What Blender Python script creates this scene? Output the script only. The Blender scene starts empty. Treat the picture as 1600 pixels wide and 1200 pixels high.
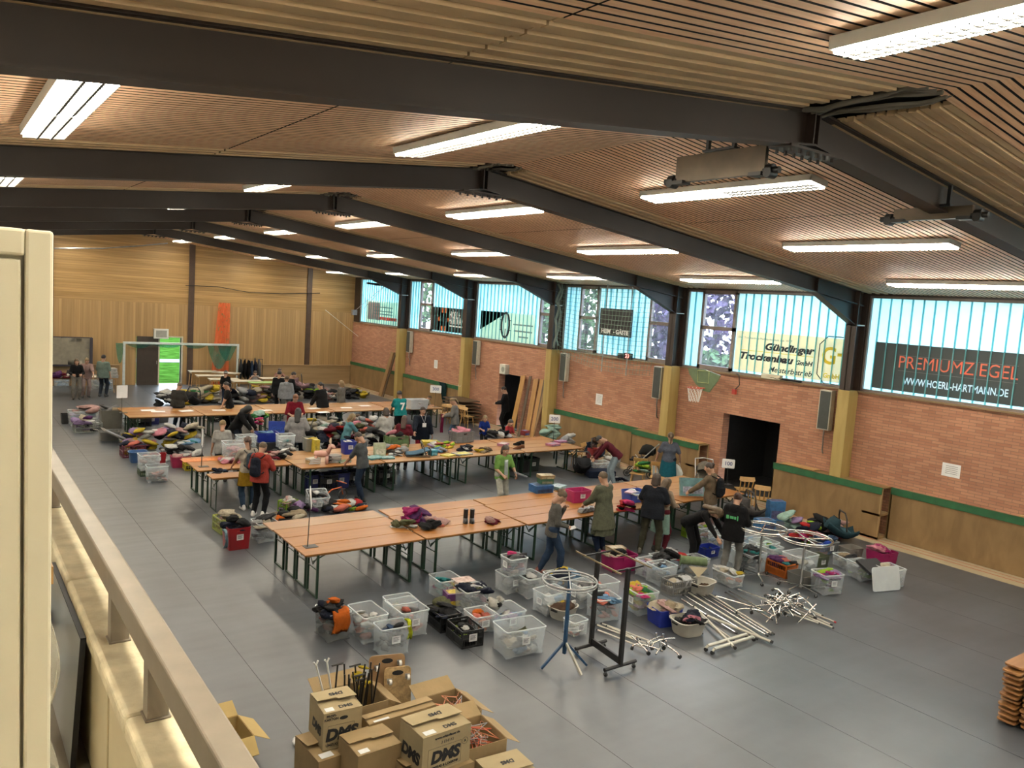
import bpy, math, random
import numpy as np
from mathutils import Vector, Matrix, Euler, noise
random.seed(7)
S = bpy.context.scene
COL = S.collection
# ---------------------------------------------------------------- camera, world, exposure
F_PX, YAW, PITCH, ROLL, EYE = 1228.08, .6373, .1029, .0669, 5.0223
_f = Vector((math.sin(YAW)*math.cos(PITCH), math.cos(YAW)*math.cos(PITCH), -math.sin(PITCH)))
_r = Vector((math.cos(YAW), -math.sin(YAW), 0)); _u = _r.cross(_f)
CR = math.cos(ROLL)*_r + math.sin(ROLL)*_u
CU = -math.sin(ROLL)*_r + math.cos(ROLL)*_u
CF = _f
cam = bpy.data.objects.new('camera', bpy.data.cameras.new('camera')); COL.objects.link(cam)
cam.matrix_world = Matrix(((CR.x, CU.x, -CF.x, 0), (CR.y, CU.y, -CF.y, 0), (CR.z, CU.z, -CF.z, EYE), (0, 0, 0, 1)))
cam.data.sensor_fit = 'HORIZONTAL'; cam.data.sensor_width = 36.0
cam.data.lens = 36.0*F_PX/1600; cam.data.clip_start = .03; cam.data.clip_end = 400
S.camera = cam
S.view_settings.view_transform = 'Standard'; S.view_settings.look = 'None'
S.view_settings.exposure = 1.95; S.view_settings.gamma = 1.0; S.view_settings.use_curve_mapping = False
S.cycles.transparent_max_bounces = 24
S.cycles.max_bounces = 10; S.cycles.diffuse_bounces = 8; S.cycles.transmission_bounces = 6
S.cycles.use_denoising = True; S.cycles.caustics_reflective = False; S.cycles.caustics_refractive = False
S.cycles.sample_clamp_indirect = 6.0
LAMP = 18.5         # emission of the ceiling louvre lights
SKY = 2.6          # overcast sky
W = bpy.data.worlds.new('overcast_sky'); S.world = W; W.use_nodes = True
_n = W.node_tree.nodes; _l = W.node_tree.links
_bg = _n['Background']; _tc = _n.new('ShaderNodeTexCoord'); _sp = _n.new('ShaderNodeSeparateXYZ'); _cr = _n.new('ShaderNodeValToRGB')
_l.new(_tc.outputs['Generated'], _sp.inputs[0]); _l.new(_sp.outputs['Z'], _cr.inputs[0]); _l.new(_cr.outputs[0], _bg.inputs[0])
_cr.color_ramp.elements[0].color = (.80, .90, 1, 1); _cr.color_ramp.elements[0].position = 0
_cr.color_ramp.elements[1].color = (.62, .80, 1, 1); _cr.color_ramp.elements[1].position = .8
_bg.inputs[1].default_value = SKY

def ray(px, py):
    return (CF*F_PX + CR*(px-800) - CU*(py-600))
def fl(px, py, z=0.0):
    """point of the photo's frame -> place in the hall at height z"""
    d = ray(px, py); t = (z-EYE)/d.z
    return Vector((d.x*t, d.y*t, z))
def atx(px, py, x):
    d = ray(px, py); t = x/d.x
    return Vector((x, d.y*t, EYE+d.z*t))
def aty(px, py, y):
    d = ray(px, py); t = y/d.y
    return Vector((d.x*t, y, EYE+d.z*t))

# ---------------------------------------------------------------- materials
MATS = {}
GK = .64        # albedo scale of painted and printed surfaces, set against the exposure
def mat(name, col, rough=.6, var=.12, scale=6.0, metal=0.0, bump=0.0, bscale=None, coat=0.0, spec=.5):
    if name in MATS: return MATS[name]
    if metal < .5 and name not in ('painted_slat', 'rubber_mat', 'mat_seam'): col = tuple(c*GK for c in col)
    m = bpy.data.materials.new(name); m.use_nodes = True
    n = m.node_tree.nodes; l = m.node_tree.links; b = n['Principled BSDF']
    b.inputs['Roughness'].default_value = rough; b.inputs['Metallic'].default_value = metal
    b.inputs['Specular IOR Level'].default_value = spec
    if coat: b.inputs['Coat Weight'].default_value = coat; b.inputs['Coat Roughness'].default_value = .15
    tc = n.new('ShaderNodeTexCoord'); tx = n.new('ShaderNodeTexNoise'); tx.inputs['Scale'].default_value = scale; tx.inputs['Detail'].default_value = 3
    l.new(tc.outputs['Object'], tx.inputs['Vector'])
    r = n.new('ShaderNodeValToRGB'); l.new(tx.outputs['Fac'], r.inputs[0])
    r.color_ramp.elements[0].position = .3; r.color_ramp.elements[1].position = .7
    r.color_ramp.elements[0].color = tuple(max(0, c*(1-var)) for c in col)+(1,)
    r.color_ramp.elements[1].color = tuple(min(1, c*(1+var)) for c in col)+(1,)
    l.new(r.outputs[0], b.inputs['Base Color'])
    if bump:
        t2 = n.new('ShaderNodeTexNoise'); t2.inputs['Scale'].default_value = bscale or scale*4; t2.inputs['Detail'].default_value = 4
        l.new(tc.outputs['Object'], t2.inputs['Vector'])
        bp = n.new('ShaderNodeBump'); bp.inputs['Strength'].default_value = bump; bp.inputs['Distance'].default_value = .02
        l.new(t2.outputs['Fac'], bp.inputs['Height']); l.new(bp.outputs[0], b.inputs['Normal'])
    MATS[name] = m; return m
PK = .53
def clothm(col):
    col = tuple(c*PK for c in col)
    k = 'cloth_%02x%02x%02x' % tuple(int(max(0, min(1, c))*255) for c in col)
    return mat(k, col, .9, .16, 14, bump=.5, bscale=30, spec=.15)
def woodm(name, c1, c2, axis='X', rough=.45, sx=.5, sc=14.0, coat=0.0, spec=.4):
    """wood with grain stretched along one local axis"""
    if name in MATS: return MATS[name]
    if name != 'ceiling_slat': c1 = tuple(c*GK for c in c1); c2 = tuple(c*GK for c in c2)
    m = bpy.data.materials.new(name); m.use_nodes = True
    n = m.node_tree.nodes; l = m.node_tree.links; b = n['Principled BSDF']
    b.inputs['Roughness'].default_value = rough; b.inputs['Specular IOR Level'].default_value = spec
    if coat: b.inputs['Coat Weight'].default_value = coat; b.inputs['Coat Roughness'].default_value = .2
    tc = n.new('ShaderNodeTexCoord'); mp = n.new('ShaderNodeMapping'); oi = n.new('ShaderNodeObjectInfo')
    mp.inputs['Scale'].default_value = (sx if axis == 'X' else sc, sx if axis == 'Y' else sc, sx if axis == 'Z' else sc)
    ad = n.new('ShaderNodeVectorMath'); ad.operation = 'ADD'
    ml = n.new('ShaderNodeMath'); ml.operation = 'MULTIPLY'; ml.inputs[1].default_value = 37.0
    l.new(oi.outputs['Random'], ml.inputs[0])
    l.new(tc.outputs['Object'], mp.inputs[0]); l.new(mp.outputs[0], ad.inputs[0]); l.new(ml.outputs[0], ad.inputs[1])
    tx = n.new('ShaderNodeTexNoise'); tx.inputs['Scale'].default_value = 1; tx.inputs['Detail'].default_value = 5; tx.inputs['Distortion'].default_value = .6
    l.new(ad.outputs[0], tx.inputs['Vector'])
    r = n.new('ShaderNodeValToRGB'); l.new(tx.outputs['Fac'], r.inputs[0])
    r.color_ramp.elements[0].position = .32; r.color_ramp.elements[1].position = .68
    r.color_ramp.elements[0].color = c1+(1,); r.color_ramp.elements[1].color = c2+(1,)
    l.new(r.outputs[0], b.inputs['Base Color'])
    MATS[name] = m; return m
def clearplast(name, tint, alpha=.45, rough=.25):
    """translucent box plastic: part see-through, part milky"""
    if name in MATS: return MATS[name]
    m = bpy.data.materials.new(name); m.use_nodes = True
    n = m.node_tree.nodes; l = m.node_tree.links
    for x in list(n): n.remove(x)
    out = n.new('ShaderNodeOutputMaterial'); tr = n.new('ShaderNodeBsdfTransparent'); tr.inputs[0].default_value = tuple(min(1, .75+.25*c) for c in tint)+(1,)
    p = n.new('ShaderNodeBsdfPrincipled'); p.inputs['Base Color'].default_value = tint+(1,); p.inputs['Roughness'].default_value = rough
    tl = n.new('ShaderNodeBsdfTranslucent'); tl.inputs[0].default_value = tint+(1,)
    mx = n.new('ShaderNodeMixShader'); mx.inputs[0].default_value = .35; l.new(p.outputs[0], mx.inputs[1]); l.new(tl.outputs[0], mx.inputs[2])
    tc = n.new('ShaderNodeTexCoord'); tx = n.new('ShaderNodeTexNoise'); tx.inputs['Scale'].default_value = 5
    l.new(tc.outputs['Object'], tx.inputs['Vector'])
    mr = n.new('ShaderNodeMapRange'); mr.inputs['To Min'].default_value = alpha-.07; mr.inputs['To Max'].default_value = alpha+.07
    l.new(tx.outputs['Fac'], mr.inputs[0])
    mm = n.new('ShaderNodeMixShader'); l.new(mr.outputs[0], mm.inputs[0]); l.new(tr.outputs[0], mm.inputs[1]); l.new(mx.outputs[0], mm.inputs[2])
    l.new(mm.outputs[0], out.inputs[0])
    MATS[name] = m; return m
def emit(name, col, st):
    if name in MATS: return MATS[name]
    m = bpy.data.materials.new(name); m.use_nodes = True
    n = m.node_tree.nodes; l = m.node_tree.links
    b = n['Principled BSDF']; b.inputs['Base Color'].default_value = (.8, .8, .8, 1)
    b.inputs['Emission Color'].default_value = col+(1,); b.inputs['Emission Strength'].default_value = st
    MATS[name] = m; return m

# ---------------------------------------------------------------- mesh building
class MB:
    def __init__(s): s.v = []; s.f = []; s.m = []
    def add(s, vs, fs, m=0, M=None):
        o = len(s.v)
        if M is not None: vs = [M @ Vector(v) for v in vs]
        s.v += [tuple(v) for v in vs]; s.f += [tuple(i+o for i in f) for f in fs]; s.m += [m]*len(fs); return s
    def box(s, lo, hi, m=0, M=None):
        x0, y0, z0 = lo; x1, y1, z1 = hi
        return s.add([(x0,y0,z0),(x1,y0,z0),(x1,y1,z0),(x0,y1,z0),(x0,y0,z1),(x1,y0,z1),(x1,y1,z1),(x0,y1,z1)],
              [(0,3,2,1),(4,5,6,7),(0,1,5,4),(1,2,6,5),(2,3,7,6),(3,0,4,7)], m, M)
    def cbox(s, c, sz, m=0, M=None):
        return s.box([c[i]-sz[i]/2 for i in range(3)], [c[i]+sz[i]/2 for i in range(3)], m, M)
    def bar(s, p, q, w, h, m=0, up=(0,0,1)):
        p = Vector(p); q = Vector(q); d = (q-p); L = d.length; d.normalize()
        u = Vector(up)
        if abs(d.dot(u)) > .98: u = Vector((0,1,0))
        x = d.cross(u).normalized(); z = x.cross(d)
        M = Matrix(((x.x,d.x,z.x,p.x),(x.y,d.y,z.y,p.y),(x.z,d.z,z.z,p.z),(0,0,0,1)))
        return s.box((-w/2,0,-h/2),(w/2,L,h/2),m,M)
    def tube(s, pts, r, n=8, m=0, closed=False, M=None):
        pts = [Vector(p) for p in pts]; k = len(pts)
        rs = r if isinstance(r, (list, tuple)) else [r]*k
        vs = []; ref = None
        for i, p in enumerate(pts):
            if closed: t = pts[(i+1) % k]-pts[i-1]
            else: t = (pts[min(i+1,k-1)]-pts[max(i-1,0)])
            t.normalize()
            if ref is None:
                ref = Vector((0,0,1)) if abs(t.z) < .9 else Vector((1,0,0))
            a = t.cross(ref)
            if a.length < 1e-5: a = t.orthogonal()
            a.normalize(); b = t.cross(a).normalized(); ref = a.cross(t)
            for j in range(n):
                th = 2*math.pi*j/n; vs.append(p+a*math.cos(th)*rs[i]+b*math.sin(th)*rs[i])
        fs = []
        for i in range(k if closed else k-1):
            for j in range(n):
                a0 = i*n+j; a1 = i*n+(j+1) % n; b0 = ((i+1) % k)*n+j; b1 = ((i+1) % k)*n+(j+1) % n
                fs.append((a0, b0, b1, a1))
        if not closed: fs += [tuple(range(n)), tuple(reversed(range((k-1)*n, k*n)))]
        return s.add(vs, fs, m, M)
    def cyl(s, p, q, r, n=12, m=0, r2=None): return s.tube([p, q], [r, r2 if r2 is not None else r], n, m)
    def lathe(s, prof, n=16, m=0, M=None, sx=1.0, sy=1.0):
        vs = []; fs = []; k = len(prof)
        for r, z in prof:
            for j in range(n): vs.append((r*sx*math.cos(2*math.pi*j/n), r*sy*math.sin(2*math.pi*j/n), z))
        for i in range(k-1):
            for j in range(n): fs.append((i*n+j, i*n+(j+1) % n, (i+1)*n+(j+1) % n, (i+1)*n+j))
        fs += [tuple(reversed(range(n))), tuple(range((k-1)*n, k*n))]
        return s.add(vs, fs, m, M)
    def prism(s, poly, h, m=0, M=None):
        k = len(poly)
        vs = [(x, y, 0) for x, y in poly]+[(x, y, h) for x, y in poly]
        fs = [tuple(reversed(range(k))), tuple(range(k, 2*k))]+[(i, (i+1) % k, (i+1) % k+k, i+k) for i in range(k)]
        return s.add(vs, fs, m, M)
    def loft(s, rings, m=0, M=None, cap0=True, cap1=True):
        n = len(rings[0]); vs = [p for r in rings for p in r]; fs = []
        for i in range(len(rings)-1):
            for j in range(n): fs.append((i*n+j, i*n+(j+1) % n, (i+1)*n+(j+1) % n, (i+1)*n+j))
        if cap0: fs.append(tuple(reversed(range(n))))
        if cap1: fs.append(tuple(range((len(rings)-1)*n, len(rings)*n)))
        return s.add(vs, fs, m, M)
    def sheet(s, grid, m=0, t=0.0):
        """grid of points (rows) as a sheet, thickened downwards by t"""
        R = len(grid); C = len(grid[0]); vs = [p for r in grid for p in r]
        fs = [(i*C+j, i*C+j+1, (i+1)*C+j+1, (i+1)*C+j) for i in range(R-1) for j in range(C-1)]
        if t:
            o = len(vs); vs = vs+[(p[0], p[1], p[2]-t) for p in vs]
            fs = fs+[tuple(x+o for x in reversed(f)) for f in fs]
            rim = [(0, j) for j in range(C)]+[(i, C-1) for i in range(1, R)]+[(R-1, j) for j in range(C-2, -1, -1)]+[(i, 0) for i in range(R-2, 0, -1)]
            rim = [a*C+b for a, b in rim]
            for i in range(len(rim)):
                a = rim[i]; b = rim[(i+1) % len(rim)]; fs.append((b, a, a+o, b+o))
        return s.add(vs, fs, m)
    def mesh(s, name):
        me = bpy.data.meshes.new(name); me.from_pydata(s.v, [], s.f); return me
    def build(s, name, mats, parent=None, smooth=None, bevel=0, seg=2, loc=None, rz=None):
        me = s.mesh(name)
        mats = mats if isinstance(mats, (list, tuple)) else [mats]
        for m in mats: me.materials.append(m)
        if len(mats) > 1: me.polygons.foreach_set('material_index', s.m)
        if smooth is not None:
            me.polygons.foreach_set('use_smooth', [True]*len(me.polygons))
            if smooth < 180: me.set_sharp_from_angle(angle=math.radians(smooth))
        o = bpy.data.objects.new(name, me); COL.objects.link(o)
        if parent: o.parent = parent
        if loc is not None: o.location = loc
        if rz is not None: o.rotation_euler.z = rz
        if bevel:
            b = o.modifiers.new('edge', 'BEVEL'); b.width = bevel; b.segments = seg; b.limit_method = 'ANGLE'
        return o
def tag(o, label=None, cat=None, group=None, kind=None):
    if label: o['label'] = label
    if cat: o['category'] = cat
    if group: o['group'] = group
    if kind: o['kind'] = kind
    return o
def thing(name, label, cat, loc=(0,0,0), rz=0.0, group=None, kind=None):
    o = bpy.data.objects.new(name, None); COL.objects.link(o); o.empty_display_size = .1
    o.location = loc; o.rotation_euler = (0, 0, rz); return tag(o, label, cat, group, kind)
def dup(root, loc=None, rz=None, label=None, group=None):
    def cp(o, par):
        c = o.copy(); COL.objects.link(c)
        if par is not None: c.parent = par
        for ch in o.children: cp(ch, c)
        return c
    r = cp(root, None)
    if loc is not None: r.location = loc
    if rz is not None: r.rotation_euler.z = rz
    if label: r['label'] = label
    if group: r['group'] = group
    return r
def struct(o): o['kind'] = 'structure'; return o
def text(body, size, m, parent, loc, rot, bold=0.0, shear=0.0, align='CENTER', ext=.001, name='lettering', sx=1.0, fit=None, label=None):
    c = bpy.data.curves.new(name, 'FONT'); c.body = body; c.size = size; c.align_x = align; c.align_y = 'CENTER'
    c.offset = bold; c.shear = shear; c.extrude = ext; c.resolution_u = 3; c.materials.append(m)
    t = bpy.data.objects.new(name, c); COL.objects.link(t); bpy.context.view_layer.update()
    me = bpy.data.meshes.new_from_object(t.evaluated_get(bpy.context.evaluated_depsgraph_get())); me.name = name
    bpy.data.objects.remove(t); bpy.data.curves.remove(c)
    o = bpy.data.objects.new(name, me); COL.objects.link(o); o.parent = parent; o.location = loc; o.rotation_euler = rot; o.scale.x = sx
    if fit:
        xs = [v.co.x for v in me.vertices]; o.scale.x = fit/max(.01, max(xs)-min(xs))
    if label: o['label'] = label
    return o
WALLROT = (math.pi/2, 0, -math.pi/2)     # lettering that faces the hall from the window wall
def rrect(lx, ly, r, n=3, cx=0, cy=0, z=None):
    pts = []
    for k, (sx, sy) in enumerate(((1,1),(-1,1),(-1,-1),(1,-1))):
        for i in range(n+1):
            a = math.pi/2*(k+i/n); pts.append((cx+sx*(lx/2-r)+r*math.cos(a), cy+sy*(ly/2-r)+r*math.sin(a)))
    return pts if z is None else [(x, y, z) for x, y in pts]
# ---------------------------------------------------------------- the hall
XW, XL, YB, YE = 18.52, -4.0, -6.0, 40.0
XR, ZR, SL = 7.06, 7.10, .111
def zc(x): return ZR-SL*abs(x-XR)
FR = [10.69+5.829*k for k in range(-2, 5)]
SILL, WTOP = 3.43, 5.78
def boards(name, c1, c2, axis, width, gap=.06, rough=.5, grain=('Z', .6, 18), gapcol=.35):
    m = woodm(name, c1, c2, *grain[:1], rough=rough, sx=grain[1], sc=grain[2])
    n = m.node_tree.nodes; l = m.node_tree.links; b = n['Principled BSDF']
    src = b.inputs['Base Color'].links[0].from_socket
    tc = n.new('ShaderNodeTexCoord'); sp = n.new('ShaderNodeSeparateXYZ'); l.new(tc.outputs['Object'], sp.inputs[0])
    dv = n.new('ShaderNodeMath'); dv.operation = 'DIVIDE'; dv.inputs[1].default_value = width; l.new(sp.outputs[axis], dv.inputs[0])
    fr = n.new('ShaderNodeMath'); fr.operation = 'FRACT'; l.new(dv.outputs[0], fr.inputs[0])
    flo = n.new('ShaderNodeMath'); flo.operation = 'FLOOR'; l.new(dv.outputs[0], flo.inputs[0])
    wn = n.new('ShaderNodeTexWhiteNoise'); wn.noise_dimensions = '1D'; l.new(flo.outputs[0], wn.inputs['W'])
    mr = n.new('ShaderNodeMapRange'); mr.inputs['To Min'].default_value = .82; mr.inputs['To Max'].default_value = 1.12; l.new(wn.outputs['Value'], mr.inputs[0])
    gt = n.new('ShaderNodeMath'); gt.operation = 'GREATER_THAN'; gt.inputs[1].default_value = gap; l.new(fr.outputs[0], gt.inputs[0])
    g2 = n.new('ShaderNodeMapRange'); g2.inputs['To Min'].default_value = gapcol; l.new(gt.outputs[0], g2.inputs[0])
    mu = n.new('ShaderNodeMath'); mu.operation = 'MULTIPLY'; l.new(mr.outputs[0], mu.inputs[0]); l.new(g2.outputs[0], mu.inputs[1])
    mx = n.new('ShaderNodeVectorMath'); mx.operation = 'SCALE'; l.new(src, mx.inputs[0]); l.new(mu.outputs[0], mx.inputs['Scale'])
    l.new(mx.outputs[0], b.inputs['Base Color'])
    return m
def brickm():
    m = bpy.data.materials.new('roman_brick'); m.use_nodes = True
    n = m.node_tree.nodes; l = m.node_tree.links; b = n['Principled BSDF']; b.inputs['Roughness'].default_value = .85
    tc = n.new('ShaderNodeTexCoord'); sp = n.new('ShaderNodeSeparateXYZ'); cb = n.new('ShaderNodeCombineXYZ')
    l.new(tc.outputs['Object'], sp.inputs[0]); ad = n.new('ShaderNodeMath'); l.new(sp.outputs['X'], ad.inputs[0]); l.new(sp.outputs['Y'], ad.inputs[1])
    l.new(ad.outputs[0], cb.inputs[0]); l.new(sp.outputs['Z'], cb.inputs[1])
    t = n.new('ShaderNodeTexBrick'); l.new(cb.outputs[0], t.inputs['Vector'])
    t.inputs['Scale'].default_value = 1; t.inputs['Brick Width'].default_value = .30; t.inputs['Row Height'].default_value = .068
    t.inputs['Mortar Size'].default_value = .006; t.inputs['Mortar Smooth'].default_value = .3; t.inputs['Bias'].default_value = -.1
    t.inputs['Color1'].default_value = (.34, .165, .10, 1); t.inputs['Color2'].default_value = (.255, .112, .066, 1); t.inputs['Mortar'].default_value = (.17, .10, .07, 1)
    nz = n.new('ShaderNodeTexNoise'); nz.inputs['Scale'].default_value = 1.3; l.new(tc.outputs['Object'], nz.inputs['Vector'])
    mr = n.new('ShaderNodeMapRange'); mr.inputs['To Min'].default_value = .75; mr.inputs['To Max'].default_value = 1.25; l.new(nz.outputs['Fac'], mr.inputs[0])
    sc = n.new('ShaderNodeVectorMath'); sc.operation = 'SCALE'; l.new(t.outputs['Color'], sc.inputs[0]); l.new(mr.outputs[0], sc.inputs['Scale'])
    l.new(sc.outputs[0], b.inputs['Base Color'])
    bp = n.new('ShaderNodeBump'); bp.inputs['Strength'].default_value = .5; bp.inputs['Distance'].default_value = .01; bp.invert = True
    l.new(t.outputs['Fac'], bp.inputs['Height']); l.new(bp.outputs[0], b.inputs['Normal'])
    return m
M_mat = mat('rubber_mat', (.042, .047, .055), .38, .22, 1.1, bump=.10, bscale=3.0, spec=.9)
def wrinkle(m):
    n = m.node_tree.nodes; l = m.node_tree.links; b = n['Principled BSDF']
    tc = n.new('ShaderNodeTexCoord'); mp = n.new('ShaderNodeMapping'); mp.inputs['Scale'].default_value = (.35, 2.4, 1); mp.inputs['Rotation'].default_value = (0, 0, .1)
    t = n.new('ShaderNodeTexNoise'); t.inputs['Scale'].default_value = 1.3; t.inputs['Detail'].default_value = 1
    l.new(tc.outputs['Object'], mp.inputs[0]); l.new(mp.outputs[0], t.inputs['Vector'])
    bp = n.new('ShaderNodeBump'); bp.inputs['Strength'].default_value = .10; bp.inputs['Distance'].default_value = .08
    l.new(t.outputs['Fac'], bp.inputs['Height']); old = b.inputs['Normal'].links[0].from_node
    l.new(bp.outputs[0], old.inputs['Normal'])
wrinkle(M_mat)
M_seam = mat('mat_seam', (.012, .012, .012), .8)
M_sport = mat('sports_floor', (.44, .37, .24), .35, .12, 2)
M_red = mat('red_line', (.50, .10, .05), .5)
M_green = mat('green_rail', (.015, .115, .04), .55, .2, 4)
M_brown = mat('brown_steel', (.036, .021, .015), .5, .15, 2)
M_yel = woodm('ochre_panel', (.42, .30, .10), (.52, .38, .14), 'Z', .5, .6, 6)
M_cream = mat('cream_paint', (1.2, 1.15, 1.0), .6, .08, 2)
M_white = mat('white_metal', (.78, .79, .76), .4, .05, 4)
M_black = mat('black_plastic', (.012, .012, .013), .45, .2, 8)
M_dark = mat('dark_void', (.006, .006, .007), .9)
M_chrome = mat('chrome', (.50, .50, .49), .20, .1, 5, metal=1.0)
M_steel = mat('grey_steel', (.30, .30, .30), .35, .15, 6, metal=.8)
M_paper = mat('white_paper', (.80, .81, .82), .8, .04, 10)
M_print = mat('black_print', (.012, .012, .014), .7)
M_bluep = mat('blue_print', (.10, .13, .30), .7)

# floor: sports floor slab with dark mats laid in long strips, a bare edge with red lines along the window wall
b = MB(); b.box((XL, YB, -.2), (XW, YE+.6, -.004), 1)
x = 17.65
while x > XL:
    b.box((max(XL, x-1.425), YB, -.004), (x, YE, 0), 0); x -= 1.432
b.box((XL, YB, -.0045), (17.64, YE, -.0035), 2)
b.box((17.98, YB, -.004), (18.02, YE, -.003), 3); b.box((18.2, YB, -.004), (18.23, YE, -.003), 3)
struct(b.build('floor', [M_mat, M_sport, M_seam, M_red]))

# ceiling: timber slats running with the beams; light painted slats beside each beam; open service gap at the ridge
M_slat = woodm('ceiling_slat', (.78, .46, .265), (.96, .645, .41), 'X', .5, .7, 22, spec=.3)
M_pslat = mat('painted_slat', (.52, .37, .21), .55, .1, 3)
b = MB(); P = .105
y = YB
while y < YE:
    near = None
    for fy in FR:
        w = 1.25 if fy < 6 else .75
        if fy-w < y < fy+.05: near = fy
        if fy < y < fy+.55: near = fy
    mi = 1 if near is not None else 0
    gap = .38 if (near is not None and y < near) else 0.0
    for (xa, xb) in ((XL, 2.86), (2.88, XR-gap), (XR+gap, 11.0), (11.02, XW)):
        ta = zc(xa); tb = zc(xb); w = P*.75
        z = 0 if not mi else (-.006 if int(y/P) % 2 else .012)
        vs = [(xa, y, ta+z), (xb, y, tb+z), (xb, y+w, tb+z), (xa, y+w, ta+z), (xa, y, ta+.05), (xb, y, tb+.05), (xb, y+w, tb+.05), (xa, y+w, ta+.05)]
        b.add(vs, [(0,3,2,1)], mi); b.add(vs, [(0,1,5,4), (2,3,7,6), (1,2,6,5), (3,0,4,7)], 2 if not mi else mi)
    y += P
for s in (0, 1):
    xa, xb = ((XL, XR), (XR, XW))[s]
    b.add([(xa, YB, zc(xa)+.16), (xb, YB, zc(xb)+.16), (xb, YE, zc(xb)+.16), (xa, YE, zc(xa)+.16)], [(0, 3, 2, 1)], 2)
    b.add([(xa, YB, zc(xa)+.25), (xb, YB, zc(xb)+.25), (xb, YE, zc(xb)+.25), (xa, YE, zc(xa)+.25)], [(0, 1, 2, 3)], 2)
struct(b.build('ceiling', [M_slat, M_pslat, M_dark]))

# steel portal frames
def frame(fy, i):
    b = MB(); t = .012
    for s in (-1, 1):
        xe = XR+s*(XW-XR-.1)
        def bx(x0, x1, dz0, dz1, w):
            vs = []
            for xx in (x0, x1):
                for yy in (fy-w/2, fy+w/2):
                    for dz in (dz0, dz1): vs.append((xx, yy, zc(xx)+dz))
            b.add(vs, [(0,1,3,2), (4,6,7,5), (0,4,5,1), (2,3,7,6), (0,2,6,4), (1,5,7,3)])
        bx(XR, xe, -.32, .03, t); bx(XR, xe, -.335, -.315, .22); bx(XR, xe, -.005, .02, .22)
        # haunch and column
        xk = XR+s*9.35; xc = XR+s*11.07
        zk = zc(xk)-.33; p = [(xk, zk), (xc, zk-.19), (xc, 5.05)]
        vs = [(px, fy-t/2, pz) for px, pz in p]+[(px, fy+t/2, pz) for px, pz in p]
        b.add(vs, [(0,1,2), (5,4,3), (0,3,4,1), (1,4,5,2), (2,5,3,0)])
        b.bar((xk, fy, zk), (xc, fy, 5.05), .2, .02)
        b.box((xk-.015, fy-.1, zk-.0), (xk+.015, fy+.1, zc(xk)))
        xo = XR+s*(XW-XR)
        b.box((min(xc, xc+s*.02), fy-.14, 0), (max(xc, xc+s*.02), fy+.14, zc(xc)))
        b.box((min(xo, xo-s*.02), fy-.14, 0), (max(xo, xo-s*.02), fy+.14, zc(xo)))
        b.box((min(xc, xo), fy-.012, 0), (max(xc, xo), fy+.012, zc(xo)))
        b.box((min(xc, xo), fy-.13, 5.02), (max(xc, xo), fy+.13, 5.05), 1)
    b.box((XR-.05, fy-.11, ZR-.33), (XR-.03, fy+.11, ZR)); b.box((XR+.03, fy-.11, ZR-.33), (XR+.05, fy+.11, ZR))
    b.box((XR-.42, fy-.13, ZR-.40), (XR+.42, fy+.13, ZR-.375))
    for k in range(6):
        for yy in (-.08, .08): b.cyl((XR-.35+.14*k, fy+yy, ZR-.375), (XR-.35+.14*k, fy+yy, ZR-.44), .018, 6)
    o = struct(b.build('roof_beam', [M_brown, M_white]))
    for s in (1,):
        c = MB(); xc = XR+s*11.055
        c.box((xc, fy-.155, 0), (XW, fy+.155, SILL-.01))
        struct(c.build('pillar_cladding', [M_yel], bevel=.008))
for i, fy in enumerate(FR): frame(fy, i)

# service cables in the open ridge gap beside the beams
M_cable = mat('grey_cable', (.24, .22, .18), .6)
for i, fy in enumerate(FR[1:4]):
    b = MB(); L = 1.2 if fy < 6 else .7
    for k in range(5):
        xx = XR-.25+.11*k
        pts = [(xx+.04*math.sin(t*2.1+k), fy-.1-L*t/6, ZR-.03+.02*(k % 3)-.025*math.sin(t+k)) for t in range(7)]
        b.tube(pts, .018 if k % 2 else .026, 6)
    tag(b.build('cable_bundle', [M_cable], smooth=60), 'loose grey cables in the ridge gap beside the %s brown roof beam' % ('nearest', 'second', 'third')[i], 'cable', 'cables in the ridge gaps')

# walls
M_brick = brickm()
DA = (12.66, 14.58, 2.24); DB = (24.5, 25.92, 2.17)
b = MB()
def wy(y0, y1, z0, z1, m=0, x0=XW, x1=XW+.3): b.box((x0, y0, z0), (x1, y1, z1), m)
wy(YB, DA[0], 0, SILL-.05); wy(DA[1], DB[0], 0, SILL-.05); wy(DB[1], YE, 0, SILL-.05)
wy(DA[0], DA[1], DA[2], SILL-.05); wy(DB[0], DB[1], DB[2], SILL-.05)
struct(b.build('wall_right', [M_brick]))
b = MB(); wy(YB, YE, WTOP, 6.2, 0, XW+.02, XW+.3)
for fy in FR: wy(fy-.165, fy+.165, SILL-.02, WTOP, 0, XW+.02, XW+.12)
wy(39.3, YE, SILL-.02, WTOP, 0, XW+.02, XW+.12); struct(b.build('trim_1', [M_brown]))
M_ledge = woodm('ledge_wood', (.26, .17, .09), (.34, .22, .12), 'Y')
b = MB(); wy(YB, YE, SILL-.05, SILL-.01, 0, XW-.05, XW+.3); struct(b.build('trim_2', [M_ledge]))
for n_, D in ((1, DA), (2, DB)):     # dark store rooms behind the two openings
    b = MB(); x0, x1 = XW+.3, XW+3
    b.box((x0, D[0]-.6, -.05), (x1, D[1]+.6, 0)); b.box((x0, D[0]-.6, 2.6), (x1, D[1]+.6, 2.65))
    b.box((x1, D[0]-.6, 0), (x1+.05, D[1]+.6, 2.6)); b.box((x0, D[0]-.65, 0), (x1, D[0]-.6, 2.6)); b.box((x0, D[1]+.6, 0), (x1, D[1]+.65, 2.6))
    struct(b.build('door_%d' % n_, [mat('store_wall', (.035, .035, .037), .9)]))
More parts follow.
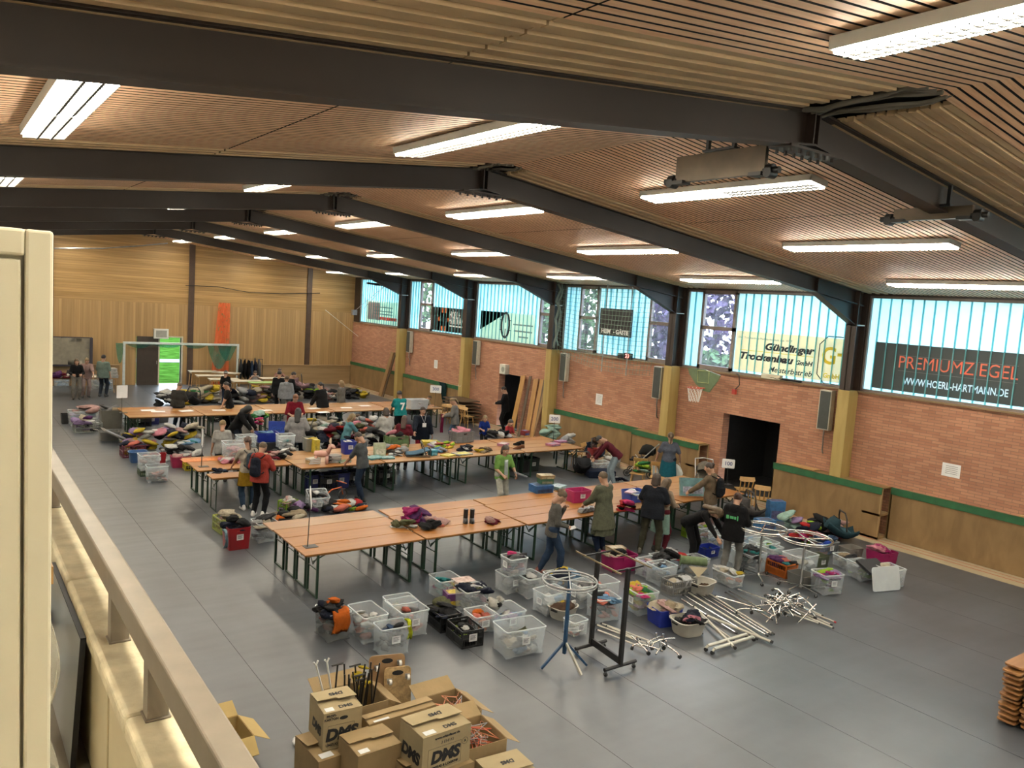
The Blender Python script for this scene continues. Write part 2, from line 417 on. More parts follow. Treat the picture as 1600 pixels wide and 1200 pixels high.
M_endlo = boards('end_wall_lower', (.43, .265, .11), (.52, .335, .15), 'X', .12, .05, .5, ('Z', .5, 14), .72)
M_endhi = boards('end_wall_upper', (.42, .25, .09), (.58, .365, .15), 'Z', .10, .07, .5, ('X', .5, 16), .62)
M_post = mat('brown_post', (.075, .042, .026), .5)
DX = (8.62, 9.62, 2.28)   # open door in the end wall
b = MB(); ZS = 3.88
b.box((XL, YE, 0), (7.62, YE+.25, ZS), 0); b.box((DX[1], YE, 0), (XW+.3, YE+.25, ZS), 0); b.box((7.62, YE, DX[2]), (DX[1], YE+.25, ZS), 0)
b.box((XL, YE, ZS), (XW+.3, YE+.25, 7.4), 1)
b.box((7.6, YE+.25, 0), (7.64, YE+.9, 2.3), 0)
struct(b.build('wall_end', [M_endlo, M_endhi]))
for i, xx in enumerate((4.1, 10.02, 15.95)):
    b = MB(); b.box((xx-.13, YE-.06, 0), (xx+.13, YE+.02, zc(xx))); struct(b.build('trim_%d' % (3+i), [M_post]))
b = MB(); b.box((7.64, YE-.02, 0), (8.62, YE+.06, DX[2]+.02)); b.box((8.5, YE-.06, 1.0), (8.53, YE-.02, 1.15), 1); struct(b.build('door_3', [mat('brown_door', (.045, .030, .022), .45), M_steel]))
b = MB(); b.box((8.58, YE-.03, 0), (8.64, YE+.28, DX[2]+.05)); b.box((DX[1], YE-.03, 0), (DX[1]+.07, YE+.28, DX[2]+.05)); b.box((8.58, YE-.03, DX[2]), (DX[1]+.07, YE+.28, DX[2]+.06))
struct(b.build('trim_6', [mat('door_frame_paint', (.62, .58, .45), .5)]))
b = MB(); b.box((XL, YE-.10, .0), (6.9, YE, .92)); b.box((XL, YE-.13, .92), (6.9, YE, .96)); b.box((12.5, YE-.10, 0), (XW, YE, .97)); b.box((12.5, YE-.14, .97), (XW, YE, 1.02))
struct(b.build('baseboard_end', [woodm('kick_board', (.34, .215, .10), (.44, .29, .145), 'X', .5, .4, 10)]))
b = MB(); b.box((XL-.3, YB, 0), (XL, YE, 6.2)); struct(b.build('wall_left', [M_cream]))
b = MB(); b.box((XL-.3, YB-.3, 0), (XW+.3, YB, 7.4)); struct(b.build('wall_back', [M_cream]))
b = MB(); b.box((XW-.03, YE-1.0, 0), (XW, YE, 1.0)); 
# lawn outside the open door and the strip beyond the windows
M_lawn = mat('lawn', (.045, .115, .016), 1.0, .45, 1.6, bump=.4, spec=0.0)
b = MB(); b.box((-30, YE+.95, -.25), (60, YE+60, -.12)); b.box((XW+.4, YB-20, -.3), (60, YE+.9, -.12)); struct(b.build('ground_outside', [M_lawn]))
b = MB(); b.box((-10, YE+12, -.12), (40, YE+14, -.09)); struct(b.build('path', [mat('light_gravel', (.26, .26, .24), 1.0, spec=0.0)]))

# windows: channel glass with teal webs, casements, timber frames
def glassm(name, tint, a, milk, rough=.2):
    m = clearplast(name, milk, a, rough)
    for x in m.node_tree.nodes:
        if x.type == 'BSDF_TRANSPARENT': x.inputs[0].default_value = tint+(1,)
    return m
M_uglass = glassm('channel_glass', (.60, .88, .93), .74, (.72, .93, .97))
M_web = glassm('glass_web', (.45, .80, .82), .6, (.26, .62, .66))
M_pane = glassm('window_glass', (.92, .95, 1.0), .05, (.8, .85, .9), .05)
M_frame = mat('grey_brown_frame', (.22, .18, .16), .5)
CASE = {2: [(1093, 1147)], 3: [(903, 932), (1012, 1047)], 4: [(841, 862)], 5: [(654, 673)], 6: []}
BAY = [(FR[i]+.16, FR[i+1]-.16) for i in range(6)]+[(FR[6]+.16, 39.3)]
for i, (ya, yb) in enumerate(BAY):
    nb = i-0
    w = struct(thing('window_%d' % (i+1), None, None, (XW+.08, 0, 0)))
    cuts = []
    for (pa, pb) in CASE.get(i, []):
        y1 = atx(pa, 540, XW+.08).y; y0 = atx(pb, 540, XW+.08).y; cuts.append((max(y0, ya), min(y1, yb)))
    cuts.sort(); segs = []; cur = ya
    for c in cuts:
        if c[0]-cur > .05: segs.append((cur, c[0]))
        cur = c[1]
    if yb-cur > .05: segs.append((cur, yb))
    g = MB()
    for (s0, s1) in segs:
        g.box((.03, s0, SILL), (.042, s1, WTOP), 0)
        n = max(1, round((s1-s0)/.262))
        for k in range(1, n):
            yy = s0+(s1-s0)*k/n; g.box((-.03, yy-.010, SILL), (-.004, yy+.010, WTOP), 1); g.box((.018, yy-.010, SILL), (.03, yy+.010, WTOP), 1)
    g.build('channel_glass', [M_uglass, M_web], w)
    f = MB(); f.box((-.04, ya, SILL-.01), (.05, yb, SILL+.05)); f.box((-.04, ya, WTOP-.06), (.05, yb, WTOP)); f.box((-.04, ya, SILL), (.05, ya+.05, WTOP)); f.box((-.04, yb-.05, SILL), (.05, yb, WTOP))
    f.build('window_frame', [M_frame], w)
    for (c0, c1) in cuts:
        f = MB()
        for yy in (c0, c1-.09): f.box((-.05, yy, SILL), (.06, yy+.09, WTOP))
        for zz in (SILL+.02, 4.62, WTOP-.11): f.box((-.05, c0, zz), (.06, c1, zz+.11))
        cf = f.build('casement', [M_frame], w)
        p = MB(); p.box((.0, c0+.08, SILL+.1), (.008, c1-.08, 4.63)); p.box((.0, c0+.08, 4.72), (.008, c1-.08, WTOP-.1)); p.build('pane', [M_pane], cf)
    la = bpy.data.lights.new('daylight_portal', 'AREA'); la.shape = 'RECTANGLE'; la.size = WTOP-SILL; la.size_y = yb-ya; la.cycles.is_portal = True
    lo = bpy.data.objects.new('daylight_portal', la); COL.objects.link(lo); lo.location = (XW+.25, (ya+yb)/2, (SILL+WTOP)/2); lo.rotation_euler = (0, math.pi/2, 0)

# gallery the photograph is taken from
M_conc = mat('worn_concrete', (.66, .58, .39), .8, .22, 9, bump=.3)
M_panel = mat('gallery_panel', (.55, .47, .29), .6, .1, 2)
ZP, XP0, XP1 = 3.74, .44, .62
b = MB(); b.box((XL, YB, 3.1), (XP1, 14, 3.2)); struct(b.build('floor_gallery', [mat('gallery_floor', (.25, .22, .17), .7)]))
b = MB(); b.box((XP0+.03, YB, 3.2), (XP1-.02, 14, ZP-.07)); 
for k in range(16): b.box((XP0+.018, YB+1.25*k+.02, 3.2), (XP0+.03, YB+1.25*k+1.24, ZP-.09), 0)
struct(b.build('wall_parapet', [M_panel], bevel=.004))
b = MB()
for k in range(16): b.box((XP0, YB+1.25*k-.35, ZP-.07), (XP1, YB+1.25*k+.895, ZP))
struct(b.build('trim_7', [M_conc], bevel=.018, seg=3))
M_rail = mat('grey_brown_rail', (.235, .195, .145), .45, .12, 9, metal=.15)
rl = thing('railing', 'grey brown steel handrail on short square posts along the gallery parapet', 'railing', (.52, 0, ZP))
b = MB(); b.box((-.035, YB, .17), (.035, 13.5, .262)); b.build('handrail', [M_rail], rl, bevel=.006)
for yy in (2.36, 2.95, 4.86, 7.2, 9.5, 11.8, 1.2, -.2):
    p = MB(); p.box((-.03, yy-.03, .0), (.03, yy+.03, .172)); p.box((-.036, yy-.036, 0), (.036, yy+.036, .008)); p.build('post', [M_rail], rl, bevel=.003)
M_lock = mat('locker_paint', (.78, .73, .54), .45, .04, 3)
lk = thing('locker', 'tall cream metal locker standing on the gallery behind the parapet', 'locker', (-.11, 1.2, 3.2))
LH = 1.875
b = MB(); b.box((-.35, .02, 0), (.237, .5, LH)); b.box((-.315, 0, LH-.035), (.205, .0199, LH)); b.box((.205, 0, 0), (.237, .0199, LH)); b.box((-.35, 0, 0), (-.315, .0199, LH)); b.box((-.315, 0, 0), (.205, .0199, .06))
b.build('carcass', [M_lock], lk, bevel=.004)
b = MB(); b.box((-.311, .003, .064), (.201, .018, LH-.039)); dr = b.build('door', [M_lock], lk, bevel=.003)
b = MB(); b.cyl((-.28, -.012, .9), (-.28, .004, .9), .012, 12); b.build('lock', [M_steel], dr, smooth=40)
# ---------------------------------------------------------------- ceiling lights
M_lamp = emit('lit_diffuser', (1.0, .92, .75), LAMP)
M_dim = emit('dim_diffuser', (1.0, .92, .75), LAMP*.18)
M_louv = mat('louvre_aluminium', (.045, .043, .038), .5, .04, 5)
def make_light():
    r = thing('ceiling_light', 'x', 'ceiling light')
    w, L, h = .38, 3.0, .08
    b = MB()
    b.box((-w/2, -L/2, -.03), (w/2, L/2, 0)); b.box((-w/2, -L/2, -h), (-w/2+.02, L/2, -.03)); b.box((w/2-.02, -L/2, -h), (w/2, L/2, -.03))
    b.box((-w/2, -L/2, -h), (w/2, -L/2+.02, -.03)); b.box((-w/2, L/2-.02, -h), (w/2, L/2, -.03)); b.box((-w/2, -.012, -h), (w/2, .012, -.03))
    b.build('housing', [M_white], r)
    for s in (-1, 1):
        b = MB(); y0 = min(s*.014, s*(L/2-.021)); y1 = max(s*.014, s*(L/2-.021))
        b.box((-w/2+.021, y0, -.105), (w/2-.021, y1, -.05)); p = b.build('diffuser', [M_lamp], r)  # lit sides dropped below the housing, a shape added to brighten the ceiling
        g = MB()
        for k in range(1, 20):
            yy = y0+(y1-y0)*k/20; g.box((-w/2+.021, yy-.004, -.116), (w/2-.021, yy+.004, -.1055))
        for xx in (-.058, .058): g.box((xx-.009, y0, -.118), (xx+.009, y1, -.1055))
        g.build('louvre', [M_louv], p)
    return r
L0 = make_light(); first = True
ORD = ['first', 'second', 'third', 'fourth', 'fifth', 'sixth', 'seventh', 'eighth']
cols = [(-2.9, 'row by the gallery side wall'), (.85, 'row over the gallery railing'), (4.7, 'row left of the ridge'), (9.08, 'row right of the ridge'), (12.85, 'row over mid right slope'), (16.6, 'row beside the windows')]
for ci, (cx, cn) in enumerate(cols):
    for bi in range(-1, 7):
        yc = 1.72+5.829*bi-.05
        if ci == 2: yc -= .15
        if bi == 6: yc = 37.5
        lab = '%s louvred ceiling light from the near end, %s' % (ORD[bi+1], cn)
        o = L0 if first else dup(L0); first = False
        o['label'] = lab; o['group'] = 'louvred ceiling lights'
        s = 1 if cx > XR else -1
        o.location = (cx, yc, zc(cx)-.015); o.rotation_euler = (0, s*math.atan(SL), 0)
        if (ci, bi) == (3, 1):      # one tube half is dim in this lamp
            ch = [c for c in o.children if c.name.startswith('diffuser')][0]
            ch.material_slots[0].link = 'OBJECT'; ch.material_slots[0].material = M_dim; ch['label'] = 'dim half of the light'

# ---------------------------------------------------------------- banners behind the glass
def bannerm(name, col, tl=.55):
    m = bpy.data.materials.new(name); m.use_nodes = True
    n = m.node_tree.nodes; l = m.node_tree.links; b = n['Principled BSDF']; b.inputs['Roughness'].default_value = .6
    tc = n.new('ShaderNodeTexCoord'); tx = n.new('ShaderNodeTexNoise'); tx.inputs['Scale'].default_value = 1.5; l.new(tc.outputs['Object'], tx.inputs['Vector'])
    r = n.new('ShaderNodeValToRGB'); l.new(tx.outputs['Fac'], r.inputs[0])
    r.color_ramp.elements[0].color = tuple(c*.93 for c in col)+(1,); r.color_ramp.elements[1].color = tuple(min(1, c*1.05) for c in col)+(1,)
    t = n.new('ShaderNodeBsdfTranslucent'); l.new(r.outputs[0], t.inputs[0]); l.new(r.outputs[0], b.inputs['Base Color'])
    mx = n.new('ShaderNodeMixShader'); mx.inputs[0].default_value = tl; l.new(b.outputs[0], mx.inputs[1]); l.new(t.outputs[0], mx.inputs[2])
    l.new(mx.outputs[0], n['Material Output'].inputs[0]); return m
B_cream = bannerm('banner_cream', (1.0, .79, .60), .8); B_grey = bannerm('banner_slate', (.11, .125, .125)); B_dark = bannerm('banner_dark', (.035, .033, .033)); B_pale = bannerm('banner_pale', (.84, .86, .74), .75)
B_coral = bannerm('print_coral', (.95, .30, .20), .75); B_white = bannerm('print_white', (.95, .95, .95), .75); B_yel = bannerm('print_yellow', (.80, .62, .06), .5); B_ink = bannerm('print_ink', (.012, .012, .02), .2); B_or = bannerm('print_orange', (.95, .25, .08), .6); B_gr = bannerm('print_grey', (.22, .23, .22), .4)
XB = XW+.09
def banner(y0, y1, z0, z1, m, label):
    r = thing('banner', label, 'banner', (XB, (y0+y1)/2, (z0+z1)/2), 0, 'advertising banners behind the window glass')
    b = MB(); b.box((-.003, y0-(y0+y1)/2, z0-(z0+z1)/2), (.003, y1-(y0+y1)/2, z1-(z0+z1)/2)); b.build('cloth', [m], r); return r
def btext(r, body, pl, pr, h, m, bold=0.0, shear=0.0, size_k=1.0):
    """line of lettering on banner r running from photo point pl to pr, cap height h"""
    a = atx(pl[0], pl[1], XB); c = atx(pr[0], pr[1], XB)
    mid = (a+c)/2-r.location
    return text(body, h/.73*size_k, m, r, (-.006, mid.y, mid.z), WALLROT, bold, shear, fit=abs(a.y-c.y))
def bline(r, pl, pr, th, m):
    a = atx(pl[0], pl[1], XB)-r.location; c = atx(pr[0], pr[1], XB)-r.location
    z = (a.z+c.z)/2; b = MB(); b.box((-.006, min(a.y, c.y), z-th/2), (-.004, max(a.y, c.y), z+th/2)); return b.build('printed_line', [m], r)
def ext(p, q): return atx(p[0], p[1], XB), atx(q[0], q[1], XB)
tl, bl = ext((1369, 534), (1360, 605))
bn = banner(5.1, tl.y, bl.z, tl.z-.0, B_grey, 'slate grey brick maker banner with coral headline in the nearest window')
btext(bn, 'PREMIUMZIEGEL', (1404, 567), (1591, 584), .30, B_coral)
btext(bn, 'WWW.HOERL-HARTMANN.DE', (1411, 597), (1576, 614), .17, B_white, .004)
bline(bn, (1405, 555), (1592, 572), .012, B_gr); bline(bn, (1403, 579), (1590, 599), .012, B_gr)
def cutletters(r):
    """print that lets daylight through: the cloth is open where its letters are"""
    import bmesh
    cl = r.children[0]
    for k in list(r.children[1:]):
        if not k.name.startswith('lettering'): continue
        bm = bmesh.new(); bm.from_mesh(k.data); bmesh.ops.remove_doubles(bm, verts=bm.verts, dist=1e-4); bm.to_mesh(k.data); bm.free()
        k.scale.z = 9; k.location.x = 0
        md = cl.modifiers.new('cut', 'BOOLEAN'); md.operation = 'DIFFERENCE'; md.object = k; md.solver = 'EXACT'; md.use_self = True
    bpy.context.view_layer.update()
    me = bpy.data.meshes.new_from_object(cl.evaluated_get(bpy.context.evaluated_depsgraph_get())); cl.modifiers.clear(); cl.data = me
    for k in r.children[1:]:
        if k.name.startswith('lettering'): k.scale.z = 1.5
cutletters(bn)
tl, bl = ext((1152, 516), (1148, 577))
bn = banner(10.9, tl.y, bl.z, tl.z, B_cream, 'cream drywall company banner with bold black lettering and yellow monogram')
btext(bn, 'Der Trockenbau-Meisterbetrieb seit 1977', (1154, 530), (1238, 530), .055, B_gr)
btext(bn, 'Gündinger', (1194, 542), (1272, 549), .19, B_ink, .012, .25)
bline(bn, (1156, 547), (1271, 557), .016, B_yel)
btext(bn, 'Trockenbau', (1155, 555), (1238, 564), .19, B_ink, .012, .25)
btext(bn, 'GmbH', (1242, 567), (1269, 569), .12, B_ink, .006, .25)
btext(bn, 'Meisterbetrieb', (1201, 577), (1268, 585), .15, B_ink, .003, .25)
c0 = atx(1279, 560, XB); c1 = atx(1336, 570, XB); o_ = bn.location
yA, yB_, zA, zB_ = c1.y-o_.y, c0.y-o_.y, -.62, .60
k = .22; oc = [(yA+k, zA), (yB_-k, zA), (yB_, zA+k), (yB_, zB_-k), (yB_-k, zB_), (yA+k, zB_), (yA, zB_-k), (yA, zA+k)]
b = MB(); b.tube([(-.006, y, z) for y, z in oc], .014, 4, closed=True); b.build('printed_octagon', [B_ink], bn)
text('G', .62, B_yel, bn, (-.006, (yA+yB_)/2+.22, .08), WALLROT, .012, sx=.95); text('T', .62, B_yel, bn, (-.006, (yA+yB_)/2-.20, -.06), WALLROT, .012)
text('GmbH', .17, B_yel, bn, (-.006, (yA+yB_)/2+.1, -.42), WALLROT, .006)
tl, br = ext((752, 485), (834, 540)); bl = atx(746, 528, XB)
bn = banner(br.y, tl.y, bl.z, tl.z, B_pale, 'pale banner with black oval loop logo and dark corner flag')
cy, cz = atx(790, 508, XB).y-bn.location.y, atx(790, 508, XB).z-bn.location.z
b = MB(); b.tube([(-.006, cy+.27*math.cos(t*math.pi/10), cz+.5*math.sin(t*math.pi/10)) for t in range(20)], .045, 6, closed=True); b.bar((-.008, cy, cz+.5), (-.008, cy, cz+.1), .05, .006, up=(1, 0, 0)); b.bar((-.008, cy, cz-.5), (-.008, cy, cz-.15), .05, .006, up=(1, 0, 0))
for zz in (.2, -.2):
    for s in (-1, 1): b.bar((-.006, cy+s*.25, cz+zz), (-.006, cy+s*.42, cz+zz), .03, .006, up=(1, 0, 0))
b.build('printed_loop', [B_ink], bn)
hy = (tl.y-br.y)/2; hz = (tl.z-bl.z)/2
b = MB(); b.add([(-.006, hy, hz), (-.006, hy-1.9, hz), (-.006, hy, hz-.8)], [(0, 1, 2), (2, 1, 0)]); b.build('printed_flag', [B_dark], bn)
b = MB(); 
for zz, y0, y1 in ((.25, .10, .95), (.0, .12, .9), (-.22, .3, .7)): b.box((-.006, -hy+y0*1.3, zz-.035-.1), (-.004, -hy+y1*1.5, zz+.02-.1))
b.build('printed_text_lines', [B_gr], bn)
tl, br = ext((676, 479), (723, 522)); bl = atx(674, 515, XB)
bn = banner(br.y-.5, tl.y, bl.z, tl.z, B_dark, 'black banner with orange cross block logo and white lettering')
a = atx(693.5, 500, XB)-bn.location
b = MB()
for sy in (-1, 1):
    for (z0, z1) in ((.08, .52), (-.52, -.08)): b.box((-.006, a.y+min(sy*.08, sy*.5), z0), (-.004, a.y+max(sy*.08, sy*.5), z1))
b.box((-.006, a.y-.3, -.3), (-.0045, a.y+.3, .3), 1); b.box((-.007, a.y-.08, -.16), (-.005, a.y+.08, .16), 1)
for sy in (-1, 1): b.box((-.006, a.y+min(sy*.2, sy*.5), -.52), (-.004, a.y+max(sy*.2, sy*.5), .52))
b.build('printed_logo', [mat('film_orange', (.75, .13, .02), .5), B_dark], bn); B_white = mat('film_white', (.85, .85, .84), .5)
btext(bn, 'HÖRL+', (702, 492), (719, 494), .3, B_white, .012); btext(bn, 'HARTMANN', (702, 501), (728, 504), .3, B_white, .012)
bline(bn, (702, 509), (726, 512), .06, B_white)
tl, br = ext((573, 469), (624, 511)); bl = atx(572, 506, XB)
bn = banner(br.y, tl.y, bl.z, tl.z, B_pale, 'pale banner with a family picture and red bar in the farthest window')
hy = (tl.y-br.y)/2
b = MB(); b.box((-.006, hy-1.6, -.35), (-.004, hy-.2, .55)); b.build('printed_picture', [bannerm('print_photo', (.38, .28, .28), .4)], bn)
b = MB(); b.box((-.006, -hy+.3, -.32), (-.004, -hy+2.2, -.16)); b.build('printed_red_bar', [bannerm('print_red', (.75, .10, .07), .6)], bn)
b = MB(); 
for zz in (.1, .3, -.05): b.box((-.006, -hy+.8, zz), (-.004, -hy+2.9, zz+.05))
b.build('printed_text_lines', [B_gr], bn)

# ---------------------------------------------------------------- things on the window wall
ORDW = ['nearest', 'second nearest', 'third nearest', 'fourth nearest', 'farthest']
for i, (y, nm) in enumerate(((11.28, 0), (17.1, 1), (21.72, 2), (27.5, 3), (33.3, 4))):
    r = thing('wall_heater', '%s slim cream wall heater with dark grille beside its ochre pillar' % ORDW[i].capitalize(), 'heater', (XW-.13, y, 2.32), 0, 'slim wall heaters')
    b = MB(); b.box((-.09, -.17, 0), (.09, .17, 1.02)); b.build('casing', [mat('heater_cream', (.55, .53, .44), .4)], r, bevel=.01)
    b = MB(); b.box((-.10, -.14, .03), (-.088, .14, .99)); 
    b.build('grille', [mat('heater_grille', (.05, .06, .055), .5)], r)
    b = MB(); b.tube([(0, 0, .01), (0, 0, -.25), (.05, .02, -.3), (.05, .02, -.55), (.1, .02, -.62)], .018, 6); b.box((.09, -.1, .2), (.13, .1, .8)); b.build('gas_pipe', [M_steel], r, smooth=60)
# basketball board with hoop
p = [atx(x, y, 17.86) for x, y in ((1075, 575), (1100, 577), (1125.5, 586.5), (1123, 593), (1108, 613), (1099, 611), (1087, 600), (1077, 584))]
r = thing('basketball_hoop', 'small green fan shaped basketball board with red hoop over the dark doorway', 'basketball hoop', p[0])
b = MB(); k = len(p); vs = [(0, q.y-p[0].y, q.z-p[0].z) for q in p]+[(.03, q.y-p[0].y, q.z-p[0].z) for q in p]
b.add(vs, [tuple(range(k)), tuple(reversed(range(k, 2*k)))]+[((i+1) % k, i, i+k, (i+1) % k+k) for i in range(k)])
b.build('backboard', [mat('board_green', (.12, .18, .09), .5)], r)
q = [atx(x, y, 17.85)-p[0] for x, y in ((1090, 579), (1108, 580), (1107, 599), (1090, 597))]
b = MB(); b.tube(q, .012, 4, closed=True); b.build('target_square', [mat('board_line', (.55, .58, .25), .6)], r)
hc = atx(1086, 606, 17.55)-p[0]
b = MB(); b.tube([(hc.x+.22*math.cos(t*math.pi/10), hc.y+.22*math.sin(t*math.pi/10), hc.z) for t in range(20)], .012, 6, closed=True); b.bar((hc.x+.2, hc.y, hc.z), (.0, hc.y-.1, hc.z), .06, .02)
b.build('hoop', [mat('hoop_red', (.60, .07, .04), .4)], r, smooth=60)
b = MB()
for j in range(12):
    for s in (-1, 1):
        pts = []
        for t in range(5):
            a = 2*math.pi*(j+s*t*.5)/12; rr = .21-.018*t; pts.append((hc.x+rr*math.cos(a), hc.y+rr*math.sin(a), hc.z-.1*t))
        b.tube(pts, .006, 4)
b.build('net', [M_white], r)
b = MB(); b.bar((.03, -.25, -.05), (XW-17.86, -.25, -.05), .04, .04); b.bar((.03, -.45, -.2), (XW-17.86, -.45, -.2), .04, .04); b.build('bracket', [M_black], r)
# scoreboard hung in front of the glass
q = [atx(x, y, 18.25) for x, y in ((940, 481), (988.5, 484), (984, 528), (938, 523))]
cy = sum(v.y for v in q)/4; cz = sum(v.z for v in q)/4; hy = (q[0].y-q[1].y)/2; hz = (q[0].z-q[3].z)/2
r = thing('scoreboard', 'black scoreboard with white team words hanging before the third window', 'scoreboard', (18.25, cy, cz))
b = MB(); b.box((-.05, -hy, -hz), (.05, hy, hz)); b.build('case', [M_black], r, bevel=.01)
b = MB(); b.box((-.056, -hy+.05, .0), (-.05, hy-.05, .02)); b.build('divider', [M_seam], r)
text('HEIM', .2, M_white, r, (-.056, hy*.52, -hz+.14), WALLROT, .006); text('GÄSTE', .2, M_white, r, (-.056, -hy*.52, -hz+.14), WALLROT, .006)
text('-', .2, M_white, r, (-.056, 0, -hz+.14), WALLROT, .006)
b = MB()
for s in (-1, 1): b.cyl((.07, s*hy*.8, -hz-1.25), (.07, s*hy*.8, hz+.95), .022, 6)
b.build('hanger_pole', [M_steel], r)
v = atx(981, 560, 18.48)
r = thing('timer_display', 'small black timer box with red digits on the window ledge', 'timer', (v.x, v.y, SILL-.01))
b = MB(); b.box((-.04, -.17, 0), (.05, .17, .2)); b.build('case', [M_black], r)
text('20', .17, emit('red_digits', (1, .05, .05), 1.6), r, (-.042, 0, .1), WALLROT, .004)
v = atx(970, 556, 18.48); b = MB(); b.box((-.05, -.1, 0), (.05, .1, .17)); b.cyl((-.05, 0, .1), (-.08, 0, .1), .035, 8)
tag(b.build('ledge_camera', [M_black], loc=(v.x, v.y, SILL-.01)), 'small black control box left of the timer on the ledge', 'control box')
v = atx(1206, 588, 18.47); r = thing('ledge_carton', 'pale carton lying on the window ledge below the cream banner', 'carton', (v.x, v.y, SILL-.01))
b = MB(); b.box((-.06, -.3, 0), (.06, .3, .12)); b.build('body', [mat('pale_card', (.62, .56, .42), .8)], r); b = MB(); b.box((-.062, -.31, .1), (.062, .31, .125)); b.build('lid', [mat('pale_card2', (.68, .62, .48), .8)], r)
v = atx(1228, 592, 18.47); b = MB(); b.sheet([[(-.06+.03*i, -.45+.1*j, .02+.035*abs(math.sin(j*1.3+i))) for j in range(10)] for i in range(5)], 0, .015)
tag(b.build('dark_cloth', [clothm((.03, .04, .05))], smooth=180, loc=(v.x, v.y, SILL-.01)), 'dark cloth on the window ledge beside the pale carton', 'cloth')
v = atx(1150, 586, 18.42); w_ = atx(1148, 612, 18.46)
b = MB(); b.tube([(18.44, v.y, SILL), (18.40, v.y-.12, SILL-.02), (18.42, v.y-.15, SILL-.3), (18.44, w_.y, w_.z+.05)], .014, 6); b.cbox((18.44, w_.y, w_.z), (.07, .12, .14), 1)
tag(b.build('hanging_cable', [M_black, mat('plug_red', (.5, .05, .04), .5)], smooth=60), 'black cable with red plug hanging down the brick right of the hoop', 'cable')
def wallpaper(px, py, w, h, label):
    v = atx(px, py, XW-.006); b = MB(); b.box((-.003, -w/2, -h/2), (.003, w/2, h/2))
    o = b.build('paper_notice', [M_paper], loc=v); tag(o, label, 'notice', 'paper notices on the brick')
    b = MB()
    for k in range(5): b.box((-.0045, -w*.36, h*(.3-.14*k)-.006), (-.003, w*.3, h*(.3-.14*k)+.006))
    b.build('printed_text_lines', [mat('faint_print', (.30, .30, .32), .8)], o)
wallpaper(1486, 735, .40, .30, 'white paper notice on the brick above the nearest green rail')
wallpaper(936, 624, .33, .38, 'pale square notice on the brick below the scoreboard')
wallpaper(681, 569, .30, .38, 'white notice on the brick between the two far heaters')
v = atx(791.5, 577, XW); r = thing('fan_box', 'boxy white fan unit above the far dark doorway', 'fan unit', v)  # white thermo fan box on the brick; it gives no light
b = MB(); b.box((-.22, -.19, -.19), (0, .19, .2)); b.build('housing', [mat('fan_box_white', (.62, .63, .56), .4)], r, bevel=.02)
b = MB(); b.cyl((-.225, -.05, 0), (-.215, -.05, 0), .11, 14); b.build('lens', [mat('fan_face_grey', (.30, .32, .28), .3)], r, smooth=40)
# padded wall boxes with green rail
M_ply = woodm('brown_ply', (.22, .135, .058), (.31, .195, .088), 'Z', .45, 1.2, 3.5)
M_plytop = woodm('ply_top', (.25, .145, .06), (.33, .20, .085), 'Y', .45, .8, 8)
def wallbox(xf, y0, y1, label, opened=False, h=1.24):
    r = thing('wall_bench', label, 'wall bench', (0, 0, 0)); x1 = XW-.01
    b = MB(); b.box((xf, y0+(.03 if opened else 0), 0), (xf+.025, y1, h-.02)); b.box((xf, y1-.03, 0), (x1, y1, h-.02))
    if opened:
        b.box((xf, y0, 0), (xf+.05, y0+.03, h-.02), 1); b.box((x1-.05, y0, 0), (x1, y0+.03, h-.02), 1)
        for zz in (0.0, .56): b.box((xf, y0, zz), (x1, y0+.45, zz+.05), 1)
        b.box((xf+.03, y0+.45, 0), (x1, y0+.47, h-.02)); b.box((xf+.02, y0+.6, 0), (x1, y0+.63, h))
    b.build('front_panel', [M_ply, woodm('raw_batten', (.36, .23, .10), (.44, .29, .14), 'Z')], r)
    b = MB(); b.box((xf, y0, h-.02), (x1, y1, h+.005)); b.build('top_board', [M_plytop], r)
    b = MB(); b.box((xf-.02, y0, h-.15), (xf-.0, y1, h+.012)); b.box((xf-.02, y0, h+.0055), (xf+.03, y1, h+.012)); b.build('green_rail', [M_green], r, bevel=.006)
    return r
wallbox(18.05, 9.4, 12.42, 'brown plywood wall bench with green rail and open shelved end beside the doorway', True)
wallbox(18.38, YB+.1, 9.36, 'recessed plywood wall bench with green rail at the near end of the wall')
wallbox(18.05, 14.98, 17.75, 'plywood wall bench with green rail beyond the large dark doorway', True)
wallbox(18.38, 17.8, 22.1, 'long recessed plywood wall bench with green rail below the scoreboard')
wallbox(18.38, 28.4, 33.75, 'plywood wall bench with green rail between the two far pillars')
wallbox(18.38, 34.25, 39.8, 'plywood wall bench with green rail in the far corner')
M_lightply = woodm('light_ply', (.46, .27, .10), (.58, .36, .155), 'Y', .5, .8, 7)
def slab(name, cx, cy, cz, sx, sy, sz, m, label, cat, rz=0):
    b = MB(); b.box((-sx/2, -sy/2, 0), (sx/2, sy/2, sz)); o = b.build(name, [m], loc=(cx, cy, cz), rz=rz, bevel=.003); return tag(o, label, cat)
slab('loose_board', 18.28, 11.75, 1.257, .32, .95, .02, M_lightply, 'light plywood board lying on the wall bench left of the near pillar', 'board')
slab('loose_board', 18.24, 15.6, 1.257, .38, 1.15, .02, M_lightply, 'light plywood board lying on the bench beyond the doorway', 'board')
slab('loose_board', 18.44, 19.8, 1.257, .10, 2.4, .02, M_lightply, 'long thin light board on the recessed bench below the scoreboard', 'board')
slab('ledge_block', 18.46, 6.55, 1.257, .09, .16, .03, M_lightply, 'small wooden block on the nearest wall bench', 'block')
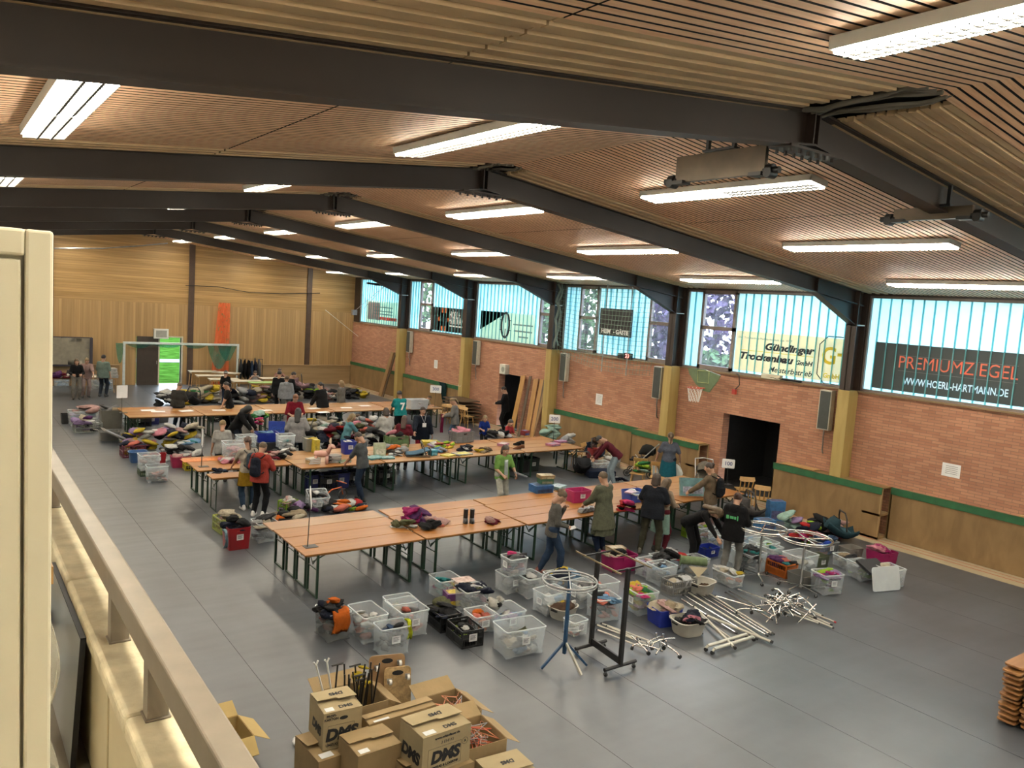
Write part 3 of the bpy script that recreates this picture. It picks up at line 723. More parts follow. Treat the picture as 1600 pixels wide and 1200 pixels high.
# planks leaning by the far doorway
pl = [((800, 662), (818, 587), .26, 0), ((812, 668), (829, 588), .14, 1), ((823, 676), (838, 592), .26, 0), ((833, 679), (847, 593), .2, 0), ((838, 683), (851, 594), .1, 1), ((848, 684), (856, 595), .2, 2)]
M_pk = [woodm('orange_plank', (.36, .18, .05), (.46, .25, .075), 'Y', .4, .5, 9), woodm('dark_plank', (.07, .045, .025), (.11, .07, .04), 'Y', .5, .5, 9), woodm('brown_plank', (.22, .125, .05), (.29, .17, .07), 'Y', .5, .5, 9)]
for i, (pb, pt, w, mi) in enumerate(pl):
    a = fl(pb[0], pb[1]-1); a.x = min(a.x, 17.9); t = atx(pt[0], pt[1], 18.44)
    a = Vector((17.80, max(22.52+w/2, atx(pb[0], pb[1]-8, 17.8).y), .015)); t.y = max(22.52+w/2, t.y)
    b = MB(); d = (t-a); L = d.length; d.normalize(); xx = Vector((0, 1, 0)); nx = d.cross(xx).normalized(); wv = nx.cross(d)
    M = Matrix(((nx.x, d.x, wv.x, a.x), (nx.y, d.y, wv.y, a.y), (nx.z, d.z, wv.z, a.z), (0, 0, 0, 1)))
    b.box((-.015, 0, -w/2), (.015, L, w/2)); o = b.build('plank', [M_pk[mi]], bevel=.004); o.matrix_world = M
    tag(o, ['wide orange plank leaning nearest to the far dark doorway', 'narrow dark plank leaning between two orange planks', 'orange plank leaning third from the far doorway', 'orange plank leaning fourth from the far doorway', 'narrow dark plank leaning second from the ochre pillar', 'brown plank leaning against the ochre pillar'][i], 'plank', 'planks leaning by the far doorway')
a = atx(606, 611, 17.7); t = atx(622, 552, 18.2)
for i, (w, mi, off) in enumerate(((.3, 2, 0), (.12, 1, -.3))):
    A = Vector((17.7, 34.75+off, .02)); T = Vector((18.2, 34.62+off, t.z)); d = (T-A).normalized(); nx = d.cross(Vector((0, 1, 0))).normalized(); wv = nx.cross(d)
    b = MB(); b.box((-.02, 0, -w/2), (.02, (T-A).length, w/2)); o = b.build('plank', [M_pk[mi]]); o.matrix_world = Matrix(((nx.x, d.x, wv.x, A.x), (nx.y, d.y, wv.y, A.y), (nx.z, d.z, wv.z, A.z), (0, 0, 0, 1)))
    tag(o, ['brown board leaning by the far pillar near the corner', 'black rail leaning beside the brown board in the far corner'][i], 'plank', 'boards leaning by the far pillar')
b = MB(); b.tube([(18.12, 28.12+.05*math.sin(k*2.3)+.02*k, 1.33+.05*math.cos(k*2.9)) for k in range(12)], .008, 4)
tag(b.build('chalk_scribble', [M_paper], smooth=60), 'white scribble painted on the ochre pillar left of the far doorway', 'scribble')
v = atx(693, 603, 18.34); b = MB(); b.sheet([[(.03*math.sin(j)-.05*(i == 0), -.3+.12*j, -.34*i*(.5+.5*math.sin(j*.9))+.03) for j in range(6)] for i in range(4)], 0, .02)
tag(b.build('jacket', [clothm((.02, .07, .08))], smooth=180, loc=(18.32, v.y, 1.255)), 'dark teal jacket hung over the green rail behind the sign', 'jacket')

# ---------------------------------------------------------------- far end of the hall
def aye(px, py, y=39.7): return aty(px, py, y)
g0 = aye(193, 601, 39.35); g1 = aye(372, 537, 39.35)
M_goal = mat('goal_paint', (.62, .70, .72), .4)
r = thing('football_goal', 'pale blue football goal frame with green net against the end wall', 'goal', (g0.x, 39.35, 0))
GW = g1.x-g0.x; GH = 2.06
b = MB(); b.box((-.05, -.05, 0), (.05, .05, GH)); b.build('post', [M_goal], r, bevel=.01); b = MB(); b.box((GW-.05, -.05, 0), (GW+.05, .05, GH)); b.build('post', [M_goal], r, bevel=.01)
b = MB(); b.box((-.05, -.05, GH-.08), (GW+.05, .05, GH+.02)); b.build('crossbar', [M_goal], r, bevel=.01)
M_net = glassm('green_net', (.75, .95, .9), .62, (.03, .22, .17), .9)
b = MB()
def swag(x0, x1, drop, rows=5, y=.07):
    G = []
    for i in range(rows+1):
        row = []
        for j in range(13):
            u = j/12; sag = drop*(1-(2*u-1)**2); row.append((x0+(x1-x0)*u, y+.04*math.sin(u*17+i), GH-.05-sag*i/rows-.04*i/rows))
        G.append(row)
    b.sheet(G)
swag(.1, 1.2, .18); swag(1.2, 2.6, .14); swag(2.6, 3.7, .16); swag(3.7, GW-.3, 1.15, 8); swag(4.2, GW-.05, .75, 6, .09)
swag(-.35, .0, .9, 5, -.02)
b.build('goal_net', [M_net], r, smooth=180)
M_onet = glassm('orange_net', (1, .75, .65), .42, (.95, .16, .06), .9)
G = []
for i in range(14):
    z = 4.05*(1-i/13)+.02; row = []
    for j in range(16):
        u = j/15; row.append((10.95+.30*(1-i/13)+u*(.55+.30*i/13), 39.74+.05*math.sin(u*22+i*.2), z))
    G.append(row)
b = MB(); b.sheet(G); tag(b.build('safety_net', [M_onet], smooth=180), 'tall orange safety net hanging on the end wall behind the goal', 'net')
def netgrid(name, P00, P10, P11, P01, nu, nv, th, m, label, sag=0.0):
    G = []
    for i in range(nv+1):
        row = []
        for j in range(nu+1):
            u = j/nu; v = i/nv
            p = (P00*(1-u)+P10*u)*(1-v)+(P01*(1-u)+P11*u)*v; row.append((p.x+.05*math.sin(u*9+v*7)*sag, p.y, p.z-sag*.3*(1-(2*u-1)**2)*v))
        G.append(row)
    b = MB(); b.sheet(G); o = b.build(name, [m]); w = o.modifiers.new('mesh', 'WIREFRAME'); w.thickness = th; w.use_replace = True
    return tag(o, label, 'net')
netgrid('ball_net', Vector((18.08, 21.85, 5.75)), Vector((18.08, 17.0, 5.75)), Vector((18.05, 17.2, 3.05)), Vector((18.08, 21.85, 3.35)), 30, 18, .012, mat('net_cord', (.20, .30, .24), .9), 'thin grey green ball net hanging before the scoreboard window', .7)
b = MB(); b.tube([(18.1+.06*math.sin(k*1.7), 22.0+.05*math.cos(k*2.3), 5.8-.21*k) for k in range(12)], .045, 6); b.tube([(18.16+.06*math.sin(k*1.1+1), 21.93+.05*math.cos(k*1.9), 5.8-.2*k) for k in range(12)], .03, 5)
tag(b.build('gathered_net', [mat('net_cord2', (.16, .20, .17), .9)], smooth=60), 'gathered dark net rope hanging beside the third pillar', 'net')
v0 = aye(75, 531); v1 = aye(137, 567)
r = thing('grey_screen', 'grey fabric screen with dark edge behind the far left tables', 'screen', ((v0.x+v1.x)/2-.3, 39.55, 0))
hw = (v1.x-v0.x)/2+.35
b = MB(); b.sheet([[(-hw+2*hw*j/8, .03*math.sin(j*1.7+i), 1.0+1.18*i/5) for j in range(9)] for i in range(6)], 0, .01); b.build('fabric', [mat('screen_grey', (.235, .215, .165), .8)], r, smooth=180)
b = MB(); b.box((hw, -.05, .5), (hw+.12, .15, 2.2)); b.box((-hw, .04, .9), (hw+.1, .08, 2.22)); b.build('dark_edge', [mat('screen_dark', (.03, .025, .04), .6)], r)
r = thing('mini_basketball_board', 'small white framed basketball board on the end wall above the open door', 'basketball hoop', aye(252, 522, 39.85))
b = MB(); b.box((-.32, -.03, -.22), (.32, .15, .24)); b.build('board', [M_white], r); b = MB(); b.box((-.24, -.035, -.15), (.24, -.03, .17)); b.build('panel', [mat('board_grey', (.35, .36, .33), .5)], r)
def cableline(name, pts, r_, m, label):
    b = MB(); b.tube(pts, r_, 5); tag(b.build(name, [m], smooth=60), label, 'cable')
cableline('wall_cable', [aye(x, y, 39.85) for x, y in ((290, 446), (340, 448), (390, 457), (440, 459), (500, 458))], .018, M_seam, 'dark cable running across the upper end wall')
cableline('strung_cable', [Vector((aty(x, y, 38.0))) for x, y in ((85, 388), (160, 388), (220, 384), (262, 380))], .03, M_steel, 'pale cord strung below the far ceiling at left')
cableline('tie_cord', [aye(508, 484, 39.6), aye(560, 526, 39.3)], .012, M_paper, 'pale slanting cord at the right end of the end wall')
v = aty(605, 437, 36.0); r = thing('ceiling_hoop_mount', 'black folded hoop frame hung from the far ceiling by the windows', 'hoop frame', v)
b = MB(); b.box((-.06, -.06, -.3), (.06, .06, zc(v.x)-v.z)); b.bar((-1.1, 0, -.25), (1.0, 0, -.3), .1, .1); b.bar((-.4, -.3, -.3), (-.4, .5, -.3), .08, .08); b.bar((.5, -.3, -.35), (.5, .5, -.3), .08, .08); b.build('frame', [M_black], r)
b = MB()
for q in ((-1.3, .9, -1.7), (-.9, .8, -1.6), (1.5, -.8, -.2)): b.cyl((0, 0, -.2), q, .014, 5)
b.cbox((-1.3, .9, -1.75), (.25, .2, .25)); b.build('stay_wire', [M_steel], r)
# folding winch plates under the nearest beam
for i, (xx, y0, y1, z0, hh, lab) in enumerate(((7.0, 5.15, 6.62, 6.53, .30, 'wide dark steel winch plate hung under the ridge of the nearest beam'), (9.92, 4.35, 5.55, 6.38, .15, 'narrow dark winch bar hung under the right slope of the nearest beam'))):
    r = thing('winch_plate', lab, 'winch', (xx, (y0+y1)/2, z0)); L = y1-y0
    b = MB(); b.box((-.025, -L/2+.12, 0), (.025, L/2-.12, hh)); b.build('plate', [mat('oiled_steel', (.085, .065, .045), .3, .3, 3, metal=.6)], r, bevel=.004)
    for s in (-1, 1):
        b = MB()
        b.cyl((0, s*(L/2-.14), .03), (0, s*(L/2+.05), .03), .035, 10); b.box((-.08, s*(L/2-.2)-.08, -.02), (.06, s*(L/2-.2)+.08, .02)); b.cyl((-.06, s*(L/2-.06), -.0), (.06, s*(L/2-.06), -.0), .05, 10); b.cyl((0, s*(L/2-.1), .04), (0, s*(L/2-.02), .04), .06, 10)
        b.build('bearing', [M_black], r, smooth=40)
    b = MB(); b.box((-.05, -.22, hh+.005), (.05, .22, hh+.03)); b.box((-.02, -.2, hh+.03), (.02, -.16, zc(xx)-z0+.0)); b.box((-.02, .16, hh+.03), (.02, .2, zc(xx)-z0)); b.build('hanger', [M_black], r)
# dark tree and shrub crowns beyond the windows
M_leafp = mat('purple_leaves', (.10, .055, .12), .9, .6, 9, bump=1.0); M_leafg = mat('green_leaves', (.09, .17, .05), .9, .6, 9, bump=1.0); M_bark = mat('bark', (.05, .035, .025), .9)
def tree(x, y, h, rad, m, label):
    r = thing('tree', label, 'tree', (x, y, -.3)); b = MB(); b.tube([(0, 0, 0), (.1, .05, h*.4), (0, 0, h*.7)], [.2, .15, .08], 8); b.build('trunk', [M_bark], r, smooth=60)
    b = MB(); rnd = random.Random(int(y*10))
    for k in range(900):
        a = rnd.uniform(0, 6.283); e = math.acos(rnd.uniform(-1, 1)); q = rad*rnd.uniform(.35, 1)**.6
        c = Vector((q*math.sin(e)*math.cos(a), q*math.sin(e)*math.sin(a), h*.62+q*.95*math.cos(e))); n = Vector((rnd.gauss(0, 1), rnd.gauss(0, 1), rnd.gauss(0, 1))).normalized(); u = n.orthogonal().normalized(); w = n.cross(u); s = rnd.uniform(.16, .34)
        b.add([c+u*s, c+w*s*.6, c-u*s, c-w*s*.6], [(0, 1, 2, 3)])
    b.build('crown', [m], r)
tree(26.5, 21.7, 7.5, 2.6, M_leafp, 'purple leaved tree outside the window with the cream banner')
tree(22.2, 18.0, 4.2, 1.5, M_leafg, 'green bush outside the lower casement of the second window')
tree(28, 31.6, 8, 2.6, M_leafg, 'green tree outside the left casement of the scoreboard window')
tree(27.5, 26.4, 7.5, 2.2, M_leafp, 'purple leaved tree outside the right casement of the scoreboard window')
tree(31, 39, 8, 2.6, M_leafg, 'green tree outside the fourth window')
tree(35, 61, 9, 3.2, M_leafg, 'green tree outside the fifth window casement')
# ---------------------------------------------------------------- beer tables
M_tab = [woodm('lacquered_pine', (.29, .105, .015), (.36, .15, .026), 'X', .42, .5, 11, coat=.06), woodm('lacquered_pine_pale', (.32, .15, .045), (.39, .21, .075), 'X', .42, .5, 11, coat=.06), woodm('lacquered_pine_brown', (.25, .12, .04), (.32, .16, .055), 'X', .34, .5, 11, coat=.06)]
M_leg = mat('green_leg_steel', (.012, .045, .022), .4, .15, 6, metal=.2)
def make_table():
    r = thing('beer_table', 'x', 'table')
    b = MB(); b.box((-1.1, -.247, .742), (1.1, .247, .77)); b.build('tabletop', [M_tab[0]], r, bevel=.006)
    b = MB(); b.box((-1.03, -.2, .715), (1.03, -.17, .742)); b.box((-1.03, .17, .715), (1.03, .2, .742)); b.build('under_rail', [M_tab[2]], r)
    for s in (-1, 1):
        x = s*.86; b = MB()
        for yy in (-.2, .2): b.box((x-.018, yy-.018, .0), (x+.018, yy+.018, .735))
        b.box((x-.016, -.2, .0), (x+.016, .2, .03)); b.box((x-.016, -.2, .70), (x+.016, .2, .735)); b.box((x-.006, -.19, .46), (x+.006, .19, .475))
        b.bar((x, -.19, .70), (x, 0, .52), .008, .02); b.bar((x, .19, .70), (x, 0, .52), .008, .02)
        l = b.build('leg_frame', [M_leg], r)
        b = MB(); b.bar((x, 0, .56), (x-s*.36, 0, .72), .012, .02); b.build('strut', [M_leg], l)
    return r
T0 = make_table(); rt = random.Random(3); firstT = True
OR5 = ['first', 'second', 'third', 'fourth', 'fifth']
TX = 4.78
for ri, (y0, depth, rn, skip) in enumerate(((11.70, 4, 'front', ()), (17.66, 4, 'middle', ((0, 0),)), (25.92, 4, 'back', ()))):
    for c in range(5):
        for d in range(depth):
            if (c, d) in skip: continue
            lab = 'orange beer table in %s row, %s block from left, %s plank from near edge' % (rn, OR5[c], OR5[d])
            o = T0 if firstT else dup(T0); firstT = False
            o['label'] = lab; o['group'] = 'beer tables in the %s row' % rn
            o.location = (TX+1.1+2.24*c+rt.uniform(-.015, .015)+(.05 if d == 3 and c > 0 and ri == 0 else 0), y0+.25+.507*d, 0)
            o.rotation_euler.z = rt.uniform(-.006, .006)
            tp = [k for k in o.children if k.name.startswith('tabletop')][0]
            tp.material_slots[0].link = 'OBJECT'; mi = 0 if ri == 0 else rt.choice((0, 0, 1, 1))
            if ri == 0 and c == 0 and d == 3: mi = 2
            if ri == 0 and c > 2: mi = rt.choice((0, 1))
            tp.material_slots[0].material = M_tab[mi]
o = dup(T0, (TX+.56, 17.58, 0), 0, 'short stepped beer table at the near left corner of the middle row', 'beer tables in the middle row')
o.scale.x = .42

# ---------------------------------------------------------------- number signs on stands
def zat(px, py, x, y):
    d = ray(px, py); return EYE+d.z*math.hypot(x, y)/math.hypot(d.x, d.y)
def sign(bx, by, sx, sy, txt, label, rz, w=.30, h=.21, tilt=0, lean=0.0):
    p = fl(bx, by, .77); r = thing('number_sign', label, 'sign', p, 0, 'number signs on thin stands')
    z = zat(sx, sy, p.x, p.y)-.77
    b = MB(); b.box((-.11, -.085, 0), (.11, .085, .008)); b.build('base', [M_black], r, bevel=.002)
    b = MB(); b.tube([(-.05, 0, .006), (-.05+lean*.5, 0, z*.5), (-.05+lean, 0, z-h*.4)], .008, 6); b.build('rod', [M_black], r, smooth=60)
    b = MB(); b.prism(rrect(w, h, .02), .006, M=Matrix.Rotation(math.pi/2, 4, 'X')); c = b.build('card', [M_paper], r); c.location = (-.05+lean, 0, z); c.rotation_euler = (tilt, 0, rz)
    b = MB(); b.tube([(x, .004, y) for x, y in rrect(w+.006, h+.006, .02)], .005, 4, closed=True); f = b.build('frame', [M_black if not txt else M_paper], c)
    if txt: text(txt, h*.62, M_bluep, c, (0, -.0075, 0), (math.pi/2, 0, 0), .003)
    return r
CAMZ = -YAW
sign(1137, 757, 1137, 724, '100', 'white sign reading 100 on a thin stand, front table row', CAMZ-.2, .30, .22)
sign(866, 690, 873, 655, '200', 'white sign reading 200 on a thin stand, middle table row', CAMZ, .33, .25)
sign(681, 636, 681, 608, '300', 'white sign reading 300 on a thin stand, back table row', CAMZ, .42, .28)
sign(485, 854, 481, 777, '', 'blank backed sign on a thin stand at the left end of the front row', 1.15, .42, .30, -.12, .02)
sign(318, 729, 317, 684, '', 'sign seen edge on at the left end of the middle row', 1.45, .34, .42, 0, .01)
sign(193, 645, 193.5, 612, '', 'rounded blank white sign at the left end of the back row', .2, .33, .40)

# ---------------------------------------------------------------- crumpled cloth heaps
_ico = None
def icos(sub):
    import bmesh
    bm = bmesh.new(); bmesh.ops.create_icosphere(bm, subdivisions=sub, radius=1); bm.verts.ensure_lookup_table()
    v = [x.co.copy() for x in bm.verts]; f = [tuple(x.index for x in q.verts) for q in bm.faces]; bm.free(); return v, f
ICO3 = icos(3); ICO2 = icos(2)
def lump(b, c, r, seed, m, clampbox=None, ico=None, sq=1.0, rot=None):
    V, Fc = ico or ICO2; rnd = random.Random(seed); off = Vector((rnd.uniform(-50, 50), rnd.uniform(-50, 50), rnd.uniform(-50, 50)))
    R = (rot or Euler((rnd.uniform(-.4, .4), rnd.uniform(-.4, .4), rnd.uniform(0, 6.28)))).to_matrix(); out = []
    for v in V:
        n1 = noise.noise(v*1.6+off); n2 = abs(noise.noise(v*3.4+off*1.3)); k = 1+.35*n1-.45*n2-(.30*abs(noise.noise(v*7+off)) if len(V) > 300 else 0)
        p = R @ Vector((v.x*r[0]*k, v.y*r[1]*k, v.z*r[2]*k))+Vector(c)
        if clampbox:
            (x0, y0, z0, x1, y1) = clampbox
            p.x = min(max(p.x, x0), x1); p.y = min(max(p.y, y0), y1); p.z = max(p.z, z0)
        out.append(p)
    b.add(out, Fc, m)
C = dict(navy=(.015, .02, .045), black=(.012, .012, .014), char=(.05, .05, .055), grey=(.22, .22, .23), lgrey=(.45, .46, .48), white=(.78, .78, .76), cream=(.66, .58, .44), beige=(.42, .33, .22),
  pink=(.75, .28, .36), hot=(.70, .05, .22), mag=(.42, .02, .16), red=(.55, .03, .03), coral=(.80, .22, .16), orange=(.85, .19, .02), yellow=(.80, .58, .05), lime=(.38, .60, .05), green=(.04, .22, .07), teal=(.03, .24, .25), mint=(.45, .68, .60),
  blue=(.02, .07, .45), lblue=(.20, .38, .62), denim=(.05, .09, .18), purple=(.13, .04, .16), lilac=(.40, .28, .52), brown=(.11, .06, .035), olive=(.13, .13, .06), maroon=(.19, .012, .03), rose=(.62, .38, .36))
def pal(names): return [C[k] for k in names.split()]
def heapmesh(b, lx, ly, z0, z1, n, seed, np_, clamp=True, fine=False, cover=True):
    rnd = random.Random(seed); ar = lx*ly; s = max(.05, .62*math.sqrt(ar/max(4, n*.45)))
    for i in range(n):
        t = i/max(1, n-1); zz = z0+(z1-z0)*(.15+.85*t)
        e = .42 if t < .75 else .30
        c = (rnd.uniform(-e, e)*lx, rnd.uniform(-e, e)*ly, zz-s*.25)
        r = (s*rnd.uniform(.85, 1.7), s*rnd.uniform(.75, 1.35), s*rnd.uniform(.32, .55))
        cb = (-lx/2, -ly/2, z0, lx/2, ly/2) if clamp and c[2] < z1+.0 and t < .85 else (-lx/2-.06, -ly/2-.06, z0, lx/2+.06, ly/2+.06)
        lump(b, c, r, seed*31+i, rnd.randrange(np_), cb, ICO3 if fine else ICO2)
def heap(px, py, z, lx, ly, hz, names, label, cat='clothes', n=12, seed=1, rz=0.0, name='clothes_heap', kind='stuff', at=None, fine=False):
    p = at if at is not None else fl(px, py, z)
    if .05 < z < .70 and name != 'patterned_bag' and 'bundle' not in name: hz += z; p.z = 0
    cols = pal(names); b = MB()
    heapmesh(b, lx, ly, 0, hz, int(n*1.6), seed, len(cols), False, fine)
    o = b.build(name, [clothm(c) for c in cols], smooth=180, loc=p, rz=rz); return tag(o, label, cat, kind=kind)

# ---------------------------------------------------------------- crates
CLEAR = clearplast('clear_box_plastic', (.66, .70, .73), .24); CRIM = clearplast('clear_box_rim', (.66, .70, .72), .55); SMOKE = clearplast('smoked_box_plastic', (.40, .42, .43), .26)
M_lab = mat('label_paper', (.74, .76, .78), .8, .05, 20)
def plast(col):
    col = tuple(c*.72 for c in col)
    return mat('plastic_%02x%02x%02x' % tuple(int(c*255) for c in col), col, .38, .10, 5)
def ringz(lx, ly, r, z, n=2): return [(x, y, z) for x, y in rrect(lx, ly, r, n)]
def label_part(root, L, W, H, side, taper, w=.13, h=.11):
    b = MB()
    if side == 'y': b.box((-w/2, -.0025, -h/2), (w/2, 0, h/2))
    else: b.box((-.0025, -w/2, -h/2), (0, w/2, h/2))
    k = 1-(1-taper)*.42
    o = b.build('paper_label', [M_lab], root, loc=(0, -W/2*k-.004, H*.58) if side == 'y' else (-L/2*k-.004, 0, H*.58))
    b = MB()
    for i in range(4):
        z = h*(.28-.16*i)
        if side == 'y': b.box((-w*.36, -.0035, z-.005), (w*(.32-.1*(i % 2)), -.0025, z+.005))
        else: b.box((-.0035, -w*.36, z-.005), (-.0025, w*(.32-.1*(i % 2)), z+.005))
    b.build('printed_text_lines', [mat('label_print', (.22, .22, .24), .8)], o)
NCR = [0]
def crate(kind, px, py, L, W, H, ang, label, color=None, fill=None, names='grey', short=None, lvl=.7, n=11, top=False, z0=0.0, lab='y', seed=None, group=None, tilt=None, fine=False, over=0.0, cat=None, sup=None):
    NCR[0] += 1; fine = fine or py > 830; seed = seed or NCR[0]
    a = math.radians(ang); q = fl(px, py, z0+(H if top else 0)); ux = Vector((math.cos(a), math.sin(a), 0)); uy = Vector((-math.sin(a), math.cos(a), 0))
    c = q+ux*L/2+uy*W/2; c.z = z0
    if sup:
        s_ = thing('folding_crate', sup, 'crate', (c.x, c.y, 0), a); b = MB(); hh = z0-.002
        for sy in (-1, 1): b.box((-L/2, sy*W/2-.01, 0), (L/2, sy*W/2+.01, hh)); b.box((sy*L/2-.01, -W/2, 0), (sy*L/2+.01, W/2, hh))
        b.box((-L/2, -W/2, 0), (L/2, W/2, .02)); b.build('body', [plast((.03, .03, .032))], s_, bevel=.003); b = MB(); b.box((-L/2-.012, -W/2-.012, hh-.05), (L/2+.012, W/2+.012, hh)); b.build('lid', [plast((.05, .05, .055))], s_, bevel=.004)
    nm = {'clear': 'storage_box', 'fold': 'folding_crate', 'tub': 'plastic_tub', 'basin': 'laundry_basin', 'euro': 'stacking_crate', 'basket': 'laundry_basket'}[kind]
    r = thing(nm, label, cat or {'clear': 'storage box', 'fold': 'crate', 'tub': 'tub', 'basin': 'basin', 'euro': 'crate', 'basket': 'basket'}[kind], c, a, group)
    if tilt: r.rotation_euler = (tilt[0], tilt[1], a); r.location.z += tilt[2]
    tp = .90
    if kind == 'clear':
        body = color or CLEAR; t = .004; b = MB()
        R = [ringz(L*tp, W*tp, .03, .012), ringz(L*.985, W*.985, .035, H-.012), ringz(L*.985-2*t, W*.985-2*t, .033, H-.012), ringz(L*tp-2*t, W*tp-2*t, .028, .018)]
        b.loft(R); 
        for sx in (-1, 1):
            for sy in (-1, 1): b.cbox((sx*L*.38, sy*W*.38, .008), (L*.16, W*.16, .014))
        b.build('body', [body], r, smooth=50)
        b = MB(); b.loft([ringz(L, W, .04, H-.022), ringz(L+.012, W+.012, .045, H-.004), ringz(L+.004, W+.004, .04, H), ringz(L-.02, W-.02, .035, H), ringz(L-.02, W-.02, .035, H-.014)], cap0=False, cap1=False); b.build('rim', [CRIM], r, smooth=50)
    elif kind in ('tub', 'euro'):
        m = plast(color); t = .006; b = MB(); tp = .88 if kind == 'tub' else .97
        b.loft([ringz(L*tp, W*tp, .03, 0), ringz(L*.98, W*.98, .035, H-.02), ringz(L, W, .04, H-.02), ringz(L, W, .04, H), ringz(L*.98-2*t, W*.98-2*t, .035, H), ringz(L*tp-2*t, W*tp-2*t, .028, .012)])
        b.build('body', [m], r, smooth=50)
        if kind == 'euro':
            b = MB()
            for zz in (.10, .5, .9):
                b.box((-L/2-.004, -W/2-.004, H*zz-.012), (L/2+.004, -W/2+.006, H*zz+.012)); b.box((-L/2-.004, -W/2, H*zz-.012), (-L/2+.006, W/2, H*zz+.012))
            for k in range(4):
                x = -L/2+L*k/3; b.box((x-.012, -W/2-.006, 0), (x+.012, -W/2+.006, H)); y = -W/2+W*k/3; b.box((-L/2-.006, y-.012, 0), (-L/2+.006, y+.012, H))
            b.build('ribs', [m], r)
        b = MB(); b.box((-.06, -W*.5-.006, H*.74), (.06, -W*.5+.012, H*.86)); b.build('handle', [m if kind == 'tub' else M_dark], r)
    elif kind == 'fold' or kind == 'basket':
        m = plast(color); b = MB(); t = .014
        for z in ((.0, .03), (H*.48, H*.48+.022), (H-.03, H)):
            for s in (-1, 1):
                b.box((-L/2, s*W/2-(t if s > 0 else 0), z[0]), (L/2, s*W/2+(0 if s > 0 else t), z[1])); b.box((s*L/2-(t if s > 0 else 0), -W/2, z[0]), (s*L/2+(0 if s > 0 else t), W/2, z[1]))
        for sx in (-1, 1):
            for sy in (-1, 1): b.cbox((sx*(L/2-.012), sy*(W/2-.012), H/2), (.024, .024, H))
        b.box((-L/2, -W/2, 0), (L/2, W/2, .01)); b.build('frame', [m], r, bevel=.002)
        b = MB(); nx = max(5, int(L/.045))
        for k in range(1, nx):
            x = -L/2+L*k/nx
            for s in (-1, 1): b.cbox((x, s*(W/2-.006), H/2), (.009, .006, H-.04))
        ny = max(5, int(W/.045))
        for k in range(1, ny):
            y = -W/2+W*k/ny
            for s in (-1, 1): b.cbox((s*(L/2-.006), y, H/2), (.006, .009, H-.04))
        if kind == 'fold':
            for s in (-1, 1): b.box((-L/2+.02, s*(W/2-.009)-.002, H*.52), (L/2-.02, s*(W/2-.009)+.002, H*.80)); b.box((s*(L/2-.009)-.002, -W/2+.02, H*.03), (s*(L/2-.009)+.002, W/2-.02, H*.45))
        b.build('slats', [plast(tuple(c*.7 for c in color))], r)
    elif kind == 'basin':
        m = plast(color or (.72, .69, .60)); b = MB(); rr = min(L, W)*.3
        b.loft([ringz(L*.72, W*.72, rr*.8, 0, 5), ringz(L*.78, W*.78, rr*.85, .03, 5), ringz(L*.92, W*.92, rr, H-.03, 5), ringz(L*1.0, W*1.0, rr*1.05, H-.012, 5), ringz(L*1.0, W*1.0, rr*1.05, H, 5), ringz(L*.90, W*.90, rr, H-.004, 5), ringz(L*.76, W*.76, rr*.82, .035, 5), ringz(L*.70, W*.70, rr*.8, .012, 5)])
        b.build('body', [m], r, smooth=60); tp = .75
        b = MB()
        for s in (-1, 1): b.cbox((s*L*.475, 0, H-.045), (.03, .12, .02))
        b.build('handle_slot', [M_dark], r)
    if lab: label_part(r, L, W, H, lab, tp if kind != 'fold' else 1.0, *((.13, .11) if H > .2 else (.1, .07)))
    if fill:
        cols = pal(names); b = MB(); k = .86 if kind in ('clear', 'tub', 'fold', 'basket') else .68
        if kind == 'euro': k = .92
        heapmesh(b, L*k, W*k, .02, H*min(1.02, lvl+.12), int(n*1.7), seed, len(cols), True, fine)
        if over: heapmesh(b, L*(k+.1), W*(k+.1), H*lvl*.9, H*lvl+over, max(5, n//2), seed+500, len(cols), False, fine)
        o = b.build('box_contents', [clothm(x) for x in cols], smooth=180, loc=c, rz=a); o.rotation_euler = r.rotation_euler; o.location = r.location
        tag(o, '%s heaped in the %s' % (fill, short), 'clothes', kind='stuff')
    return r
RED = (.40, .012, .02); BLUE = (.012, .035, .40); MAGE = (.42, .012, .13); LIME = (.26, .46, .02); ORNG = (.78, .19, .02); GREYC = (.26, .26, .255); BLK = (.02, .02, .021); YEL = (.72, .60, .03); GRN = (.20, .30, .14); LBLUE = (.06, .17, .45)
cr = crate
# cluster in front of the front table row, left part
cr('clear', 511, 1007, .38, .48, .42, 2, 'clear box with navy jacket and orange vest, leftmost of the near boxes', SMOKE, 'navy and orange jackets', 'navy char orange black', 'leftmost near clear box', .95, 14, over=.12, lab=None, fine=True)
cr('clear', 567, 1010, .40, .60, .41, 0, 'clear box with white papers and a red helmet behind the yellow strap box', None, 'white papers and toys', 'white lgrey cream coral', 'second near clear box from left', .75, 12, lab=None, fine=True)
cr('clear', 594, 1030, .46, .33, .41, -4, 'clear box with dark clothes and a yellow strap, lowest at left', None, 'dark clothes', 'char black denim navy grey', 'lowest left clear box', .88, 15, fine=True)
cr('clear', 630, 960, .46, .62, .40, 0, 'clear box with coral and dark things right of the yellow strap box', None, 'coral and grey things', 'grey char coral lgrey white', 'clear box right of the yellow strap box', .7, 12, top=True)
cr('clear', 613, 946, .46, .42, .38, -4, 'half empty clear box behind the coral things box', None, 'olive bottles and scraps', 'olive white cream green', 'half empty clear box', .55, 8, top=True, lab=None)
cr('clear', 687, 941, .44, .46, .34, -2, 'clear box with pink paper rolls below the front table', None, 'pink and teal packs', 'pink hot rose teal', 'clear box with pink rolls', .8, 10)
cr('clear', 729, 927, .44, .42, .40, -4, 'clear box with dark cap and pink clothes in the near cluster', None, 'dark caps and pink clothes', 'char navy pink white olive', 'clear box with the dark cap', .92, 12, top=True, lab=None, over=.05)
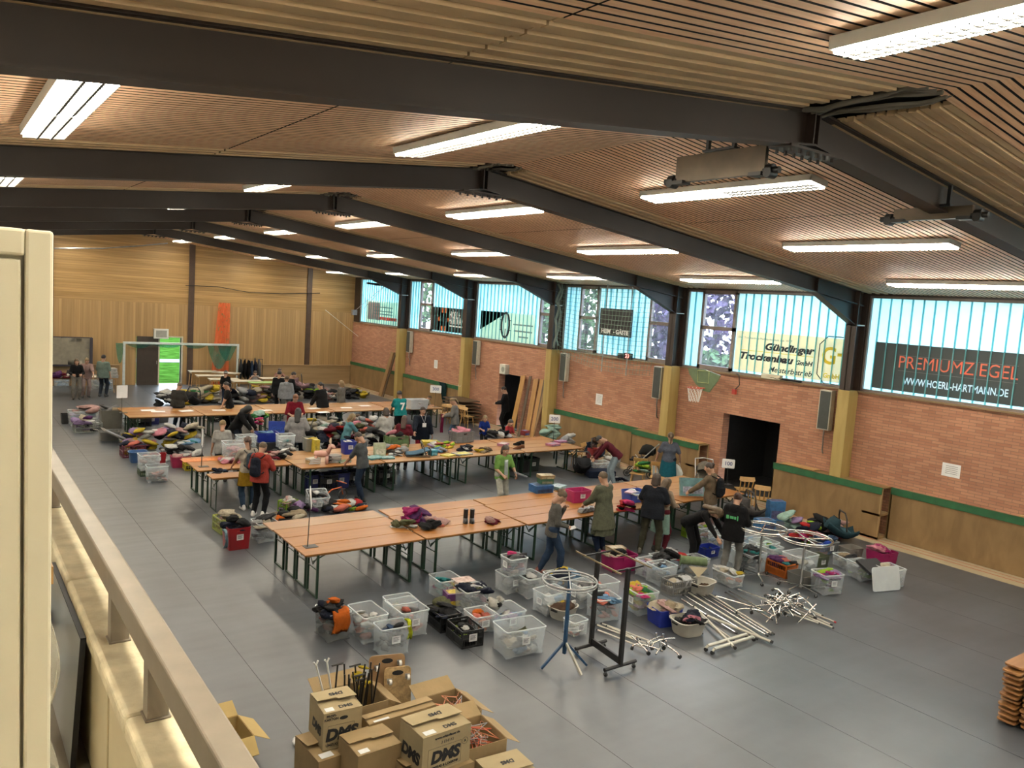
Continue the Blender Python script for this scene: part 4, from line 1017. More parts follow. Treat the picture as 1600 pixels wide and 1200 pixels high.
cr('clear', 744, 966, .36, .42, .28, -4, 'low clear box with orange picture books', None, 'orange picture books', 'orange coral yellow red', 'low clear box with picture books', .8, 9, top=True)
cr('clear', 782, 962, .50, .48, .34, -2, 'clear box with a black and white panda toy', None, 'blue and purple toys', 'lblue lilac teal white', 'clear box with the panda', .6, 9, top=True)
cr('fold', 721, 1015, .36, .51, .26, -5, 'black folding crate with striped gloves, nearest of the two black crates', BLK, 'striped gloves and shoes', 'char black navy lime white', 'nearest black folding crate', .75, 10)
cr('fold', 688, 990, .36, .52, .26, -2, 'black folding crate with dark shoes behind the gloves crate', BLK, 'dark shoes', 'black char navy olive lime', 'second black folding crate', 1.0, 11, lab=None, over=.06)
cr('clear', 789, 1032.5, .67, .45, .41, -7, 'largest clear box, nearest to the blue stand', None, 'white yellow and grey linen', 'white cream char olive grey lblue beige', 'largest near clear box', .50, 18, fine=True)
cr('clear', 791, 931, .40, .40, .34, 0, 'lidded clear box carrying a pink filled box', None, 'grey linen', 'lgrey grey white', 'lidded clear box under the pink filled box', .8, 8)
cr('clear', 797, 902, .38, .36, .30, -2, 'clear box with pink dolls stacked on the lidded box', None, 'pink dolls and grey cloth', 'pink hot lilac rose grey lgrey', 'pink filled box on top of the stack', .9, 10, z0=.35, over=.06, lab='x')
cr('clear', 824, 938, .40, .48, .36, -2, 'clear box with black media cases beside the lidded stack', None, 'black cases and papers', 'black char white black', 'clear box with black cases', .85, 9, lab=None)
cr('clear', 853, 965, .50, .40, .36, 2, 'clear box with blue papers left of the blue stand', None, 'pale blue papers', 'lblue lgrey white', 'clear box with blue papers', .55, 8, lab='x')
cr('basin', 880, 976, .48, .42, .20, 12, 'cream basin with yellow books behind the blue stand', None, 'yellow and cream books', 'yellow cream white brown beige', 'cream basin behind the blue stand', 1.0, 9, lab=None, over=.04)
cr('clear', 896, 998, .32, .27, .24, 4, 'small nearly empty clear box left of the black rack', None, 'pale scraps', 'cream coral white', 'small nearly empty clear box', .35, 5)
cr('clear', 934, 975, .44, .42, .38, -10, 'clear box filled with red and coral clothes behind the black rack', None, 'red and coral clothes', 'coral red coral black lblue', 'clear box seen through the black rack', .95, 14, lab=None, over=.04, fine=True)
cr('clear', 906, 953, .42, .40, .38, 0, 'clear box with white bags behind the cream basin', None, 'white bags', 'white lgrey grey', 'clear box with white bags', .8, 8, lab='x')
cr('clear', 934, 914, .50, .42, .36, -6, 'clear box with red packs above the red clothes box', None, 'red packs', 'coral red white lgrey', 'clear box with red packs', .7, 8, top=True, lab=None)
cr('tub', 957, 897, .60, .46, .32, -8, 'magenta tub with shoes behind the black rack', MAGE, 'cream and black shoes', 'cream char mag beige black', 'magenta tub of shoes', 1.0, 11, over=.05, lab=None)
cr('clear', 868, 934, .60, .42, .34, 0, 'clear box with dark shoes under the blue ring stand', None, 'dark shoes and socks', 'char white lblue yellow navy', 'clear box under the blue ring', .95, 11, over=.05, lab=None)
cr('clear', 996, 965, .44, .44, .39, -8, 'clear box of colourful toys right of the black rack', None, 'colourful toys', 'orange yellow hot pink lime coral green', 'toy box right of the black rack', .95, 14, over=.05, lab='x')
cr('tub', 1030, 983, .46, .42, .28, -12, 'deep blue tub with white books beside the toy box', BLUE, 'white books and papers', 'white cream beige olive rose', 'deep blue tub of books', 1.0, 10, over=.06, lab=None)
cr('basin', 1066, 1002, .56, .46, .24, -10, 'cream basin with dark clothes beside the silver tubes', None, 'dark and pink clothes', 'black navy brown pink char', 'cream basin beside the tubes', 1.0, 13, over=.07, lab=None, fine=True)
cr('clear', 1030, 918, .46, .42, .36, -4, 'clear box with dark pens behind the grey folding crate', None, 'dark pens and shoes', 'char black lblue white', 'clear box behind the grey crate', .75, 10, lab=None)
cr('fold', 1051, 933, .58, .33, .26, -5, 'grey folding crate with a white sheet over its side', GREYC, 'papers and cloth', 'lgrey white grey cream', 'grey folding crate', .7, 9, lab=None)
cr('clear', 1085, 903, .42, .40, .33, -4, 'clear box carrying a rolled green carpet', None, 'beige cloth', 'beige cream lgrey', 'clear box under the rolled carpet', .8, 7, lab=None)
cr('clear', 1038, 876, .60, .46, .32, -3, 'clear box with black and white clothes behind the rolled carpet', None, 'black and white clothes', 'black white char red black', 'clear box behind the rolled carpet', 1.0, 14, top=True, lab=None, over=.10)
cr('clear', 1015, 882, .44, .42, .32, -3, 'clear box with purple packs beside the magenta tub', None, 'purple packs', 'purple lilac rose white', 'clear box beside the magenta tub', .75, 9, top=True)
cr('basin', 1100, 936, .52, .42, .22, 10, 'empty cream basin with blue sticker', None, 'a few brown scraps', 'brown beige', 'empty cream basin with blue sticker', .35, 3, lab=None)
cr('clear', 1144, 921, .32, .56, .24, -6, 'low clear box with food packets right of the empty basin', None, 'yellow and white packets', 'white yellow cream orange lgrey white', 'low clear box of packets', .95, 11, lab=None, over=.03)
cr('tub', 1102, 873, .44, .32, .20, -4, 'low royal blue tub left of the black hoodie person', BLUE, 'blue cloth', 'blue navy', 'low royal blue tub', .5, 5)
cr('clear', 1093, 851, .50, .46, .36, -3, 'clear box with a pink plush behind the royal blue tub', None, 'pink plush and green cloth', 'pink rose lime lgrey orange', 'clear box behind the royal blue tub', .95, 12, lab=None, over=.07)
cr('fold', 1089, 847, .30, .50, .26, -3, 'lime green folding crate at the right end of the front row', LIME, 'brown cloth', 'brown grey cream', 'lime green folding crate', .9, 7)
cr('clear', 1127, 862, .38, .42, .34, 0, 'clear box just left of the grey trousers', None, 'pale bags', 'lgrey white lblue', 'clear box left of the grey trousers', .6, 6, lab=None)
cr('clear', 1172, 900, .50, .52, .40, -2, 'clear box with black dotted clothes under the left chrome ring', None, 'black dotted clothes', 'black white char teal black', 'clear box under the left chrome ring', .95, 14, over=.06, lab=None, fine=True)
cr('clear', 1168, 862, .50, .48, .36, 0, 'empty looking clear box behind the dotted clothes box', None, 'pale cloth', 'lblue lgrey white', 'clear box behind the dotted clothes', .45, 6, top=True, lab=None)
cr('clear', 1205, 884, .42, .44, .34, 0, 'clear box with teal folder right of the dotted clothes box', None, 'teal folders', 'teal mint lgrey', 'clear box with teal folder', .7, 7, lab=None)
cr('clear', 1164, 838, .56, .46, .36, -3, 'clear box below the blue toy cartons', None, 'lilac cloth', 'lilac lblue white', 'clear box below the blue toy cartons', .6, 7, top=True, lab=None)
cr('clear', 1196, 852, .52, .46, .34, -2, 'clear box filled with lime green cloth', None, 'lime green cloth', 'lime green mint', 'clear box of lime cloth', .8, 8, top=True, lab=None)
cr('fold', 1227, 905, .36, .50, .27, -4, 'orange folding crate with teal leggings behind the right chrome stand', ORNG, 'teal and purple leggings', 'teal green purple black coral', 'orange folding crate', 1.0, 11, over=.04, lab=None)
cr('clear', 1252, 872, .60, .48, .36, -4, 'wide clear box behind the orange crate', None, 'cream linen', 'cream white lgrey', 'wide clear box behind the orange crate', .55, 8, top=True, lab=None)
cr('tub', 1255, 922, .40, .42, .24, -4, 'grey metal coloured tub below the right chrome ring', (.20, .20, .19), 'a few wires', 'grey lgrey', 'grey tub below the right chrome ring', .3, 3, lab=None)
cr('clear', 1286, 932, .48, .40, .39, -16, 'clear box with purple and green clothes right of the chrome stand', None, 'purple and green clothes', 'purple lilac mag white lime black', 'clear box right of the chrome stand', .92, 15, over=.02, fine=True)
cr('tub', 1276, 890, .40, .32, .24, -6, 'dull green tub behind the purple clothes box', (.11, .13, .08), 'green cloth', 'olive green', 'dull green tub', .6, 5)
cr('clear', 1322, 893, .36, .48, .25, -20, 'low clear box with brown wigs left of the black tray', None, 'brown and white wigs', 'brown cream white char beige', 'low clear box of wigs', .95, 10, lab=None, over=.04)
cr('clear', 1345, 910, .42, .44, .34, -14, 'clear box with a tilted black tray on top', None, 'grey cloth', 'grey lgrey lime', 'clear box under the black tray', .7, 7)
cr('clear', 1388, 920, .46, .44, .36, -14, 'clear box at the right end with cream cloth', None, 'cream cloth and straps', 'cream white navy lgrey', 'rightmost clear box', .9, 9, lab=None)
cr('tub', 1378, 888, .50, .46, .30, -10, 'dark magenta tub with pink flower cloth near the right end', MAGE, 'pink flower cloth', 'hot cream pink mag white', 'dark magenta tub at the right end', 1.0, 12, over=.10, lab=None)
cr('clear', 1287, 871, .50, .42, .30, -6, 'smoky box with navy and pink clothes behind the wigs', SMOKE, 'navy blue and pink clothes', 'navy blue pink denim rose', 'smoky box behind the wigs', 1.0, 12, over=.12)
cr('tub', 1326, 876, .44, .34, .24, -12, 'round grey tub behind the black tray', (.30, .28, .25), 'dull cloth', 'grey brown', 'round grey tub behind the black tray', .4, 4, lab=None)
# left end of the front row
cr('tub', 357, 862, .43, .48, .43, 1, 'tall red crate with a black sports bag on top', RED, 'black sports bags', 'black navy black char', 'tall red crate', .95, 9, over=.16, fine=True)
cr('clear', 403, 851, .42, .48, .40, 2, 'clear box with a grey case beside the tall red crate', None, 'white and black cloth', 'white char lgrey cream grey', 'clear box beside the tall red crate', .9, 11, over=.12, lab=None)
cr('basket', 345, 836, .40, .50, .30, 4, 'lime yellow basket behind the tall red crate', (.45, .52, .10), 'cream blankets', 'cream rose beige', 'lime yellow basket', 1.0, 8, over=.12, lab=None)
cr('basket', 447, 803, .38, .30, .26, 20, 'bright green basket with white packets on the floor between rows', LIME, 'white packets', 'white cream rose', 'bright green basket', 1.0, 8, over=.05, lab=None)
cr('clear', 482, 802, .46, .44, .40, -6, 'clear box of pink hangers tipped towards us', None, 'pink and white baby clothes', 'pink white rose black lgrey', 'clear box tipped towards us', .9, 12, tilt=(.30, 0, .04))
heap(452, 822, 0, .9, .6, .30, 'white cream beige orange black', 'white and orange clothes heaped on the floor behind the sign', n=12, seed=71)
heap(470, 800, 0, .8, .5, .20, 'black purple char lilac', 'black and purple things lying behind the front row', n=9, seed=72)
heap(535, 797, 0, 1.3, .6, .20, 'orange yellow black red lime coral navy white', 'orange and yellow toys heaped on the floor between the rows', 'toys', n=18, seed=73, name='toy_heap')
# left end of the middle row
cr('clear', 230, 755, .50, .38, .40, -2, 'clear box holding shoes with a red basket standing in it', None, 'shoes and soft toys', 'coral rose char beige brown', 'clear box holding shoes', .5, 9, lab=None)
cr('tub', 234, 727, .42, .2, .30, -4, 'red basket upright inside the shoe box', RED, None, z0=.03)
cr('fold', 219, 745, .40, .40, .22, 0, 'dark green crate under the clear box at left', (.05, .10, .04), None, lab=None)
cr('clear', 219, 737, .48, .44, .40, 0, 'clear box with white dolls on the dark green crate', None, 'white and grey dolls', 'white rose grey', 'clear box on the dark green crate', .8, 8, z0=.22, lab=None)
cr('basin', 202, 725, .50, .42, .30, 0, 'sky blue tub left of the shoe box', LBLUE, 'white cloth', 'white lblue', 'sky blue tub', .7, 5, lab=None)
cr('basket', 192, 716, .60, .44, .34, 2, 'burgundy basket with pink and yellow cloth', (.22, .03, .06), 'pink and yellow cloth', 'rose yellow navy coral', 'burgundy basket', 1.0, 10, over=.10, lab=None)
cr('tub', 268, 732, .50, .40, .30, -4, 'hot pink tub right of the shoe box', (.45, .02, .10), 'pink and white cloth', 'pink white rose', 'hot pink tub right of the shoe box', 1.0, 8, over=.05, lab=None)
cr('fold', 289, 736, .46, .40, .28, -4, 'yellow folding crate under the left end of the middle row', YEL, 'dark cloth', 'char grey', 'yellow folding crate', .6, 6, lab=None)
cr('tub', 281, 712, .60, .40, .34, -2, 'white patterned box behind the yellow crate', (.72, .73, .72), 'blue and white cloth', 'lblue white teal', 'white patterned box', 1.0, 8, over=.04, lab=None)
heap(235, 700, 0, 1.5, .8, .62, 'pink yellow black lilac white navy', 'pink and yellow clothes heaped behind the burgundy basket', n=20, seed=81)
heap(285, 694, 0, 1.4, .7, .62, 'rose white lilac cream yellow navy', 'pale clothes and toys heaped behind the white patterned box', n=18, seed=82)
heap(280, 716, 0, 1.2, .5, .38, 'white black lgrey char', 'white and black cloths spread beside the hot pink tub', n=10, seed=83)
# far left group
cr('tub', 96, 663, .44, .42, .32, 0, 'black box at far left under the yellow pack', BLK, None, lab=None)
cr('clear', 108, 667, .90, .6, .50, 0, 'milky box with pink and white cloth at far left', None, 'pink blue and white cloth', 'rose lblue white lilac', 'milky box at far left', .95, 10, over=.18, lab=None)
cr('basket', 117, 677, .80, .52, .30, 2, 'wire basket with purple clothes at far left', (.35, .38, .36), 'purple and white clothes', 'purple navy white cream lilac', 'wire basket at far left', 1.0, 12, over=.16, lab=None)
cr('tub', 158, 671, .66, .5, .62, 0, 'tall grey sack shaped bin beside the wire basket', (.20, .19, .16), 'grey cloth', 'grey lgrey beige', 'tall grey bin', 1.0, 6, over=.12, lab=None)
cr('tub', 156, 690, .56, .40, .28, 0, 'low grey carry cot in front of the tall grey bin', (.22, .22, .21), None, lab=None)
"""lid"""
b = MB(); b.box((-.45, -.3, 0), (.45, .3, .03)); b.box((-.42, -.27, .03), (.42, .27, .05)); o = b.build('grey_cot_cover', [plast((.17, .165, .15))], loc=fl(182, 682, .2), bevel=.006); o.rotation_euler = (0, .5, 0); tag(o, 'tilted grey lid lying right of the low grey carry cot', 'lid')
# ---------------------------------------------------------------- racks, stands and tubes
M_blackst = mat('black_steel', (.018, .016, .015), .4, .2, 8, metal=.3); M_bluest = mat('blue_steel', (.02, .075, .17), .4, .15, 8); M_whitest = mat('white_tube', (.58, .56, .48), .35, .08, 6, metal=.2); M_rub = mat('rubber', (.012, .012, .012), .6)
def caster(par, x, y, z=.05, r=.03):
    b = MB(); b.cyl((x-.012, y, r), (x+.012, y, r), r, 12); w = b.build('wheel', [M_rub], par, smooth=40)
    b = MB(); b.bar((x-.018, y, r), (x-.018, y, z+.03), .004, .02); b.bar((x+.018, y, r), (x+.018, y, z+.03), .004, .02); b.cyl((x, y, z+.025), (x, y, z+.05), .012, 8); b.build('fork', [M_steel], w)
f1 = Vector((7.76, 8.10, 0)); f2 = Vector((7.68, 7.40, 0))
r = thing('garment_rack', 'black steel garment rack on casters standing between the near boxes', 'rack', (0, 0, 0)); r.location = (7.72, 7.75, 0)
def lv(v): return v-Vector((7.72, 7.75, 0))
for i, f in enumerate((f1, f2)):
    q = lv(f); b = MB(); b.box((q.x-.03, q.y-.025, .10), (q.x+.03, q.y+.025, 1.50)); b.build('upright', [M_blackst], r, bevel=.003)
    b = MB(); b.cyl((q.x-.30, q.y, .10), (q.x+.30, q.y, .10), .026, 12); ft = b.build('foot', [M_blackst], r, smooth=40)
    for s in (-1, 1): caster(ft, q.x+s*.27, q.y, .05)
    b = MB(); b.box((q.x-.30, q.y-.009, 1.478), (q.x+.30, q.y+.009, 1.50)); b.build('top_arm', [M_blackst], r)
q1, q2 = lv(f1), lv(f2)
b = MB(); b.bar((q1.x, q1.y, .16), (q2.x, q2.y, .16), .03, .10); b.build('base_bar', [M_blackst], r)
for s in (-1, 1):
    b = MB(); b.bar((q1.x+s*.29, q1.y+.16, 1.51), (q2.x+s*.29, q2.y-.16, 1.51), .012, .02); b.build('rail', [mat('brass_rail', (.25, .19, .10), .35, .1, 5, metal=.7)], r)
def ring_pts(R, z, n=28): return [(R*math.cos(2*math.pi*k/n), R*math.sin(2*math.pi*k/n), z) for k in range(n)]
r = thing('ring_stand', 'blue tripod clothes stand with a chrome ring on top, left of the black rack', 'clothes stand', (7.07, 7.90, 0), .3)
b = MB(); b.box((-.022, -.022, .20), (.022, .022, 1.25)); b.build('pole', [M_bluest], r, bevel=.003)
for k, a in enumerate((2.6, -.75, -1.75)):
    b = MB(); d = Vector((math.cos(a), math.sin(a), 0)); b.bar(d*.02+Vector((0, 0, .36)), d*.34+Vector((0, 0, .02)), .03, .03); b.build('leg', [M_bluest if k < 2 else M_whitest], r, label=None) if False else b.build('leg', [M_bluest if k < 2 else M_whitest], r)
b = MB(); b.tube(ring_pts(.38, 1.26), .014, 8, closed=True); b.tube(ring_pts(.38, 1.22), .008, 6, closed=True); b.build('ring', [M_steel], r, smooth=60)
for k in range(2):
    a = .6+k*1.57; b = MB(); b.tube([(-.38*math.cos(a), -.38*math.sin(a), 1.25), (.38*math.cos(a), .38*math.sin(a), 1.25)], .009, 6); b.build('spoke', [M_steel], r, smooth=60)
for (p, z, R, rz, lab) in ((fl(1184, 905), 1.03, .46, .2, 'round chrome clothes stand on a star base, nearer the black hoodie person'), (fl(1250, 922), 1.02, .48, .7, 'round chrome clothes stand on a star base behind the purple clothes box')):
    r = thing('ring_stand', lab, 'clothes stand', p, rz)
    b = MB(); b.cyl((0, 0, .08), (0, 0, z), .022, 12); b.cyl((0, 0, .07), (0, 0, .13), .035, 12); b.build('pole', [M_chrome], r, smooth=40)
    b = MB(); b.tube(ring_pts(R, z), .016, 8, closed=True); b.tube(ring_pts(R, z-.035), .010, 6, closed=True); b.build('ring', [M_chrome], r, smooth=60)
    for k in range(2):
        a = 1.57*k+.3; b = MB(); b.tube([(R*math.cos(a), R*math.sin(a), z), (0, 0, z-.02), (-R*math.cos(a), -R*math.sin(a), z)], .01, 6); b.build('spoke', [M_chrome], r, smooth=60)
    for k in range(5):
        a = 2*math.pi*k/5; b = MB(); e = Vector((math.cos(a), math.sin(a), 0)); b.bar(e*.02+Vector((0, 0, .11)), e*.42+Vector((0, 0, .085)), .03, .018); l = b.build('leg', [M_chrome], r); caster(l, e.x*.40, e.y*.40, .045, .032)
# loose rack tubes on the floor
nt = 0
def tube_on_floor(pa, pb, rad, m, label, za=.03, zb=.03, tip=None, group='loose rack tubes by the cream basin'):
    a = fl(pa[0], pa[1], za); c = fl(pb[0], pb[1], zb); r = thing('rack_tube', label, 'tube', a, 0, group); d = c-a
    b = MB(); b.cyl((0, 0, 0), d, rad, 8); b.build('tube', [m], r, smooth=40)
    b = MB(); b.cyl(d*.985, d*1.012, rad*1.2, 8); b.cyl(d*-.012, d*.015, rad*1.2, 8); b.build('end_cap', [tip or M_rub], r, smooth=40)
posw = ['topmost', 'second', 'third', 'fourth', 'fifth', 'sixth', 'seventh', 'eighth']
for i, (pa, pb) in enumerate((((1092, 917), (1208, 990)), ((1086, 919), (1203, 991)), ((1080, 922), (1198, 993)), ((1074, 925), (1190, 996)), ((1068, 930), (1182, 998)), ((1064, 936), (1150, 989)), ((1098, 966), (1146, 1000)))):
    tube_on_floor(pa, pb, .014, M_chrome if i % 3 else M_whitest, '%s long silver tube of the bundle beside the cream basin' % posw[i].capitalize())
tube_on_floor((1085, 948), (1148, 1012), .022, M_whitest, 'cream tube lying across the silver tube bundle', .10, .08)
tube_on_floor((1104, 962), (1206, 1003), .022, M_whitest, 'cream tube with bent end lying lowest in the bundle', .06, .05)
for i, (pa, pb) in enumerate((((1118, 931), (1190, 952)), ((1134, 926), (1206, 968)), ((1140, 924), (1215, 965)), ((1152, 920), (1235, 950)))):
    tube_on_floor(pa, pb, .013, M_chrome, '%s thin tube poking left out of the caster leg pile' % posw[i].capitalize(), .04, .12, group='loose tubes under the caster legs')
for i, (pa, pb) in enumerate((((1205, 932), (1305, 972)), ((1200, 934), (1299, 976)), ((1212, 928), (1285, 962)), ((1230, 950), (1302, 981)), ((1225, 955), (1280, 974)))):
    tube_on_floor(pa, pb, .014, M_whitest, '%s pale tube poking right out of the caster leg pile%s' % (posw[i].capitalize(), ', red tipped' if i == 0 else ''), .10, .03, mat('red_tip', (.5, .02, .03), .5) if i == 0 else None, 'pale tubes under the caster legs')
for i, (pa, pb) in enumerate((((932, 976), (1016, 1008)), ((940, 974), (1022, 1004)), ((933, 984), (1010, 1014)), ((948, 978), (1000, 1000)))):
    tube_on_floor(pa, pb, .013, M_whitest, '%s thin cream tube behind the black rack feet' % posw[i].capitalize(), .03, .05, group='thin cream tubes behind the rack')
for i, (pa, pb) in enumerate((((1106, 1009), (1166, 991)), ((1116, 1014), (1176, 995)))):
    a = fl(pa[0], pa[1], .08); c = fl(pb[0], pb[1], .08); r = thing('rack_crossbar', ('upper' if i == 0 else 'lower')+' white rack base bar with casters below the tube bundle', 'rack base', (a+c)/2, 0, 'white rack base bars')
    d = (c-a)/2; b = MB(); b.cyl(-d, d, .026, 10); b.build('bar', [M_whitest], r, smooth=40)
    for s in (-1, 1):
        b = MB(); e = d*s; b.tube([e, e+Vector((0, 0, .0)), e*1.08+Vector((0, 0, -.03))], .02, 8); l = b.build('elbow', [M_whitest], r, smooth=60); b = MB(); b.cyl(e*1.08+Vector((-.015, 0, -.05)), e*1.08+Vector((.015, 0, -.05)), .03, 12); b.build('wheel', [M_rub], l, smooth=40)
def make_foot():
    r = thing('caster_leg', 'x', 'caster leg'); b = MB(); b.tube([(-.22, 0, .10), (-.08, 0, .12), (.08, 0, .12), (.19, 0, .10), (.23, 0, .06)], .014, 8); b.tube([(0, 0, .12), (0, .02, .2)], .016, 8); b.build('tube', [M_chrome], r, smooth=60)
    b = MB(); b.cyl((.215, 0, .03), (.245, 0, .03), .03, 12); b.build('wheel', [M_rub], r, smooth=40); return r
K0 = make_foot(); rk = random.Random(11); c0 = fl(1226, 966); firstk = True
for i in range(26):
    o = K0 if firstk else dup(K0); firstk = False
    k = i/25; rr = .42*math.sqrt(rk.random())
    a = rk.uniform(0, 6.28); o.location = (c0.x+rr*math.cos(a)*1.1, c0.y+rr*math.sin(a)*.7, .0+.24*(1-rr/.5)*rk.random())
    o.rotation_euler = (rk.uniform(-1.2, 1.2), rk.uniform(-.8, .8), rk.uniform(0, 6.28)); o.location.z += .10
    o['label'] = 'silver caster leg in the tangled pile on the mats below the chrome stands'; o['group'] = 'tangled pile of caster legs'
for i, (px, py) in enumerate(((1003, 1012), (1022, 1008), (1038, 1012), (1010, 1022), (1030, 1024), (1046, 1018))):
    o = dup(K0, fl(px, py, .06), rk.uniform(0, 6.28), 'silver caster leg in the small heap right of the black rack', 'small heap of caster legs'); o.rotation_euler.x = rk.uniform(-.7, .7)
o = dup(K0, fl(1172, 962, .02), 2.4, 'single cream caster leg lying left of the tangled pile', 'single caster leg')
# ---------------------------------------------------------------- moving cartons at the bottom
M_card = mat('cardboard', (.37, .255, .12), .85, .08, 5, bump=.1); M_card2 = mat('cardboard_in', (.36, .245, .11), .85, .08, 5); M_cardp = mat('cardboard_pale', (.43, .335, .185), .85, .07, 5)
def carton(x, y, z, L, W, H, rz, label, m=M_card, open_=False, flaps=0.12, dms=False, group=None, name='cardboard_box', single=False):
    r = thing(name, label, 'cardboard box', (x, y, z), rz, group); t = .006; b = MB()
    b.box((0, 0, 0), (L, W, t)); b.box((0, 0, t), (L, t, H)); b.box((0, W-t, t), (L, W, H)); b.box((0, t, t), (t, W-t, H)); b.box((L-t, t, t), (L, W-t, H)); b.build('body', [m], r)
    if not open_:
        b = MB(); b.box((.002, .002, H-.004), (L-.002, W-.002, H)); b.build('inner_flap', [m], r)
        b = MB(); fw = W*.62; s = math.sin(flaps)
        vs = [(0, W, H), (L, W, H), (L, W-fw*math.cos(flaps), H+fw*s), (L*.52, W-fw*math.cos(flaps), H+fw*s), (L*.48, W-fw*.86, H+fw*s*.9), (0, W-fw*.86, H+fw*s*.9)]
        b.add(vs+[(v[0], v[1], v[2]+.006) for v in vs], [tuple(range(6)), tuple(reversed(range(6, 12)))]+[((i+1) % 6, i, i+6, (i+1) % 6+6) for i in range(6)]); fl_ = b.build('top_flap', [m], r)
        b = MB(); b.box((L*.08, W*.06, H+.001), (L*.30, W*.22, H+.0025)); b.build('shipping_label', [M_lab], r)
        if dms:
            text('DMS', .075, M_print, r, (L*.62, W*.16, H+.003), (0, 0, 0), .003, ext=.0005); text('DMS', .075, M_print, fl_, (L*.55, W*.66, H+fw*s*.62+.010), (-flaps, 0, math.pi), .003, ext=.0005)
    else:
        for (p0, p1, n, dr) in (((0, 0, H), (L, 0, H), Vector((0, -1, 0)), -.7), ((0, W, H), (L, W, H), Vector((0, 1, 0)), .45), ((L, 0, H), (L, W, H), Vector((1, 0, 0)), -.5)):
            if single and n.y <= 0 and n.x == 0: continue
            b = MB(); p0 = Vector(p0); p1 = Vector(p1); e = n*math.cos(dr)*.2+Vector((0, 0, math.sin(dr)*.2)); q = Vector((0, 0, .005))
            b.add([p0, p1, p1+e, p0+e, p0+q, p1+q, p1+e+q, p0+e+q], [(0, 3, 2, 1), (4, 5, 6, 7), (0, 1, 5, 4), (1, 2, 6, 5), (2, 3, 7, 6), (3, 0, 4, 7)]); b.build('flap', [m], r)
    if dms:
        R = (math.pi/2, 0, 0); text('DMS', H*.42, M_print, r, (L*.47, -.003, H*.38), R, .009, .15, ext=.001)
        text('UMZUG & LOGISTIK', H*.09, M_print, r, (L*.47, -.003, H*.13), R, .001, ext=.001)
        b = MB(); b.tube([(L*.12, -.002, H*.07), (L*.80, -.002, H*.07), (L*.80, -.002, H*.64), (L*.12, -.002, H*.64)], .0018, 4, closed=True); b.build('printed_frame', [M_print], r)
        if dms == 2:
            text('www.schindlauer.de', H*.09, M_print, r, (L*.50, -.003, H*.88), R, .001, ext=.001); text('3 EHI KI', H*.11, mat('pen_mark', (.12, .10, .08), .8), r, (L*.50, -.003, H*.74), R, 0, .1, ext=.001)
            b = MB(); b.tube([(L*.88+.035*math.cos(k*.524), -.002, H*.58+.035*math.sin(k*.524)) for k in range(12)], .0018, 4, closed=True); b.build('printed_ring', [M_print], r); text('A', .04, M_print, r, (L*.88, -.003, H*.58), R, .001, ext=.001)
            text('DMS', H*.42, M_print, r, (-.003, W*.5, H*.35), (math.pi/2, 0, -math.pi/2), .009, .15, ext=.001)
        else:
            text('PROFI-\nKARTON', H*.09, M_print, r, (L*.2, -.003, H*.86), R, .001, ext=.001); b = MB(); b.lathe([(.0, -.001), (.045, 0), (0, .001)], 14, M=Matrix.Translation((L*.52, -.001, H*.80)) @ Matrix.Rotation(math.pi/2, 4, 'X'), sy=.45); b.build('hand_hole', [M_dark], r)
            text('DMS', H*.34, M_print, r, (-.003, W*.45, H*.42), (math.pi/2, 0, -math.pi/2), .007, .15, ext=.001)
    return r
carton(3.05, 6.92, 0, .62, .56, .355, .05, 'plain cardboard box under the left lettered box')
carton(3.15, 7.07, .36, .41, .46, .40, -.08, 'pale lettered cardboard box stacked at the left with a hand hole', M_cardp, dms=1)
carton(3.74, 6.14, 0, .66, .50, .355, .03, 'plain cardboard box under the large lettered box')
carton(3.80, 6.19, .36, .57, .44, .40, .03, 'large pale lettered cardboard box with handwriting in the middle of the stack', M_cardp, dms=2)
carton(3.16, 6.46, 0, .56, .40, .185, .02, 'flat cardboard box at the bottom edge under the plain box')
carton(3.30, 6.56, .19, .48, .44, .34, .02, 'plain brown cardboard box in front of the lettered boxes', M_card, flaps=.10)
carton(3.62, 6.98, 0, .82, .20, .56, .03, 'long narrow cardboard box with red mark behind the large lettered box')
carton(4.48, 6.93, 0, .54, .56, .38, .02, 'open cardboard box full of hangers, farther of the two', M_card, True, single=True)
carton(4.44, 6.33, 0, .48, .54, .38, -.05, 'open cardboard box full of hangers, nearer of the two', M_card, True, single=True)
carton(4.42, 5.70, 0, .50, .55, .30, -.10, 'lettered cardboard box at the bottom right of the carton stack', M_cardp, flaps=.06, dms=1)
carton(3.48, 7.58, 0, .68, .55, .42, .0, 'open cardboard box holding black poles', M_card, True, single=True)
carton(2.10, 7.66, 0, .56, .48, .36, .05, 'empty open cardboard box beside the gallery railing', mat('cardboard_yellow', (.52, .37, .14), .85, .08, 5), True)
rr = random.Random(5)
pole_m = [M_blackst, M_whitest]
for i in range(16):
    x = 3.62+.03*i+rr.uniform(-.02, .02); y = 7.75+rr.uniform(-.08, .25); b = MB(); tx, ty = rr.uniform(-.06, .12), rr.uniform(-.05, .1); h = rr.uniform(.62, .80)
    r = thing('rack_pole', 'black steel pole standing in the open cardboard box', 'pole', (x, y, .01), 0, 'black poles in the open box'); b.tube([(0, 0, 0), (tx, ty, h)], .010, 6); b.build('rod', [M_blackst], r, smooth=60)
    if i % 4 == 0: b = MB(); b.tube([(tx-.07, ty, h), (tx+.07, ty, h)], .011, 6); b.build('cross_bar', [M_blackst], r, smooth=60)
